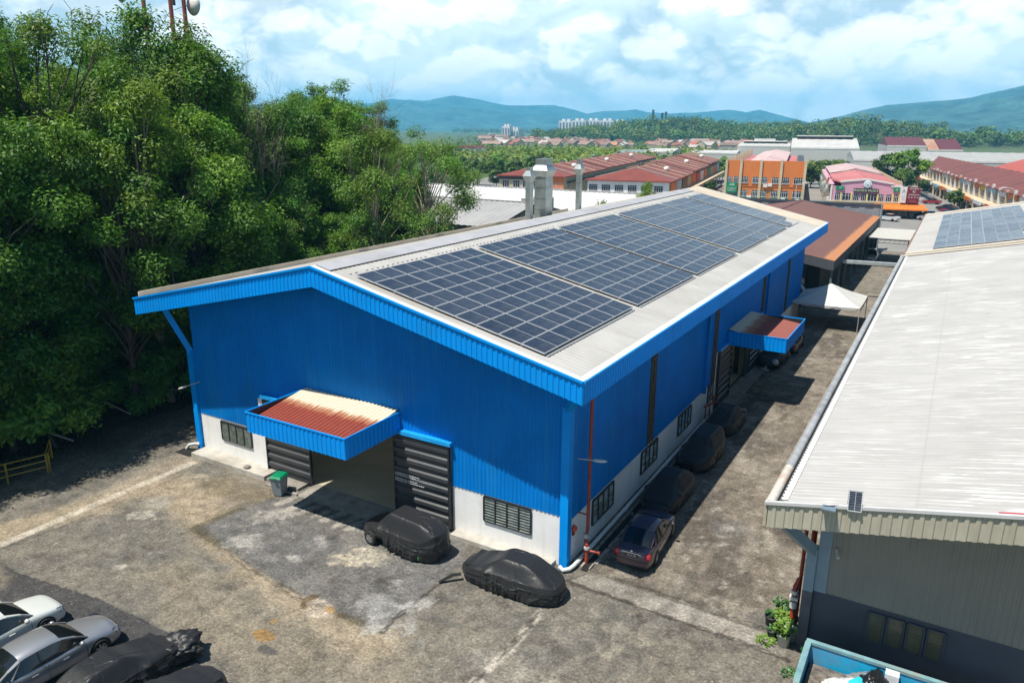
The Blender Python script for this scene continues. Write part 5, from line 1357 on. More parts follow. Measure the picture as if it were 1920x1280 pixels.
m = MB(); m.bar((-3.55, -3.35, .30), (-3.95, -3.75, .06), .16, .03); m.bar((-3.3, -3.1, .3), (-3.55, -3.35, .30), .16, .03); o = m.build('strap', M_TRIM); tag(o, 'loose dark flap trailing on the ground off the covered saloon', 'flap')
covered(1.72, 8.0, PI, 4.5, 1.78, 1.44, 'black covered saloon directly ahead of the plum car', 31, False, loose=.7, lift=[(1.2, .25, .22), (2.0, .2, .2)], fuzz=.6)
covered(1.75, 13.7, PI, 4.35, 1.80, 1.62, 'black covered estate car between two lower covered cars in the alley', 43, True, loose=.9, lift=[(.9, .22, .3)], wheel_at=[(1, True)], fuzz=.8)
covered(1.62, 19.4, 0, 4.35, 1.76, 1.43, 'black covered saloon in the alley nearest the red hydrant pipes', 57, False, loose=.9)
c6 = covered(1.30, 34.4, PI - .05, 4.1, 1.72, 1.5, 'black covered wreck with pale headlight and torn bumper, beyond the side canopy', 67, True, loose=1.6, hem=.3, lift=[(2.1, .3, .25)], fuzz=1.6)
m = MB().local(); m.lathe((-.62, 2.0, .72), [(0, -.2), (.2, -.12), (.26, .02), (.16, .12), (0, .14)], 14, axis='y'); m.build('headlight', pm('clouded_lens', (.6, .62, .62), .25), c6)
m = MB().local(); m.bar((.35, 2.2, .12), (-.25, 2.35, .08), .25, .08); m.bar((.05, 2.0, .5), (.0, 2.3, .12), .12, .06); m.build('broken_bumper', pm('pale_plastic', (.6, .6, .6), .5), c6)
covered(-9.55, -14.35, .02, 4.6, 1.8, 1.44, 'black covered car with a crumpled front, beside the silver saloon', 71, False, loose=1.3, fuzz=1.0)
covered(-6.9, -14.55, -.02, 4.6, 1.8, 1.47, 'black covered car, nearest the camera in the bottom corner row', 83, False, loose=.8, fuzz=.6)
# crumpled wad of cover on the wreck's nose
o = blob('folded_cover', (-9.05, -12.1, .42), (.85, .55, .40), M_COVER, 'wad of black cover bunched over the nose of the covered car', 'cover', 91, crumple=.40, n=5)
# ================================================================ wood on the slope at the left
def leaf_mat(name, col, tint=.22, yellow=.3, trans=.30):
    m, g = newmat(name)
    at = g.n('ShaderNodeVertexColor', layer_name='Col').outputs[0]
    rn = g.n('ShaderNodeObjectInfo').outputs['Random']
    c = g.mix(1., at, col, 'MULTIPLY')
    c = g.mix(1., c, g.ramp(rn, [(0, (1 - tint, 1 - tint * .7, 1 - tint)), (.5, (1, 1, 1)), (1, (1 + tint * 1.3, 1 + tint * .8, 1))]), 'MULTIPLY')
    d = g.n('ShaderNodeBsdfPrincipled', {'Base Color': c, 'Roughness': .55, 'Specular IOR Level': .35})
    t = g.n('ShaderNodeBsdfTranslucent', {'Color': g.mix(1., c, (1.25, 1.25, .6), 'MULTIPLY')})
    mx = g.n('ShaderNodeMixShader', {0: trans, 1: d.outputs[0], 2: t.outputs[0]})
    finish(g, mx); return m
def bark_mat(name, col): return pm(name, col, .9, var=.35, scale=2.5, dirt=tuple(c * .4 for c in col), dirtf=.6)
M_LEAF = leaf_mat('wood_leaf', (.090, .200, .022)); M_LEAF2 = leaf_mat('light_leaf', (.130, .240, .030)); M_LEAF3 = leaf_mat('far_leaf', (.095, .165, .032), trans=.2)
M_BARK = bark_mat('grey_bark', (.065, .054, .042)); M_PALE = bark_mat('pale_bark', (.26, .22, .165)); M_DEAD = bark_mat('dead_wood', (.25, .21, .17))

def leaf_object(name, P, Nn, ln, wd, colr, mat, parent, rng):
    """P centres (n,3), Nn facing (n,3): one folded leaf spray per point"""
    n = len(P)
    a = rng.normal(size=(n, 3)); a -= (a * Nn).sum(1, keepdims=True) * Nn; a /= np.linalg.norm(a, axis=1, keepdims=True) + 1e-9
    b = np.cross(Nn, a)
    l = (ln * rng.uniform(.6, 1.35, n))[:, None]; w_ = (wd * rng.uniform(.7, 1.3, n))[:, None]
    droop = Nn * (-.18 * l)
    V = np.stack([P - a * l * .5, P + b * w_ * .5, P + a * l * .5 + droop, P - b * w_ * .5], 1).reshape(-1, 3)
    me = bpy.data.meshes.new(name)
    me.vertices.add(4 * n); me.vertices.foreach_set('co', V.astype(np.float32).ravel())
    me.loops.add(4 * n); me.loops.foreach_set('vertex_index', np.arange(4 * n, dtype=np.int32))
    me.polygons.add(n); me.polygons.foreach_set('loop_start', np.arange(0, 4 * n, 4, dtype=np.int32))
    me.update(calc_edges=True)
    at = me.color_attributes.new('Col', 'FLOAT_COLOR', 'POINT')
    c4 = np.ones((4 * n, 4), np.float32); c4[:, :3] = np.repeat(colr, 4, 0); at.data.foreach_set('color', c4.ravel())
    me.materials.append(mat)
    o = bpy.data.objects.new(name, me); COL.objects.link(o)
    if parent is not None: o.parent = parent
    return o

def crown_points(rng, cl, rad_, per, flat=.75):
    P = []; N = []; C = []
    for c, r in zip(cl, rad_):
        k = int(per * (r / np.mean(rad_)) ** 2)
        d = rng.normal(size=(k, 3)); d /= np.linalg.norm(d, axis=1, keepdims=True)
        q = rng.uniform(.25, 1., k) ** .5
        p = d * (q * r)[:, None]; p[:, 2] *= flat
        # sprays: pull points together a little so gaps appear
        s = rng.integers(0, max(3, k // 14), k); off = rng.normal(size=(max(3, k // 14), 3)); off /= np.linalg.norm(off, axis=1, keepdims=True)
        p = p * .55 + off[s] * np.array([1, 1, flat]) * (r * .62) * rng.uniform(.6, 1.1, (k, 1))
        nn = d * .5 + off[s] * .4 + np.array([0, 0, .85]) + rng.normal(size=(k, 3)) * .42; nn /= np.linalg.norm(nn, axis=1, keepdims=True)
        tone = rng.uniform(.72, 1.25); hue = rng.uniform(-.2, .16)
        col = np.ones((k, 3)) * tone * rng.uniform(.75, 1.25, (k, 1)); col[:, 0] *= 1 + hue; col[:, 2] *= 1 - hue
        P.append(p + c); N.append(nn); C.append(col)
    return np.concatenate(P), np.concatenate(N), np.concatenate(C)

def tree_proto(name, seed, H, Rr, th, ncl, per, ln, wd, leafm, barkm, r0=.22, bare=0, spread=1., crad=(.9, 1.6), label=None, group=None):
    rng = np.random.default_rng(seed); rr = random.Random(seed)
    e = empty(name, (0, 0, -500), 0, label, 'tree', group)
    cz = (H + th) / 2; ch = (H - th) / 2
    cl = []; rad_ = []
    for i in range(ncl):
        d = rng.normal(size=3); d /= np.linalg.norm(d); q = rng.uniform(.35, 1.) ** .55
        z = d[2] * q; sq = math.sqrt(max(.05, 1 - .55 * max(z, -.2) ** 2))
        cr = rng.uniform(*crad)
        cl.append(np.array([d[0] * q * (Rr - cr * .5) * sq * spread, d[1] * q * (Rr - cr * .5) * sq * spread, cz + z * (ch - cr * .5)])); rad_.append(cr)
    m = MB().local()
    bend = [Vector((rr.uniform(-.5, .5), rr.uniform(-.5, .5), 0)) for _ in range(3)]
    def tp(t): return Vector((0, 0, H * .86 * t)) + bend[0] * (t * t) * 2 + bend[1] * math.sin(PI * t) * .6
    m.tube([tp(t / 8) for t in range(9)], [r0 * (1 - .85 * t / 8) for t in range(9)], 8)
    for c, r in zip(cl, rad_):
        t0 = min(.95, max(.22, (c[2] / H) * rr.uniform(.55, .85))); a = tp(t0); b = Vector(c)
        mid = a.lerp(b, .55) + Vector((rr.uniform(-.4, .4), rr.uniform(-.4, .4), rr.uniform(-.1, .6)))
        rs = r0 * .42 * (1 - t0 * .5)
        m.tube([a, a.lerp(mid, .5) + Vector((0, 0, .12)), mid, b], [rs, rs * .75, rs * .5, .02], 5)
        for _ in range(2 + bare * 3):
            q = b + Vector((rr.gauss(0, 1), rr.gauss(0, 1), rr.gauss(.4, .7))) * r * .75
            m.tube([mid.lerp(b, rr.uniform(.2, .9)), q.lerp(b, .4), q], [rs * .32, rs * .2, .008], 4, cap=False)
            if bare:
                for _ in range(3): m.tube([q.lerp(b, .4), q + Vector((rr.gauss(0, .5), rr.gauss(0, .5), rr.gauss(.5, .4)))], [rs * .14, .006], 3, cap=False)
    m.build('trunk', barkm, e)
    if per:
        P, N, C = crown_points(rng, cl, rad_, per)
        leaf_object('crown', P, N, ln, wd, C, leafm, e, rng)
    return e

PROT = [
    tree_proto('broadleaf_tree', 101, 16., 4.3, 2.0, 66, 560, .23, .10, M_LEAF, M_BARK, crad=(.8, 1.5)),
    tree_proto('broadleaf_tree', 102, 16., 3.9, 2.8, 62, 560, .22, .095, M_LEAF, M_BARK, spread=1.1, crad=(.7, 1.45)),
    tree_proto('broadleaf_tree', 103, 16., 4.7, 1.4, 76, 520, .24, .105, M_LEAF, M_BARK, crad=(.8, 1.55)),
    tree_proto('broadleaf_tree', 104, 16., 3.7, 3.6, 48, 520, .20, .08, M_LEAF2, M_PALE, crad=(.65, 1.3)),
    tree_proto('broadleaf_tree', 105, 16., 4.4, 3.6, 44, 480, .20, .075, M_LEAF2, M_BARK, crad=(.6, 1.4), spread=1.2),
]
SHR = [tree_proto('understorey_bush', 110 + i, 3.6, 2.0, .3, 15, 460, .22, .10, (M_LEAF, M_LEAF2)[i % 2], M_BARK, r0=.06, crad=(.6, 1.0)) for i in range(3)]
BARE = [tree_proto('bare_tree', 120 + i, 15., 3.2 + i, 5., 17, 0, .1, .1, M_LEAF, M_DEAD, r0=.11, bare=1, crad=(.8, 1.4)) for i in range(2)]
PALE = tree_proto('pale_limbed_tree', 131, 16., 5.0, 4.2, 42, 460, .22, .09, M_LEAF2, M_PALE, r0=.26, bare=0, crad=(.9, 1.5))
USED = set()
def place(proto, x, y, z, s, rz, label, group=None, cat='tree', sz=None):
    if proto.name not in USED: USED.add(proto.name); o = proto
    else: o = copy_tree(proto)
    o.location = (x, y, z); o.rotation_euler = (0, 0, rz); o.scale = (s, s, sz or s)
    tag(o, label, cat)
    if group: o['group'] = group
    elif 'group' in o: del o['group']
    return o
def hill_z(x, y):
    d = -30.2 - x + .25 * (y < 0) * y * 0
    return 9.5 * float(sstep(0., 46., np.array(d))) + .9 * (float(fbm(np.array(x * .16), np.array(y * .16), 6, 3)) - .5) * min(1., max(0., d / 4.))
def hillside():
    xs = np.linspace(-30., -150, 80); ys = np.linspace(-45, 140, 110); X, Y = np.meshgrid(xs, ys, indexing='ij')
    D = -30.2 - X
    Z = 9.5 * sstep(0., 46., D) + .9 * (fbm(X * .16, Y * .16, 6, 3) - .5) * np.clip(D / 4., 0, 1) + .02
    Z = Z * sstep(52, 40, Y) - .03
    m = pm('forest_floor', (.040, .032, .020), .95, var=.5, scale=1.5, dirt=(.02, .03, .01), dirtf=.6, bump=1., bscale=6)
    tag(grid_mesh('hillside', np.stack([X, Y, Z], -1), m), kind='structure')
hillside()
TOP = [(-200, -80), (0, -70), (70, -30), (110, 60), (150, 50), (200, 35), (250, 70), (290, 20), (360, 0), (410, 55), (450, 110), (480, 112), (520, 122), (560, 112), (600, 120), (650, 138), (690, 172), (730, 205), (770, 240), (830, 262), (860, 320), (900, 400)]
def topline(px):
    for (a, ya), (b, yb) in zip(TOP[:-1], TOP[1:]):
        if px <= b: return ya + (yb - ya) * (px - a) / (b - a)
    return 400
def top_z(x, y, pyt):
    px, _ = px_of((x, y, 12.)); d = ray_dir(px, pyt); k = math.hypot(x - CAM[0], y - CAM[1]) / math.hypot(d.x, d.y)
    return CAM[2] + d.z * k, px
rf = random.Random(5)
GW = 'trees massed on the wooded slope'
LBL = ['dense mid green tree massed in the wood on the slope', 'tall mid green tree massed in the wood on the slope', 'broad dark green tree massed in the wood on the slope', 'yellow green airy tree massed in the wood on the slope', 'open crowned light green tree massed in the wood on the slope']
spots = []
for row, (xr, ya, yb, st, ext) in enumerate([(-33.0, -15, 40, 4.0, (70, 280)), (-37.5, -18, 44, 4.2, (15, 150)), (-43., -22, 48, 4.4, (-10, 85)), (-49.5, -25, 50, 5.2, (-12, 50)), (-58., -28, 52, 6.2, (-12, 45))]):
    y = ya
    while y < yb:
        spots.append((xr + rf.uniform(-1.4, 1.4), y + rf.uniform(-1.3, 1.3), ext, row)); y += st
for (x, y, ext, row) in spots:
    px = px_of((x, y, 12.))[0]
    if px > 815 or (row < 2 and px > 770): continue
    z0 = hill_z(x, y); zt, px = top_z(x, y, topline(px) + rf.uniform(*ext))
    s = (zt - z0) / 16.
    s = max(.5, min(1.5, s)); i = rf.choice([0, 0, 1, 2, 2, 3, 4]) if row > 0 else rf.choice([0, 1, 2, 2, 3])
    place(PROT[i], x, y, z0 - .2, max(.62, min(s, 1.18)), rf.uniform(0, 6.3), LBL[i], GW, sz=s)
# named single trees
def single(proto, px, pyt, x, label, sc=1., cat='tree'):
    d = ray_dir(px, 400); k = (x - CAM[0]) / d.x; y = CAM[1] + d.y * k; z0 = hill_z(x, y) if x < -30 else 0.; zt, _ = top_z(x, y, pyt)
    s = (zt - z0) / (15. if proto in BARE else 16.)
    return place(proto, x, y, z0, s * sc, R.uniform(0, 6), label, cat=cat, sz=s)
single(PALE, 800, 222, -31.5, 'round crowned tree with pale twisting limbs at the end of the wood', 1.0)
single(BARE[0], 718, 135, -33.5, 'bare grey leafless tree standing above the end of the wood', .55)
single(BARE[1], 492, 92, -35.5, 'dead tree with bare tangled branches above the middle of the wood', .5)
single(PROT[4], 108, -60, -36., 'tall airy tree with dark forked limbs against the sky', .9)
single(PROT[0], 350, -20, -39., 'tallest leafy tree in the wood, in front of the masts', .85)
single(PROT[3], 700, 215, -29.5, 'small bright green tree beside the warehouse near the end of the wood', .9)
b = [(-30.9, -13), (-31, -9.5), (-31.2, -5), (-32, -1.5), (-31.8, 2.), (-31.5, 5), (-30.6, 9), (-30.2, 13), (-29.6, 17), (-29.4, 21), (-29.3, 25), (-29.5, 29), (-29.8, 33), (-30.2, 37), (-34, -7), (-34.5, -2), (-34, 3), (-33.5, 8), (-36, -10), (-36, 0), (-37, -5), (-36, 6), (-33, 12), (-32.5, 16), (-32.5, 20), (-32.5, 24), (-33, 28), (-35, 12), (-35, 18), (-38, 2), (-38, -8), (-33.5, -12), (-35, 9), (-37, 14)]
for (x, y) in b:
    place(rf.choice(SHR), x + rf.uniform(-.5, .5), y + rf.uniform(-.8, .8), hill_z(x, y) - .1, rf.uniform(.75, 1.6), rf.uniform(0, 6), 'leafy green bush in the shade at the edge of the wood', 'bushes along the foot of the wood', 'bush')
for (x, y, s) in [(-31.4, -10.8, 1.5), (-32, -7.6, 1.8), (-31.9, -13., 1.9), (-33, -4.5, 1.7)]:
    place(SHR[1], x, y, hill_z(x, y), s, rf.uniform(0, 6), 'big bright leafy bush at the corner of the wood behind the yellow railing', 'bright bushes behind the yellow railing', 'bush')
# shade trees standing off to the left of the yard
for (x, y, s) in [(-20.5, -19.5, .62), (-25.5, -18., .66), (-16.8, -21.2, .55), (-31, -17, .8), (-13.6, -20.2, .42)]:
    place(PROT[2], x, y, 0, s, rf.uniform(0, 6), 'yard edge tree outside the picture that shades the parked cars', 'trees beside the parked cars')
# small growth behind the warehouse
def bush_at(px, pyt, dist, r, label, proto, cat='bush'):
    d = ray_dir(px, 400); k = dist / math.hypot(d.x, d.y); x = CAM[0] + d.x * k; y = CAM[1] + d.y * k; zt, _ = top_z(x, y, pyt)
    H = 3.6 if proto in SHR else 16.
    o = place(proto, x, y, 0, r, R.uniform(0, 6), label, cat=cat, sz=zt / H); return o
bush_at(1212, 330, 96, .60, 'bright green tree rising behind the far end of the warehouse roof', PROT[3], 'tree')
bush_at(1130, 368, 108, .75, 'scrubby pale bush behind the warehouse, below the white shop row', SHR[0])
bush_at(870, 412, 72, 1.0, 'bushy sapling behind the warehouse eave by the grey roof', SHR[1])
bush_at(846, 432, 70, .9, 'low yellow green bush beside the sapling behind the eave', SHR[2])
bush_at(972, 402, 82, .8, 'bush in the gap between grey building and broad exhaust duct', SHR[1])
# fallen logs, litter, sign, railing
M_LOG = bark_mat('bleached_log', (.32, .29, .25))
def log(a, b, r, label):
    m = MB(); m.tube([a, Vector(a).lerp(Vector(b), .5) + Vector((0, 0, .12)), b], [r, r * .85, r * .6], 7); tag(m.build('fallen_log', M_LOG), label, 'log')
log((-33.6, -6.0, 1.9), (-30.3, -3.6, .35), .10, 'long pale fallen log sloping down to the yard edge')
log((-33.0, -.8, 1.6), (-31.2, 0.6, .4), .07, 'short pale fallen branch lying deeper in the wood')
log((-33.2, -1.5, 2.3), (-33.0, -1.3, .5), .05, 'thin pale dead stem standing by the short branch')
log((-32.6, 3.0, 1.2), (-31.0, 4.2, .9), .06, 'bleached branch beside the far corner lamp')
e = empty('notice_board', (-32.4, 1.8, hill_z(-32.4, 1.8)), 0, 'small white notice board among the dark trees', 'sign')
m = MB(); m.box(-32.45, -32.35, 1.75, 1.85, 0, 2.2); m.build('post', M_DARK, e)
m = MB(); m.box(-32.34, -32.30, 1.5, 2.1, 1.5, 2.4); m.build('board', M_CAP, e)
M_YRAIL = pm('yellow_rail_paint', (.36, .25, .03), .5, var=.2, dirt=(.25, .1, .03), dirtf=.4)
e = empty('guard_railing', (-28.5, -7.5, 0), 0, 'yellow painted guard railing at the edge of the wood', 'railing')
rp = [(-30.2, -13.2), (-28.67, -8.45), (-28.0, -6.35), (-29.9, -5.1)]
for z in (.40, .75, 1.10):
    m = MB()
    for a, b in zip(rp[:-1], rp[1:]): m.tube([(*a, z), (*b, z)], .032, 6)
    m.build('rail', M_YRAIL, e)
for (x, y) in [(-29.4, -10.7), (-28.55, -8.1), (-28.0, -6.35), (-28.05, -6.2), (-29.7, -5.2)]:
    m = MB(); m.box(x - .035, x + .035, y - .035, y + .035, 0, 1.12); m.build('post', M_YRAIL, e)
# ground litter: leaves scattered along the edge
rng = np.random.default_rng(77)
n = 5200; lx = -29.2 + rng.normal(size=n) * 1.5 - rng.random(n) * 2.2; ly = rng.uniform(-16, 12, n)
P = np.stack([lx, ly, np.array([max(.02, hill_z(a, c) if a < -30 else .02) + .02 for a, c in zip(lx, ly)])], 1); N = np.tile([0, 0, 1.], (n, 1)) + rng.normal(size=(n, 3)) * .35; N /= np.linalg.norm(N, axis=1, keepdims=True)
M_LIT = leaf_mat('leaf_litter_leaf', (.10, .085, .04), trans=.05)
tag(leaf_object('leaf_litter', P, N, .16, .08, np.ones((n, 3)) * rng.uniform(.4, 1.4, (n, 1)), M_LIT, None, rng), kind='stuff')
# loose stones on the yard
n = 1100; rng = np.random.default_rng(12); sx_ = rng.uniform(-22, 9, n); sy_ = -16 + rng.random(n) ** .8 * 15.; m = MB()
for i in range(n):
    r_ = .014 + .03 * rng.random() ** 3; a = rng.uniform(0, 6.28); c, q = math.cos(a), math.sin(a); x, y = sx_[i], sy_[i]
    m.add([(x + r_ * c, y + r_ * q, .0), (x - r_ * q * .8, y + r_ * c * .8, .0), (x - r_ * c, y - r_ * q, .0), (x + r_ * q * .8, y - r_ * c * .8, .0), (x + r_ * .2, y + r_ * .1, .012 + r_ * .8)], [(0, 1, 4), (1, 2, 4), (2, 3, 4), (3, 0, 4)])
tag(m.build('gravel', pm('pale_stone', (.33, .30, .25), .9, var=.5, scale=1.5)), kind='stuff')
# masts behind the wood
def mast(px, dist, h, label, dish):
    d = ray_dir(px, 30); k = dist / math.hypot(d.x, d.y); x = CAM[0] + d.x * k; y = CAM[1] + d.y * k
    e = empty('telecom_mast', (x, y, 0), 0, label, 'mast')
    m = MB(); m.tube([(x, y, 6), (x, y, h * .6), (x, y, h)], [.35, .26, .2], 10); m.build('pole', pm('mast_red', (.30, .07, .05), .5), e)
    m = MB(); m.tube([(x, y, h * .55), (x, y, h * .72)], .40, 12); m.build('white_band', M_CAP, e)
    m = MB()
    for z in (h - 1.2, h - 3.4):
        for a in range(3):
            t = a * 2.1 + .4; m.bar((x, y, z), (x + math.cos(t) * 1.1, y + math.sin(t) * 1.1, z), .08); m.box(x + math.cos(t) * 1.1 - .12, x + math.cos(t) * 1.1 + .12, y + math.sin(t) * 1.1 - .12, y + math.sin(t) * 1.1 + .12, z - .9, z + .9)
    m.build('antenna', M_DARK, e)
    m = MB(); r_ = cam_axes()[0]; q = Vector((x, y, 0)) + r_ * dish; m.lathe((q.x, q.y, h - 4.2), [(0, .0), (.5, -.1), (1.0, -.45), (1.05, -.5), (.0, -.55)], 16, axis='y'); m.bar((x, y, h - 4.2), (q.x, q.y, h - 4.2), .12); m.build('dish', M_CAP, e)
mast(272, 92, 35.5, 'red and white mast with a dish, left one above the trees', -1.7)
mast(322, 94, 36.5, 'dark topped mast between the two dish masts above the trees', .6)
mast(347, 90, 34.2, 'red mast with a small dish on its outer side above the trees', 1.4)
# ================================================================ town beyond, laid out on its own street grid
TA = rad(10.1); TU = Vector((math.cos(TA), math.sin(TA), 0)); TV = Vector((-math.sin(TA), math.cos(TA), 0)); TO = Vector((CAM[0], CAM[1], 0))
def tw(u, v, z=0.): return TO + TU * u + TV * v + Vector((0, 0, z))
def at(px, py, v=None, u=None):
    d = ray_dir(px, py); t = (v / d.dot(TV)) if v is not None else (u / d.dot(TU)); p = d * t
    return (p.dot(TU), p.dot(TV), CAM[2] + p.z)
def tempty(name, u, v, label, cat, group=None): return empty(name, tuple(tw(u, v)), TA, label, cat, group)
M_TILE = roof_mat('red_tile_roof', (.21, .047, .028), (.10, .034, .024), .7, streak=.6)
M_TILE2 = roof_mat('bright_red_roof', (.36, .075, .055), (.27, .10, .075), .5, streak=.4)
M_TILE3 = roof_mat('brown_red_roof', (.175, .050, .035), (.10, .036, .028), .6, streak=.55)
M_PINKR = roof_mat('pink_faded_roof', (.44, .15, .15), (.30, .08, .08), .5, streak=.55)
M_OLDPK = roof_mat('dusty_pink_roof', (.50, .37, .36), (.30, .16, .15), .5, streak=.6)
M_ORANGE = pm('orange_render', (.60, .175, .040), .8, var=.08, scale=.4, dirt=(.45, .17, .06), dirtf=.35)
M_PINK = pm('pink_render', (.58, .30, .40), .8, var=.06, scale=.3, dirt=(.45, .27, .32), dirtf=.3)
M_CREAMW = pm('cream_render', (.52, .43, .29), .85, var=.12, scale=.3, dirt=(.34, .28, .2), dirtf=.5)
M_YELW = pm('pale_yellow_trim', (.66, .54, .24), .8, var=.05); M_WTRIM = pm('white_trim', (.66, .64, .60), .7, var=.06)
M_STAIN = pm('stained_render', (.42, .39, .33), .9, var=.2, scale=.5, dirt=(.15, .14, .12), dirtf=.8)
M_WIN = pm('dark_window', (.015, .018, .026), .12, var=.4, scale=.5, spec=.7); M_WFR = pm('window_bars', (.50, .52, .55), .5)
M_OR2 = pm('orange_sign', (.60, .16, .02), .5); M_YE2 = pm('yellow_sign', (.62, .40, .03), .5); M_WH2 = pm('white_sign', (.66, .68, .70), .5); M_BL2 = pm('light_blue_sign', (.28, .48, .58), .5); M_RE2 = pm('red_sign', (.42, .03, .03), .5); M_DK2 = pm('black_sign', (.02, .025, .03), .4)
M_GRN = pm('green_sign', (.0, .22, .10), .45); M_MAR = pm('maroon_sign', (.16, .012, .035), .5); M_TXW = pm('sign_lettering', (.70, .70, .66), .5); M_ROAD = pm('town_asphalt', (.20, .195, .185), .9, var=.15, scale=.08, dirt=(.27, .255, .23), dirtf=.6)
def road(name, u0, u1, v0, v1, z):
    m = MB(); m.poly([tw(u0, v0, z), tw(u1, v0, z), tw(u1, v1, z), tw(u0, v1, z)]); tag(m.build(name, M_ROAD), kind='structure')
road('road', -120, 90, 128, 176, .01); road('road', -27.5, -15.2, 176, 420, .012); road('car_park', 21.5, 40, 176, 420, .012); road('back_lane', 1.7, 7.2, 176, 420, .014); road('road', -110, -71, 176, 420, .012)
def window(parent, x, y, z, w_, h, nrm, bars=2, sill=True):
    """window on a wall facing -v ('f'), +u ('r') or -u ('l'); glass panel, with bars and sill as sub-parts"""
    def pt(a, d, zz):
        return {'f': (x + a, y - d, zz), 'r': (x + d, y + a, zz), 'l': (x - d, y + a, zz)}[nrm]
    def panel(mb, a0, a1, z0, z1, d0, d1):
        p, q = pt(a0, d0, z0), pt(a1, d1, z1); mb.box(min(p[0], q[0]), max(p[0], q[0]), min(p[1], q[1]), max(p[1], q[1]), z0, z1)
    m = MB().local(); panel(m, -w_ / 2, w_ / 2, z, z + h, -.02, .05); o = m.build('window', M_WIN, parent)
    m = MB().local()
    for i in range(bars + 1):
        a = -w_ / 2 + w_ * i / bars; panel(m, a - .04, a + .04, z, z + h, .05, .10)
    panel(m, -w_ / 2, w_ / 2, z + h * .68, z + h * .68 + .07, .05, .11)
    if sill: panel(m, -w_ / 2 - .1, w_ / 2 + .1, z - .14, z - .02, -.02, .25)
    m.build('bars', M_WFR, o); return o
def hip(mb, u0, u1, v0, v1, ze, zr, hip0=True, hip1=False, ov=.6):
    u0 -= ov; u1 += ov; v0 -= ov; um = (u0 + u1) / 2; k = (u1 - u0) / 2
    a = (um, v0 + (k if hip0 else 0), zr); b = (um, v1 - (k if hip1 else 0), zr)
    mb.quad((u0, v0, ze), a, b, (u0, v1, ze)); mb.quad((u1, v1, ze), b, a, (u1, v0, ze))
    (mb.poly([(u0, v0, ze), (u1, v0, ze), a])); mb.poly([(u1, v1, ze), (u0, v1, ze), b])
    for x in (u0, u1): mb.box(x - .06, x + .06, v0, v1, ze - .22, ze + .02)
    mb.box(u0, u1, v0 - .06, v0 + .06, ze - .22, ze + .02)
def group_windows(e, xs, y, z, w_, h, nrm, bars=3):
    for x in xs:
        if nrm == 'f': window(e, x, y, z, w_, h, nrm, bars)
        else: window(e, y, x, z, w_, h, nrm, bars)
def sign(u, v, z, w_, h, mat, nrm, label, group=None, txt=None, tm=None, ts=None, depth=.25):
    e = tempty('shop_sign', u, v, label, 'sign', group)
    m = MB().local()
    if nrm == 'f': m.box(-w_ / 2, w_ / 2, -depth, 0, z - h / 2, z + h / 2)
    elif nrm == 'r': m.box(0, depth, -w_ / 2, w_ / 2, z - h / 2, z + h / 2)
    else: m.box(-depth, 0, -w_ / 2, w_ / 2, z - h / 2, z + h / 2)
    m.build('board', mat, e)
    if txt:
        for (t, dz, s, sx) in txt:
            me = text_mesh(t, s, .02); me.materials.clear(); me.materials.append(tm or M_TXW)
            if nrm == 'f': X, Y, Z = Vector((1, 0, 0)), Vector((0, 0, 1)), Vector((0, -1, 0)); c = Vector((0, -depth - .03, z + dz))
            elif nrm == 'r': X, Y, Z = Vector((0, 1, 0)), Vector((0, 0, 1)), Vector((1, 0, 0)); c = Vector((depth + .03, 0, z + dz))
            else: X, Y, Z = Vector((0, -1, 0)), Vector((0, 0, 1)), Vector((-1, 0, 0)); c = Vector((-depth - .03, 0, z + dz))
            me.transform(Matrix.Translation(c) @ Matrix((X, Y, Z)).transposed().to_4x4() @ Matrix.Diagonal((sx, 1, 1, 1)))
            o = bpy.data.objects.new('lettering', me); COL.objects.link(o); o.parent = e
    return e

# ---- shop row with the orange corner (farthest left)
A = tempty('shop_row', -60, 175, 'long red roofed shop row with cream side wall and one orange corner', 'building')
m = MB().local(); m.box(-8.6, 8., 0, 125, 0, 6.9); m.build('wall', M_CREAMW, A)
m = MB().local(); m.box(-8.65, 4.2, -.06, 0, 6.0, 7.05); m.build('parapet_band', pm('charcoal_band', (.05, .05, .06), .6), A)
m = MB().local(); m.box(4.2, 8.05, -.08, 0, 3.4, 7.05); m.build('orange_corner', M_OR2, A)
m = MB().local(); m.box(-8.7, 8.05, -1.2, 0, 2.5, 3.3); m.build('shop_canopy', pm('dark_shop_canopy', (.06, .05, .05), .6), A)
m = MB().local(); m.box(-8.2, 7.6, -.05, .02, .1, 2.4); m.build('shopfront', M_WIN, A)
for x in (-6.9, -4.1, -1.6, 1.2): window(A, x, 0, 4.2, 1.7, 1.5, 'f', 3)
for x in (5.2, 7.): window(A, x, 0, 4.2, 1.5, 1.5, 'f', 3)
for k in range(14): window(A, 8., 4 + k * 8.4, 4.3, 1.8, 1.2, 'r', 3)
for k in range(3):
    m = MB().local(); z = k * .25; hip(m, -8.6, 8., k * 42., (k + 1) * 42. if k < 2 else 125., 7.0 + z, 9.1 + z, k == 0, k == 2); m.build('roof', M_TILE, A)
m = MB().local(); m.box(8.05, 8.9, 2, 123, 5.4, 5.6); m.build('side_ledge', M_DARK, A)
sign(-64.6, 173.7, 2.9, 3.4, .7, M_WH2, 'f', 'white signboard on the orange cornered shop row'); sign(-59.2, 173.7, 2.8, 5.6, .55, M_OR2, 'f', 'long orange signboard on the orange cornered shop row')
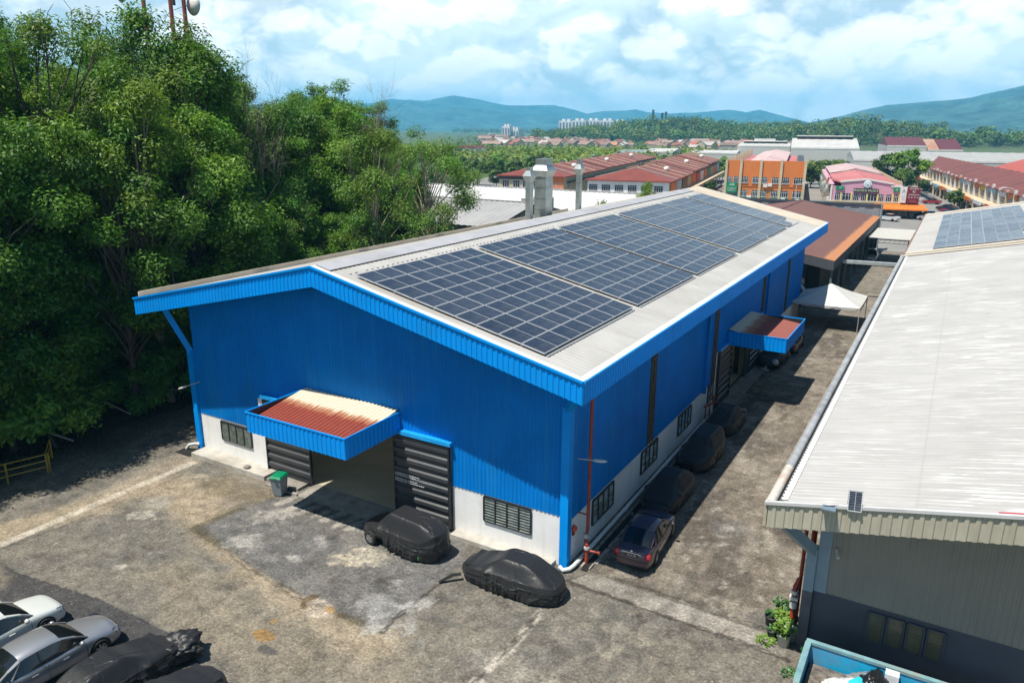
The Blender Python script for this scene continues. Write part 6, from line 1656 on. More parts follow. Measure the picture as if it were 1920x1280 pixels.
# ---- white fronted shop row
B = tempty('shop_row', -36.8, 175, 'red roofed shop row with a white end wall and colourful side facing the road', 'building')
m = MB().local(); m.box(-9.4, 9.8, 0, 114, 0, 6.35); m.build('wall', M_WHITE, B)
m = MB().local(); m.box(9.8, 9.9, 0, 114, 0, 6.3); m.build('side_wall', M_CREAMW, B)
for x in (-8, -4.9, -1.8, 1.3, 4.4, 7.4): window(B, x, 0, 4.05, 2.0, 1.35, 'f', 4)
for k in range(12): window(B, 9.9, 5 + k * 9.2, 3.9, 3.6, 1.5, 'r', 4)
m = MB().local(); m.box(9.9, 12.2, 2, 113, 2.9, 3.4); m.build('side_canopy', M_CREAMW, B)
m = MB().local(); m.box(9.9, 9.95, 1, 113, .1, 2.8); m.build('shopfront', M_WIN, B)
for k in range(3):
    m = MB().local(); z = k * .45; hip(m, -9.4, 9.8, k * 38., (k + 1) * 38., 6.5 + z, 9.0 + z, k == 0, k == 2); m.build('roof', M_TILE, B)
cols = [M_OR2, M_BL2, M_DK2, M_CREAMW, M_OR2, M_RE2, M_WH2, M_OR2, M_GRN, M_CREAMW, M_OR2, M_BL2]; nm = {M_OR2: 'orange', M_BL2: 'light blue', M_DK2: 'black', M_CREAMW: 'cream', M_RE2: 'red', M_WH2: 'white', M_GRN: 'green', M_YE2: 'yellow'}
for k in range(12):
    sign(-26.8, 179 + k * 9.2, 5.0 if k % 3 else 4.4, 7.6, 2.3 if k % 3 else 3.4, cols[k], 'r', '%s shop board on the road side of the white ended row' % nm[cols[k]], 'shop boards along the left road')
for k in range(11):
    m = MB().local(); m.box(11.9, 12.15, 6.5 + k * 10 - .12, 6.5 + k * 10 + .12, 0, 2.9); m.build('arcade_column', M_WTRIM, B)
for (E_, xs_, n_, zz) in ((A, (-8.6, 8.), 12, 7.0), (B, (-9.4, 9.8), 12, 6.5)):
    um = sum(xs_) / 2; hwid = (xs_[1] - xs_[0]) / 2
    for k in range(n_):
        v = 9.5 + k * 9.2; zb_ = zz + (.25 if E_ is A else .45) * min(2, int(v // (42 if E_ is A else 38)))
        m = MB().local(); pk = 2.1 if E_ is A else 2.5
        for s in (-1, 1): m.bar((um + s * (hwid + .5), v, zb_ + .10), (um + s * .2, v, zb_ + pk * .97 + .1), .28, .22)
        m.build('party_wall_cap', M_CREAMW if k % 3 else M_STAIN, E_)
        if k % 2:
            m = MB().local(); m.lathe((um + (hwid * .55 if k % 4 == 1 else -hwid * .5), v + 3, zb_ + pk * .42), [(0, 0), (.7, 0), (.7, 1.1), (.3, 1.3), (0, 1.3)], 10); m.build('water_tank', M_WTRIM if k % 4 == 1 else M_DK2, E_)
# ---- orange block
O = tempty('office_block', -6.7, 180, 'orange office block with cream columns and two rows of windows', 'building')
m = MB().local(); m.box(-8.5, 8.4, 0, 100, 0, 9.2); m.box(-8.5, 8.4, 0, .35, 9.2, 11.3); m.build('wall', M_ORANGE, O)
for x in (-8.4, -5.2, -.9, 3.4, 8.35):
    m = MB().local(); m.box(x - .27, x + .27, -.35, 0, 0, 11.5); m.build('column', M_CREAMW, O)
for z, h in ((6.45, 1.3), (3.5, 1.35)):
    for x, w_ in ((-7.6, 1.0), (-6.1, 1.1), (-4.2, 1.3), (-1.9, 1.3), (.0, 1.2), (2.3, 1.4), (4.4, 1.7), (7.1, 1.8)): window(O, x, 0, z, w_, h, 'f', 4)
m = MB().local(); m.box(-7.6, 8.2, -.12, 0, 5.65, 5.8); m.build('ledge', M_ORANGE, O)
m = MB().local(); m.box(-8.6, 8.4, -1.4, 0, 2.4, 2.9); m.build('front_canopy', pm('teal_canopy', (.03, .34, .26), .5), O)
for i, (u0, u1, zt) in enumerate(((-8.4, -3.9, 0), (3.0, 6.2, 0))):
    m = MB().local(); m.rib((u0, .4, 9.4), (0, 1, 0), 99, Vector((1, 0, 0)), 0, u1 - u0, (0, 0, 1), 1.2, .05); m.build('side_roof', M_PINKR, O)
for k in range(2):
    z0 = 10.1 + k * .2; v0, v1 = (1.5, 48) if k == 0 else (49, 99); m = MB().local()
    m.rib((-.4, v0, z0 + .9), (0, 1, 0), v1 - v0, Vector((4.3, 0, -.75)).normalized(), 0, 4.4, (.17, 0, .98), 3.2, .22); m.rib((-.4, v0, z0 + .9), (0, 1, 0), v1 - v0, Vector((-4.3, 0, -.75)).normalized(), 0, 4.4, (-.17, 0, .98), 3.2, .22); m.build('monitor_roof', M_OLDPK, O)
m = MB().local(); m.box(-3.6, 2.8, 2.2, 99, 9.2, 10.2); m.poly([(-4.0, 2.1, 10.2), (3.2, 2.1, 10.2), (-.4, 2.1, 10.95)]); m.build('monitor_wall', M_CREAMW, O)
m = MB().local(); m.box(6.4, 8.2, .5, 99, 9.25, 9.7); m.build('roof_plant_strip', M_DK2, O)
for k in range(22):
    m = MB().local(); v = 3 + k * 4.4; m.box(-8.75, -8.3, v, v + 1.2, 9., 11.6 if k % 2 else 11.0); m.build('party_fin', M_CREAMW, O)
for (x, z) in ((.3, 5.9), (1.3, 6.1), (-3.0, 3.3), (4.3, 3.0), (7.3, 2.9)):
    m = MB().local(); m.box(x - .45, x + .45, -.45, -.05, z - .35, z + .3); m.build('air_conditioner', M_WTRIM, O)
sign(-13.6, 179.6, 5.35, 2.3, 2.3, M_GRN, 'f', 'square green sign with a white emblem on the corner of the orange block', txt=[('AB', .62, .8, 1.1), ('STUDENT', -.22, .42, 1.0), ('AGENCY', -.66, .42, 1.0)])
# ---- pink building
P_ = tempty('restaurant_building', 14.2, 180, 'pink gabled restaurant building with yellow window piers', 'building')
m = MB().local(); m.poly([(-6.8, 0, 0), (6.9, 0, 0), (6.9, 0, 6.3), (5.2, 0, 6.9), (.1, 0, 7.75), (-4.9, 0, 7.15), (-4.9, 0, 6.3), (-6.8, 0, 6.3)]); m.box(-6.8, 6.9, .02, 82, 0, 6.0); m.build('wall', M_PINK, P_)
for x0, w_ in ((-5.6, 1.1), (-3.7, 1.9), (-1.9, 1.1), (-.4, 1.1), (1.3, 1.8), (3.0, 1.0), (4.3, 0), (4.5, 1.1)):
    if w_: window(P_, x0 + .2, 0, 3.3, w_, 1.45, 'f', 3)
window(P_, 6.1, 0, 3.3, .95, 1.45, 'f', 3)
for x in (-4.75, -2.65, .45, 2.55, 5.5, 6.75):
    m = MB().local(); m.box(x - .16, x + .16, -.22, 0, 3.15, 4.85); m.build('window_pier', M_YELW, P_)
m = MB().local(); m.box(-6.9, 7., -.3, 0, 2.95, 3.12); m.build('sill_band', M_YELW, P_)
m = MB().local(); m.box(-6.95, -6.6, -.2, .3, 0, 6.4); m.box(6.7, 7.1, -.2, .3, 0, 6.7); m.build('corner_pier', M_WTRIM, P_)
m = MB().local(); m.rib((.1, .4, 7.75), (0, 1, 0), 40, Vector((7.2, 0, -1.4)).normalized(), 0, 7.4, (.2, 0, .98), 2.4, .14); m.rib((.1, .4, 7.75), (0, 1, 0), 40, Vector((-6.0, 0, -1.1)).normalized(), 0, 6.2, (-.2, 0, .98), 2.4, .14); m.build('roof', M_PINKR, P_)
m = MB().local(); m.rib((.1, 42, 8.0), (0, 1, 0), 40, Vector((7.2, 0, -1.3)).normalized(), 0, 7.4, (.2, 0, .98), 4, .1); m.rib((.1, 42, 8.0), (0, 1, 0), 40, Vector((-6.0, 0, -1.1)).normalized(), 0, 6.2, (-.2, 0, .98), 4, .1); m.quad((-6.8, 41.5, 6.2), (6.9, 41.5, 6.2), (6.9, 41.5, 6.95), (.1, 41.5, 8.3)); m.build('roof', M_OLDPK, P_)
m = MB().local(); m.bar((.1, -.05, 7.85), (-5., -.05, 7.25), .3, .35); m.bar((.1, -.05, 7.85), (5.4, -.05, 7.0), .3, .35); m.box(4.9, 7., -.1, .2, 6.3, 6.75); m.build('verge_trim', M_WTRIM, P_)
m = MB().local(); m.quad((-7.4, .2, 7.7), (-4.9, .2, 6.9), (-4.9, 9, 6.9), (-7.4, 9, 7.7)); m.quad((-7.4, .2, 7.7), (-7.4, 9, 7.7), (-7.6, 9, 6.9), (-7.6, .2, 6.9)); m.build('lean_to_roof', M_TILE2, P_)
m = MB().local(); m.add([(2, -3.6, 2.05), (12, -3.6, 2.05), (11.6, 0, 2.9), (2, 0, 2.9)], [(0, 1, 2, 3)]); m.add([(2, -3.6, 2.0), (12, -3.6, 2.0), (11.6, 0, 2.84), (2, 0, 2.84)], [(3, 2, 1, 0)]); m.box(2, 12, -3.66, -3.6, 1.85, 2.08); m.build('orange_awning', M_OR2, P_)
m = MB().local(); m.box(6.9, 10.5, .2, 20, 0, 3.2); m.box(6.95, 8.3, -.1, .2, 2.6, 6.5); m.build('annexe', pm('brick_orange_wall', (.36, .13, .06), .8, var=.15), P_)
m = MB().local(); m.box(3.5, 11.4, -.5, -.4, 0, 1.95); m.build('dark_shopfront', M_WIN, P_)
for x in (4.2, 6.8, 9.2, 11.5):
    m = MB().local(); m.box(x - .1, x + .1, -3.5, -3.3, 0, 2.05); m.build('awning_post', M_DK2, P_)
for k in range(16):
    m = MB().local(); v = 4 + k * 4.8; m.box(6.8, 7.35, v, v + 1.2, 5.6, 7.2); m.build('party_fin', M_CREAMW, P_)
m = MB().local(); m.box(-7.0, -6.82, .3, 80, 0, 5.9); m.build('stained_side_wall', M_STAIN, P_)
rs = random.Random(9)
for k in range(15):
    m = MB().local(); v = 2 + k * 5; z = rs.uniform(1., 5.); m.box(-7.5, -7.0, v, v + 1., z, z + .8); m.build('air_conditioner', (M_WTRIM, M_STAIN, M_BL2)[k % 3], P_)
sign(14.3, 179.9, 5.45, 4.9, .85, M_DK2, 'f', 'long black signboard with pale capital letters on the pink gable', txt=[('PEACOCK PALACE', 0, .62, .93)], tm=pm('pale_green_lettering', (.62, .68, .45), .5))
e = tempty('round_emblem', 14.5, 179.9, 'round white emblem above the black signboard on the pink gable', 'sign')
m = MB().local(); m.lathe((0, 0, 6.75), [(.0, -.22), (.7, -.22), (.82, -.16), (.82, 0)], 28, axis='y'); m.build('disc', M_WH2, e)
m = MB().local(); m.lathe((0, 0, 6.75), [(.45, -.225), (.62, -.23), (.64, -.22)], 28, axis='y'); m.build('ring', M_BL2, e)
m = MB().local(); m.lathe((0, 0, 6.72), [(0, -.25), (.12, -.25), (.12, -.22)], 14, axis='y'); m.build('centre', M_DK2, e)
sign(9.1, 179.9, 5.9, 1.7, .75, M_GRN, 'f', 'green sign at the left end of the pink facade', txt=[('19', 0, .5, 1)]); sign(20.2, 179.9, 5.75, 1.2, .75, M_GRN, 'f', 'green sign at the right end of the pink facade', txt=[('19', 0, .5, 1)])
sign(23.5, 179.6, 4.8, 2.3, 3.3, M_MAR, 'f', 'tall maroon signboard with white lettering beside the pink facade', txt=[('RESTORAN', 1.3, .36, .95), ('42', .72, .62, 1.), ('SAMARINDA', .1, .38, .95), ('* * * *', -.6, .8, 1.), ('- - - -', -1.2, .6, 1.)])
sign(21.6, 179.5, 4.85, 1.1, 3.3, M_WH2, 'f', 'narrow white board between the pink facade and the maroon signboard', txt=[('A', .8, 1.2, .8), ('= =', -.4, .5, .8), ('= =', -.9, .5, .8)], tm=pm('grey_print', (.3, .3, .36), .5))
# ---- long right hand shop row
Rr = tempty('shop_row', 47, 150, 'long brown red roofed shop row beyond the car park on the right', 'building')
m = MB().local(); m.box(-7, 7, 0, 222, 0, 6.0); m.build('wall', M_CREAMW, Rr)
m = MB().local(); m.rib((0, -1, 9.0), (0, 1, 0), 224, Vector((-7.6, 0, -2.8)).normalized(), 0, 8.15, (-.35, 0, .94), 6.2, .14); m.rib((0, -1, 9.0), (0, 1, 0), 224, Vector((7.6, 0, -2.8)).normalized(), 0, 8.15, (.35, 0, .94), 6.2, .14); m.build('roof', M_TILE3, Rr)
m = MB().local(); m.poly([(-7, -.1, 6), (7, -.1, 6), (0, -.1, 8.8)]); m.build('gable_wall', M_CREAMW, Rr)
m = MB().local(); m.box(-7.1, -7, 1, 221, .1, 2.6); m.build('shopfront', M_WIN, Rr)
m = MB().local(); m.box(-9.4, -7.1, .5, 221, 2.75, 3.2); m.build('arcade_slab', M_CREAMW, Rr)
for k in range(36):
    m = MB().local(); v = 2 + k * 6.2; m.box(-9.4, -8.9, v - .3, v + .3, 0, 2.75); m.build('arcade_column', M_CREAMW, Rr)
for k in range(36): window(Rr, -7., 5 + k * 6.1, 3.5, 3.9, 1.5, 'l', 5, False)
for k in range(37):
    m = MB().local(); v = 1.9 + k * 6.1; m.box(-7.5, -7., v - .25, v + .25, 3.2, 6.6 if k % 3 else 7.0); m.build('party_fin', M_WTRIM if k % 4 else M_CREAMW, Rr)
pal = [M_BL2, M_WH2, M_OR2, M_WH2, M_BL2, M_YE2, M_OR2, M_WH2, M_BL2, M_OR2, M_CREAMW, M_WH2, M_OR2, M_OR2, M_WH2, M_YE2, M_OR2, M_YE2, M_OR2, M_WH2, M_OR2, M_OR2, M_CREAMW, M_WH2]
for k, mt in enumerate(pal):
    sign(39.9, 154.6 + k * 8.6, 5.6, 6.2, .95, mt, 'l', '%s fascia board high on the right hand shop row' % nm[mt], 'fascia boards on the right hand row')
for k in range(18):
    mt = [M_WH2, M_DK2, M_RE2, M_WH2, M_OR2, M_WH2, M_WH2, M_OR2, M_BL2][k % 9]
    sign(37.5, 156 + k * 11.2, 2.95, 6.5, .8, mt, 'l', '%s arcade board low on the right hand shop row' % nm[mt], 'arcade boards on the right hand row')
# ---- more red roofs behind it
def plain_row(name, u, v, w_, ln, ze, zr, roofm, wallm, label, rot=0., rib=1.6, win=0):
    e = tempty(name, u, v, label, 'building'); e.rotation_euler = (0, 0, TA + rot)
    m = MB().local(); m.box(-w_ / 2, w_ / 2, 0, ln, 0, ze); m.poly([(-w_ / 2, -.02, ze), (w_ / 2, -.02, ze), (0, -.02, zr - .1)]); m.build('wall', wallm, e)
    s = (zr - ze) / (w_ / 2 + .8)
    m = MB().local(); k = math.hypot(w_ / 2 + .8, zr - ze)
    m.rib((0, -.8, zr), (0, 1, 0), ln + 1.6, Vector((-(w_ / 2 + .8), 0, ze - zr)).normalized(), 0, k, Vector((-s, 0, 1)).normalized(), rib, .08); m.rib((0, -.8, zr), (0, 1, 0), ln + 1.6, Vector((w_ / 2 + .8, 0, ze - zr)).normalized(), 0, k, Vector((s, 0, 1)).normalized(), rib, .08); m.build('roof', roofm, e)
    for i in range(win): window(e, -w_ / 2, (i + .5) * ln / win, ze - 2., ln / win * .6, 1.2, 'l', 2, False)
    return e
plain_row('shed', 68, 215, 20, 75, 5.4, 9.0, M_TILE2, M_CREAMW, 'bright red ribbed roof behind the right hand shop row', win=0)
plain_row('shed', 82, 178, 22, 100, 5.2, 9.2, M_TILE3, M_STAIN, 'rusty brown ribbed roof with a row of small windows, far right', win=24)
# ---- pale factory halls at the back
def hall(px0, px1, yr, ye, yb, v, depth, roofm, label, wallm=M_WTRIM, monitor=False, zdrop=0):
    u0, _, zr = at(px0, yr, v=v + depth * .5); u1, _, _ = at(px1, yr, v=v + depth * .5); ua, _, ze = at(px0, ye, v=v); ub, _, _ = at(px1, ye, v=v)
    u0 = min(u0, ua); e = tempty('factory_hall', (ua + ub) / 2, v, label, 'building'); k = (ub - ua) / 2
    m = MB().local(); m.box(-k, k, 0, depth, 0, ze); m.build('wall', wallm, e)
    m = MB().local(); kk = math.hypot(depth / 2, zr - ze)
    m.rib((-k, depth / 2, zr), (1, 0, 0), 2 * k, Vector((0, -depth / 2 - .5, ze - zr)).normalized(), 0, kk, (0, -.2, .98), 4., .08); m.rib((-k, depth / 2, zr), (1, 0, 0), 2 * k, Vector((0, depth / 2 + .5, ze - zr)).normalized(), 0, kk, (0, .2, .98), 4., .08)
    m.poly([(k, 0, ze), (k, depth, ze), (k, depth / 2, zr)]); m.poly([(-k, 0, ze), (-k, depth, ze), (-k, depth / 2, zr)]); m.build('roof', roofm, e)
    if monitor:
        m = MB().local(); m.box(-k * .85, k * .85, depth / 2 - 3, depth / 2 + 3, zr - .4, zr + .9); m.build('ridge_vent', M_DK2, e)
        m = MB().local(); m.box(-k * .87, k * .87, depth / 2 - 3.6, depth / 2 + 3.6, zr + .9, zr + 1.2); m.build('vent_roof', M_WTRIM, e)
    m = MB().local(); m.box(-k, k, -.1, 0, ze - .5, ze + .1); m.build('eave_trim', M_WTRIM, e)
    return e
M_HALLR = roof_mat('factory_roof', (.50, .49, .47), (.36, .34, .31), .4, streak=.3); M_HALLG = roof_mat('grey_factory_roof', (.36, .355, .34), (.25, .24, .22), .4, streak=.3); M_MARR = roof_mat('maroon_factory_roof', (.12, .03, .035), (.09, .03, .03), .4, streak=.2); M_HWALL = pm('pale_grey_wall', (.47, .47, .45), .85, var=.06, scale=.1)
hall(1383, 1482, 268, 273, 300, 420, 40, M_HALLR, 'low white factory hall behind the orange block', M_HWALL, True)
hall(1483, 1612, 259, 277, 300, 380, 52, M_HALLR, 'large white factory hall with a raised ridge vent', M_HWALL, True)
hall(1664, 1738, 257, 273, 300, 400, 46, M_MARR, 'maroon roofed hall with pale grey walls, left of the rusty roof', M_HWALL)
hall(1740, 1762, 261, 281, 300, 402, 44, roof_mat('rust_patch_roof', (.36, .17, .10), (.45, .36, .28), .6, streak=.8), 'narrow rusted orange roof between two maroon roofs', M_HWALL)
hall(1763, 1806, 261, 281, 300, 404, 44, M_MARR, 'maroon roofed hall right of the rusty roof', M_HWALL)
hall(1600, 1990, 283, 299, 300, 300, 46, M_HALLG, 'long low grey hall roof behind the right hand shop rows', M_HWALL)
hall(1290, 1382, 281, 286, 300, 400, 26, M_HALLR, 'low white hall behind the left road', M_HWALL)
hall(1155, 1215, 280, 287, 300, 345, 30, roof_mat('blue_grey_roof', (.20, .26, .26), (.16, .19, .19), .4), 'blue grey gabled shed behind the farthest red roofs', M_HWALL)
hall(1208, 1262, 278, 284, 300, 352, 34, M_HALLR, 'bright white shed roof beside the blue grey shed', M_HWALL)
# ---- three storey block at the left
T3 = tempty('apartment_block', -171, 384, 'white three storey block with dark windows left of the red roofs', 'building')
m = MB().local(); m.box(-6.5, 6.5, 0, 16, 0, 7.6); m.build('wall', M_WTRIM, T3)
for z in (1.0, 3.4, 5.6):
    for x in (-5, -2., 1.4, 4.6): window(T3, x, 0, z, 1.9, 1.3, 'f', 2)
m = MB().local()
for k in range(5): u = -6.5 + k * 2.6; m.poly([(u, -.3, 7.6), (u + 2.6, -.3, 7.6), (u + 1.3, -.3, 8.6)]); m.quad((u, -.3, 7.6), (u + 1.3, -.3, 8.6), (u + 1.3, 16, 8.6), (u, 16, 7.6)); m.quad((u + 2.6, 16, 7.6), (u + 1.3, 16, 8.6), (u + 1.3, -.3, 8.6), (u + 2.6, -.3, 7.6))
m.build('roof', M_TILE3, T3)
# ---- tower blocks on the far plain
M_TOWER = pm('tower_white', (.62, .63, .64), .8, var=.04, scale=.02); M_TSH = pm('tower_window_band', (.16, .19, .23), .4, var=.2)
def tower(px0, px1, pyt, v, label, n):
    u0, _, zt = at(px0, pyt, v=v); u1, _, _ = at(px1, pyt, v=v); k = (u1 - u0) / 2; e = tempty('tower_block', (u0 + u1) / 2, v, label, 'tower block', 'far white tower blocks')
    m = MB().local(); m.box(-k, k, 0, 30, 0, zt); m.build('wall', M_TOWER, e)
    for i in range(n):
        m = MB().local(); a = -k + 2 * k * (i + .5) / n; w_ = k / n * .5; m.box(a - w_, a + w_, -.6, 0, 4, zt - 3); m.build('window_band', M_TSH, e)
    for i in range(2):
        m = MB().local(); m.box(-k * .6 + i * k * .8, -k * .2 + i * k * .8, 4, 14, zt, zt + 4); m.build('roof_box', M_TOWER, e)
tower(1048, 1072, 227, 1500, 'leftmost white tower block, broad with dark bands, on the far plain', 4); tower(1073, 1098, 226, 1490, 'white tower block standing second from the left on the plain', 4); tower(1099, 1124, 225.5, 1510, 'white tower block in the middle of the far line', 4); tower(1125, 1150, 226, 1500, 'white tower block just left of the wooded hill', 4); tower(1151, 1172, 228, 1520, 'white tower block half hidden by the wooded hill', 3); tower(941, 956, 237, 1300, 'small stepped pale tower left of the main group', 3); tower(957, 972, 243, 1310, 'short pale block beside the small stepped tower', 3)
# ================================================================ hills, mountains, far trees and houses
def mountains(name, prof, d0, d1, dn, seed, col, w_):
    px = np.array([p for p, _ in prof], float); py = np.array([q for _, q in prof], float)
    pxs = np.linspace(px[0], px[-1], 420); pys = np.interp(pxs, px, py)
    az = []; el = []
    for a, b_ in zip(pxs, pys):
        d = ray_dir(a, b_); az.append(math.atan2(d.x, d.y)); el.append(d.z / math.hypot(d.x, d.y))
    az = np.array(az); el = np.array(el); nd = 90
    t = np.linspace(0, 1, nd); A, T = np.meshgrid(az, t, indexing='ij'); Dm = d0 + (d1 - d0) * T
    crest = CAM[2] + el * dn
    shape = sstep(0, (dn - d0) / (d1 - d0), T) * (1 - .55 * sstep((dn - d0) / (d1 - d0), 1.2, T))
    X = CAM[0] + np.sin(A) * Dm; Y = CAM[1] + np.cos(A) * Dm
    spur = np.abs(fbm(X / 900., Y / 900., seed, 6, .55) - .5) * 2
    Z = crest[:, None] * shape * (1 - .85 * spur * (1 - .80 * np.exp(-((Dm - dn) / (d1 - d0) * 9) ** 2)) ) - 8
    m, g = newmat(name + '_cover')
    co = g.n('ShaderNodeTexCoord').outputs['Object']
    n1 = g.noise(co, .006, 6, .7); n2 = g.noise(co, .03, 4, .7)
    c = g.mix(g.ramp(n1, [(.35, 0.), (.65, 1.)]), tuple(k * .22 for k in col), col); c = g.mix(g.ramp(n2, [(.3, 0.), (.7, 1.)]), g.mix(1., c, (.5, .5, .5), 'MULTIPLY'), c)
    c = g.mix(g.ramp(g.noise(co, .0022, 5, .7), [(.62, 0.), (.7, .5)]), c, (.22, .16, .1))
    finish(g, g.n('ShaderNodeBsdfPrincipled', {'Base Color': c, 'Roughness': .95, 'Normal': g.n('ShaderNodeBump', {'Strength': 1., 'Distance': 30., 'Height': n1})}))
    tag(grid_mesh(name, np.stack([X, Y, Z], -1), m), kind='structure')
mountains('mountains', [(300, 205), (500, 195), (640, 200), (700, 190), (735, 182), (770, 184), (800, 187), (850, 178), (870, 180), (900, 186), (940, 195), (980, 197), (1010, 196), (1040, 196), (1070, 203), (1100, 211), (1130, 206), (1160, 203), (1190, 200), (1215, 206), (1250, 208), (1300, 207), (1340, 205), (1370, 204), (1400, 208), (1425, 204), (1450, 211), (1480, 219), (1510, 226), (1560, 240)], 4200, 9500, 7200, 3, (.085, .175, .140), 1)
mountains('mountain_range', [(1440, 250), (1500, 232), (1540, 222), (1580, 214), (1620, 203), (1660, 194), (1700, 190), (1740, 186), (1780, 181), (1810, 177), (1840, 170), (1870, 163), (1900, 158), (1960, 150), (2050, 140), (2200, 135)], 2600, 6500, 4800, 13, (.085, .175, .140), 1)
# wooded low hills as ground, the trees on them as one mass
HB = []
def bump(px, pyt, D, rx, ry, amp=1.):
    D *= 1.4; rx *= 1.35; ry *= 1.1; d = ray_dir(px, pyt); k = D / math.hypot(d.x, d.y); HB.append((CAM[0] + d.x * k, CAM[1] + d.y * k, CAM[2] + d.z * k - 9., rx, ry))
bump(1265, 224, 820, 95, 80); bump(1205, 236, 800, 70, 60); bump(1320, 236, 840, 80, 70); bump(1400, 243, 980, 70, 60); bump(1470, 231, 1000, 85, 80); bump(1520, 241, 1000, 75, 70)
bump(1590, 230, 700, 60, 55); bump(1640, 224, 720, 60, 60); bump(1690, 238, 700, 50, 50); bump(1750, 243, 720, 60, 50); bump(1560, 238, 760, 50, 50)
def hz(X, Y):
    Z = np.full(np.shape(X), -.5)
    for (x, y, h, rx, ry) in HB: Z = np.maximum(Z, h * np.exp(-((X - x) ** 2 / rx ** 2 + (Y - y) ** 2 / ry ** 2) * .9) + 0)
    return Z
xs = np.linspace(-1100, 520, 240); ys = np.linspace(520, 1620, 160); X, Y = np.meshgrid(xs, ys, indexing='ij'); Z = hz(X, Y); Z = np.where(Z < 1.2, -.5, Z)
tag(grid_mesh('hills', np.stack([X, Y, Z], -1), pm('hill_scrub', (.045, .075, .025), .95, var=.3, scale=.02, dirt=(.16, .10, .06), dirtf=.3)), kind='structure')
def mass(name, pts, size, per, ln, seed, tone=(.7, 1.25), mat=None):
    """many small crowns as one body: pts (n,3) crown bases, size (n,) heights"""
    rng = np.random.default_rng(seed); n = len(pts)
    d = rng.normal(size=(n, per, 3)); d /= np.linalg.norm(d, axis=2, keepdims=True); q = rng.uniform(.45, 1., (n, per, 1)) ** .5
    lob = rng.normal(size=(n, 7, 3)); lob /= np.linalg.norm(lob, axis=2, keepdims=True); idx = rng.integers(0, 7, (n, per))
    L_ = np.take_along_axis(lob, idx[..., None].repeat(3, 2), 1)
    s = size[:, None, None]
    p = (d * q * .42 + L_ * .30) * s * np.array([.85, .85, .62]); p[..., 2] += s[..., 0] * .55
    P = (p + pts[:, None, :]).reshape(-1, 3)
    nn = d * .55 + L_ * .45 + np.array([0, 0, .75]) + rng.normal(size=d.shape) * .3; nn = nn.reshape(-1, 3); nn /= np.linalg.norm(nn, axis=1, keepdims=True)
    tn = rng.uniform(*tone, (n, 1, 1)) * np.ones((n, per, 3)) * rng.uniform(.8, 1.2, (n, per, 1)); hu = rng.uniform(-.15, .45, (n, 1)); tn[..., 0] *= 1 + hu; tn = tn.reshape(-1, 3)
    lsz = (ln * s * np.ones((n, per, 1))).reshape(-1)
    return leaf_object(name, P, nn, lsz, lsz * .75, tn, mat or M_LEAF3, None, rng)
rng = np.random.default_rng(8)
# on the hills
hx = rng.uniform(-1080, 500, 44000); hy = rng.uniform(540, 1600, 44000); hzv = hz(hx, hy); k = (hzv > 1.6) & (rng.random(44000) < .50)
dd = np.hypot(hx - CAM[0], hy - CAM[1]); 
slope = hz(hx - (hx - CAM[0]) / dd * 12, hy - (hy - CAM[1]) / dd * 12) - hzv
k &= slope < .9
P = np.stack([hx, hy, hzv - .5], 1)[k]; tag(mass('hill_woods', P, 9 + 11 * rng.random(len(P)) ** 2.2, 64, .16, 1, (.6, 1.5)), kind='stuff')
# wooded belt behind the shop rows and scattered growth further out
def in_town(u, v):
    return ((u > -72) & (u < 95) & (v < 305)) | ((u > -45) & (u < 130) & (v < 470)) | ((np.abs(u + 171) < 9) & (v > 372) & (v < 405))
uu = rng.uniform(-330, 30, 5200); vv = 292 + rng.random(5200) ** 1.3 * 170; 
k = ~in_town(uu, vv) & ~((uu > -45) & (vv < 480)) & ~((np.abs(uu + 171) < 26) & (vv < 386)); uu, vv = uu[k], vv[k]
P = np.array([tw(a, b) for a, b in zip(uu, vv)]); tag(mass('woods', P, 4.5 + 5.5 * rng.random(len(P)) ** 1.5, 70, .17, 2, (.75, 1.6)), kind='stuff')
px_ = np.concatenate([rng.uniform(860, 1560, 900), rng.uniform(1540, 1930, 420)]); py_ = np.concatenate([252 + 26 * rng.random(900) ** .8, 254 + 16 * rng.random(420)])
P = np.array([(*on_ground(a, b), 0.) for a, b in zip(px_, py_)]); k = hz(P[:, 0], P[:, 1]) < 2
P = P[k]; D_ = np.hypot(P[:, 0] - CAM[0], P[:, 1] - CAM[1]); tag(mass('scattered_trees', P, rng.uniform(3., 6.5, len(P)), 40, .22, 3, (.7, 1.5)), kind='stuff')
# treeline along the far plain in front of the mountains
px_ = rng.uniform(850, 1930, 1300); py_ = rng.uniform(247.5, 251.5, 1300); P = np.array([(*on_ground(a, b + (a - 1400) * .002), 0.) for a, b in zip(px_, py_)]); D_ = np.hypot(P[:, 0], P[:, 1]); k = (D_ < 4200); P = P[k]; D_ = D_[k]
tag(mass('plain_treeline', P, D_ * rng.uniform(.0035, .006, len(P)), 26, .28, 4, (.6, 1.0)), kind='stuff')
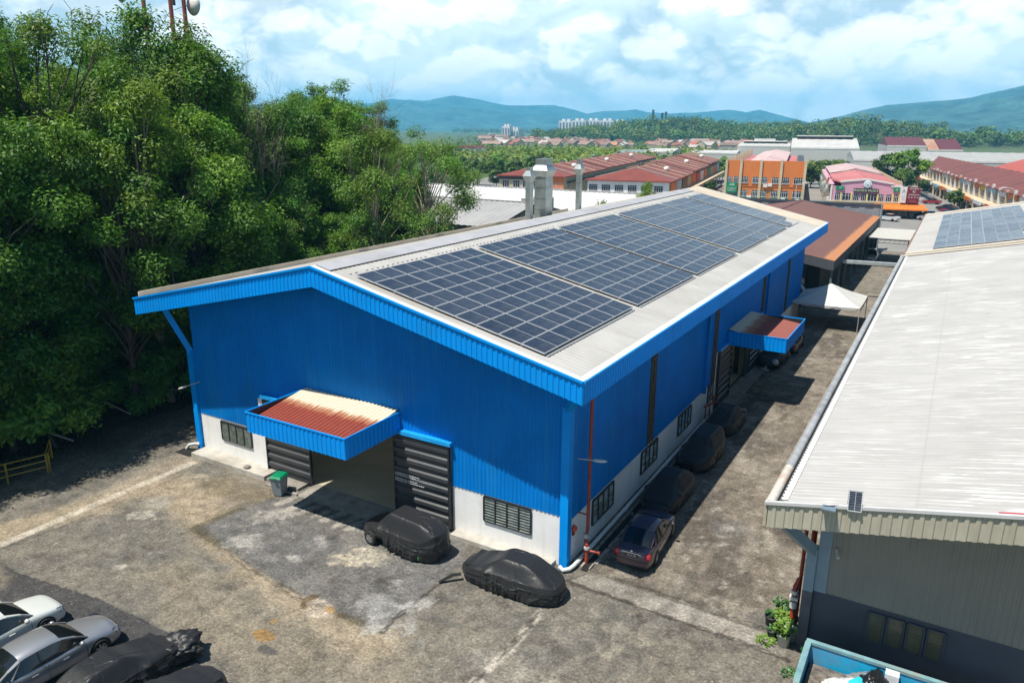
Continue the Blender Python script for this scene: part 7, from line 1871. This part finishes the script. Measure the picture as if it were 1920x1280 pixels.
# single trees in the middle distance
rt = random.Random(3)
FAR = [tree_proto('street_tree', 200 + i, 9., 4.2, 1.6, 22, 150, .62, .38, M_LEAF3 if i else M_LEAF2, M_BARK, r0=.18, crad=(1.0, 1.7)) for i in range(3)]
def ftree(u, v, h, label, group=None, wide=1.):
    p = tw(u, v); s = h / 9.; place(rt.choice(FAR), p.x, p.y, 0, s * wide, rt.uniform(0, 6), label, group, sz=s)
for (u, v, h) in [(-98, 200, 8), (-92, 210, 9), (-104, 214, 9), (-88, 222, 7.5), (-97, 228, 9.5), (-108, 236, 9), (-84, 240, 8), (-92, 250, 9), (-101, 256, 10), (-116, 250, 9), (-80, 262, 9), (-88, 272, 9), (-96, 284, 10), (-110, 280, 10), (-124, 276, 10), (-130, 300, 10), (-118, 306, 10), (-104, 312, 10), (-140, 320, 11), (-78, 290, 9)]:
    ftree(u, v, h * rt.uniform(.75, .95), 'rounded roadside tree left of the red roofed shop rows', 'trees left of the shop rows')
for (u, v, h, w_, lb) in [(27, 268, 12.5, .9, 'tall dark tree beyond the pink roof, left of a pair'), (32, 262, 13, .95, 'tall dark tree beyond the pink roof, right of a pair'), (30, 250, 8, 1, 'lower bushy tree under the tall pair beyond the pink roof'), (4.5, 262, 8.5, 1, 'tree rising behind the orange block by the white hall'), (9, 300, 8.5, 1.1, 'bushy tree in front of the large white hall'), (14, 305, 8.5, 1.1, 'round tree in front of the large white hall, right of the bushy one'), (5, 280, 9, .9, 'feathery tree between orange block roofs and white hall'), (-14.5, 262, 8., .9, 'tree at the far end of the left road'), (-16, 285, 8, 1, 'tree behind the cream fins of the orange block'), (-12, 300, 9, 1, 'tree beside the low white hall'), (-24, 300, 7.5, 1, 'tree closing the far end of the left road'), (-27, 312, 8, 1.1, 'dark tree behind the white ended row')]:
    ftree(u, v, h, lb, None, w_)
for (u, v, h) in [(36, 206, 5.), (35.5, 288, 4.6), (36, 256, 4.2), (-22.8, 226, 4.)]: ftree(u, v, h, 'small ornamental tree growing between the parked cars', 'small trees between parked cars')
# parked cars, far
def far_car(name, mat):
    m = MB().local(); pr = [(-2.1, .3), (-2.15, .75), (-1.95, .95), (-1.35, 1.0), (-.85, 1.42), (.35, 1.45), (1.0, .98), (1.9, .82), (2.1, .6), (2.1, .3)]
    for (a, b) in zip(pr[:-1], pr[1:]):
        g_ = 1 if (a[1] > .95 and b[1] < 1.44 and a[0] < 0 and b[1] > 1.3) or (a[1] > 1.4 and b[1] < 1.) else 0
        wa = .86 if a[1] < 1.1 else .66; wb_ = .86 if b[1] < 1.1 else .66
        m.add([(-wa, a[0], a[1]), (wa, a[0], a[1]), (wb_, b[0], b[1]), (-wb_, b[0], b[1])], [(3, 2, 1, 0)], g_, True)
    for s in (-1, 1):
        m.poly([(s * .86, y, z) for y, z in pr if z < 1.1]); m.poly([(s * .87, -1.3, 1.0), (s * .87, .95, 1.0), (s * .67, .33, 1.42), (s * .67, -.83, 1.40)], 1)
        for y in (-1.3, 1.3): m.lathe((s * .78, y, .31), [(0, -.1), (.31, -.1), (.31, .1), (0, .1)], 12, axis='x', m=2)
    o = m.build(name, [mat, M_CGLASS, M_TYRE]); o.location = (0, 0, -600); return o
FC = {n: far_car('parked_car', paint('far_%s_paint' % n, c, .2)) for n, c in (('white', (.6, .6, .6)), ('silver', (.36, .37, .38)), ('red', (.30, .015, .03)), ('grey', (.09, .11, .13)), ('black', (.015, .015, .018)), ('teal', (.06, .12, .14)), ('blue', (.04, .09, .22)))}
fu = set()
def fcar(n, u, v, rz, where, group):
    o = FC[n] if n not in fu else FC[n].copy()
    if n in fu: COL.objects.link(o)
    fu.add(n); p = tw(u, v); o.location = (p.x, p.y, .02); o.rotation_euler = (0, 0, TA + rz); tag(o, '%s car parked %s' % (n, where), 'car', group)
for k, n in enumerate(['white', 'grey', 'teal', 'grey', 'red', 'white', 'white', 'silver', 'white', 'silver', 'red', 'white', 'silver', 'white', 'grey', 'white', 'white', 'silver', 'white', 'white']):
    fcar(n, -22.2, 181 + k * 3.4, -1.15, 'at an angle along the left road', 'cars parked along the left road')
for k, n in enumerate(['silver', 'grey', 'blue', 'red', 'black', 'black']): fcar(n, 33.6, 186 + k * 3.0, 1.2, 'in the near part of the car park', 'cars parked near the pink building')
for k, n in enumerate(['red', 'silver', 'white', 'white', 'black', 'white', 'silver', 'white', 'red', 'grey']): fcar(n, 32.8, 217 + k * 3.1, 1.2, 'in the far part of the car park', 'cars parked along the right hand row')
fcar('white', 18.6, 172.5, 1.0, 'below the orange awning of the pink building', None); fcar('silver', 26.5, 176, .9, 'just past the orange awning corner', None); fcar('black', 27.5, 183, .2, 'beside the maroon signboard', None); fcar('grey', -24.2, 172., .3, 'at the near corner of the left road', None)
# lamps and far masts
def street_lamp(u, v, h, label, s=1):
    e = tempty('street_lamp', u, v, label, 'street lamp'); m = MB().local(); m.tube([(0, 0, 0), (0, 0, h * .95), (s * .4, 0, h), (s * 1.3, 0, h + .1)], [.09, .06, .05, .05], 6); m.build('pole', M_LAMP, e)
    m = MB().local(); m.box(s * 1.2, s * 2., -.12, .12, h + .05, h + .2); m.build('lamp_head', M_WTRIM, e)
street_lamp(34.8, 150, 8.6, 'pale street lamp against the brown red roof on the right', -1); street_lamp(.2, 176, 6.8, 'pale street lamp in front of the orange block', 1); street_lamp(-66, 250, 9.5, 'street lamp beside the trees left of the shop rows', 1)
def far_mast(px, pyt, D, label):
    d = ray_dir(px, pyt); k = D / math.hypot(d.x, d.y); x, y, z = CAM[0] + d.x * k, CAM[1] + d.y * k, CAM[2] + d.z * k; z0 = float(hz(np.array(x), np.array(y)))
    e = empty('telecom_mast', (x, y, z0), 0, label, 'mast'); m = MB()
    for a in range(3): m.bar((x + 1.6 * math.cos(a * 2.1), y + 1.6 * math.sin(a * 2.1), z0 - 2), (x + .4 * math.cos(a * 2.1), y + .4 * math.sin(a * 2.1), z), .45)
    for q in range(8): t = q / 8; m.bar((x - 1.4 * (1 - t), y, z0 + (z - z0) * t), (x + 1.4 * (1 - t), y, z0 + (z - z0) * (t + .12)), .25)
    m.build('lattice', M_DK2, e); m = MB()
    for f_ in (.62, .74, .86, .96): m.box(x - 1.5, x + 1.5, y - 1.5, y + 1.5, z0 + (z - z0) * f_ - .8, z0 + (z - z0) * f_ + .8)
    m.build('antenna_cluster', M_DK2, e)
far_mast(1225, 206, 1150, 'tall dark mast with stacked antennas on the wooded hill'); far_mast(1242, 212, 1160, 'slim lattice mast just right of the tallest hill mast'); far_mast(1249, 210, 1170, 'lattice mast, rightmost of three on the wooded hill')
# houses of the far town
def house(name, w_, l, h, roofm, wallm):
    m = MB().local(); m.box(-w_ / 2, w_ / 2, -l / 2, l / 2, 0, h, 0); z = h + w_ * .30
    m.quad((-w_ / 2 - .5, -l / 2 - .4, h - .15), (0, -l / 2 - .4, z), (0, l / 2 + .4, z), (-w_ / 2 - .5, l / 2 + .4, h - .15), 1); m.quad((w_ / 2 + .5, l / 2 + .4, h - .15), (0, l / 2 + .4, z), (0, -l / 2 - .4, z), (w_ / 2 + .5, -l / 2 - .4, h - .15), 1)
    m.poly([(-w_ / 2, -l / 2, h), (w_ / 2, -l / 2, h), (0, -l / 2, z - .1)]); m.poly([(-w_ / 2, l / 2, h), (w_ / 2, l / 2, h), (0, l / 2, z - .1)])
    o = m.build(name, [wallm, roofm]); o.location = (0, 0, -700); return o
HR = {'rusty red': pm('house_roof_red', (.28, .10, .07), .8, var=.3, scale=.05, tint=.3), 'dull brown': pm('house_roof_brown', (.23, .155, .125), .8, var=.3, scale=.05, tint=.3), 'pale grey': pm('house_roof_grey', (.42, .40, .38), .8, var=.25, scale=.05, tint=.2), 'orange': pm('house_roof_orange', (.46, .20, .09), .8, var=.2, scale=.05)}
HS = {c: house('house', 9, 22 if c != 'orange' else 13, 4.2, r_, M_STAIN if i % 2 else M_CREAMW) for i, (c, r_) in enumerate(HR.items())}
hu = set(); rh = random.Random(21); cnt = 0
zones = [(900, 1140, 257, 279, 135), (1040, 1180, 266, 281, 28), (1225, 1560, 263, 282, 125), (1820, 1925, 255, 276, 12), (1560, 1700, 258, 264, 0)]
for (a, b_, c, d_, n) in zones:
    i = 0; tries = 0
    while i < n and tries < 2000:
        tries += 1; px, py = rh.uniform(a, b_), rh.uniform(c, d_); x, y = on_ground(px, py)
        if float(hz(np.array(x), np.array(y))) > 3: continue
        r_ = rh.random(); col = 'dull brown' if r_ < .40 else 'rusty red' if r_ < .66 else 'pale grey' if r_ < .94 else 'orange'
        o = HS[col] if col not in hu else HS[col].copy()
        if col in hu: COL.objects.link(o)
        hu.add(col); o.location = (x, y, 0); o.rotation_euler = (0, 0, rh.choice([.2, .2, 1.77, .9]) + rh.uniform(-.08, .08)); s = rh.uniform(.55, .95); o.scale = (s, s, s * rh.uniform(.9, 1.4))
        tag(o, 'small house with a %s roof in the far town' % col, 'house', 'houses of the far town'); i += 1
# larger houses standing above the others on the right
for (px, py, w_, lb) in [(1302, 258, 13, 'pale blue house with a grey roof at the foot of the wooded hill'), (1318, 262, 10, 'white house at the foot of the wooded hill, right of the blue one')]:
    x, y = on_ground(px, py + 6); e = empty('house', (x, y, 0), TA, lb, 'house'); m = MB().local(); m.box(-w_ / 2, w_ / 2, 0, 10, 0, 7); m.build('wall', M_BL2 if 'blue' in lb else M_WTRIM, e)
    m = MB().local(); hip(m, -w_ / 2, w_ / 2, 0, 10, 7, 10, True, True); m.build('roof', HR['pale grey'], e)
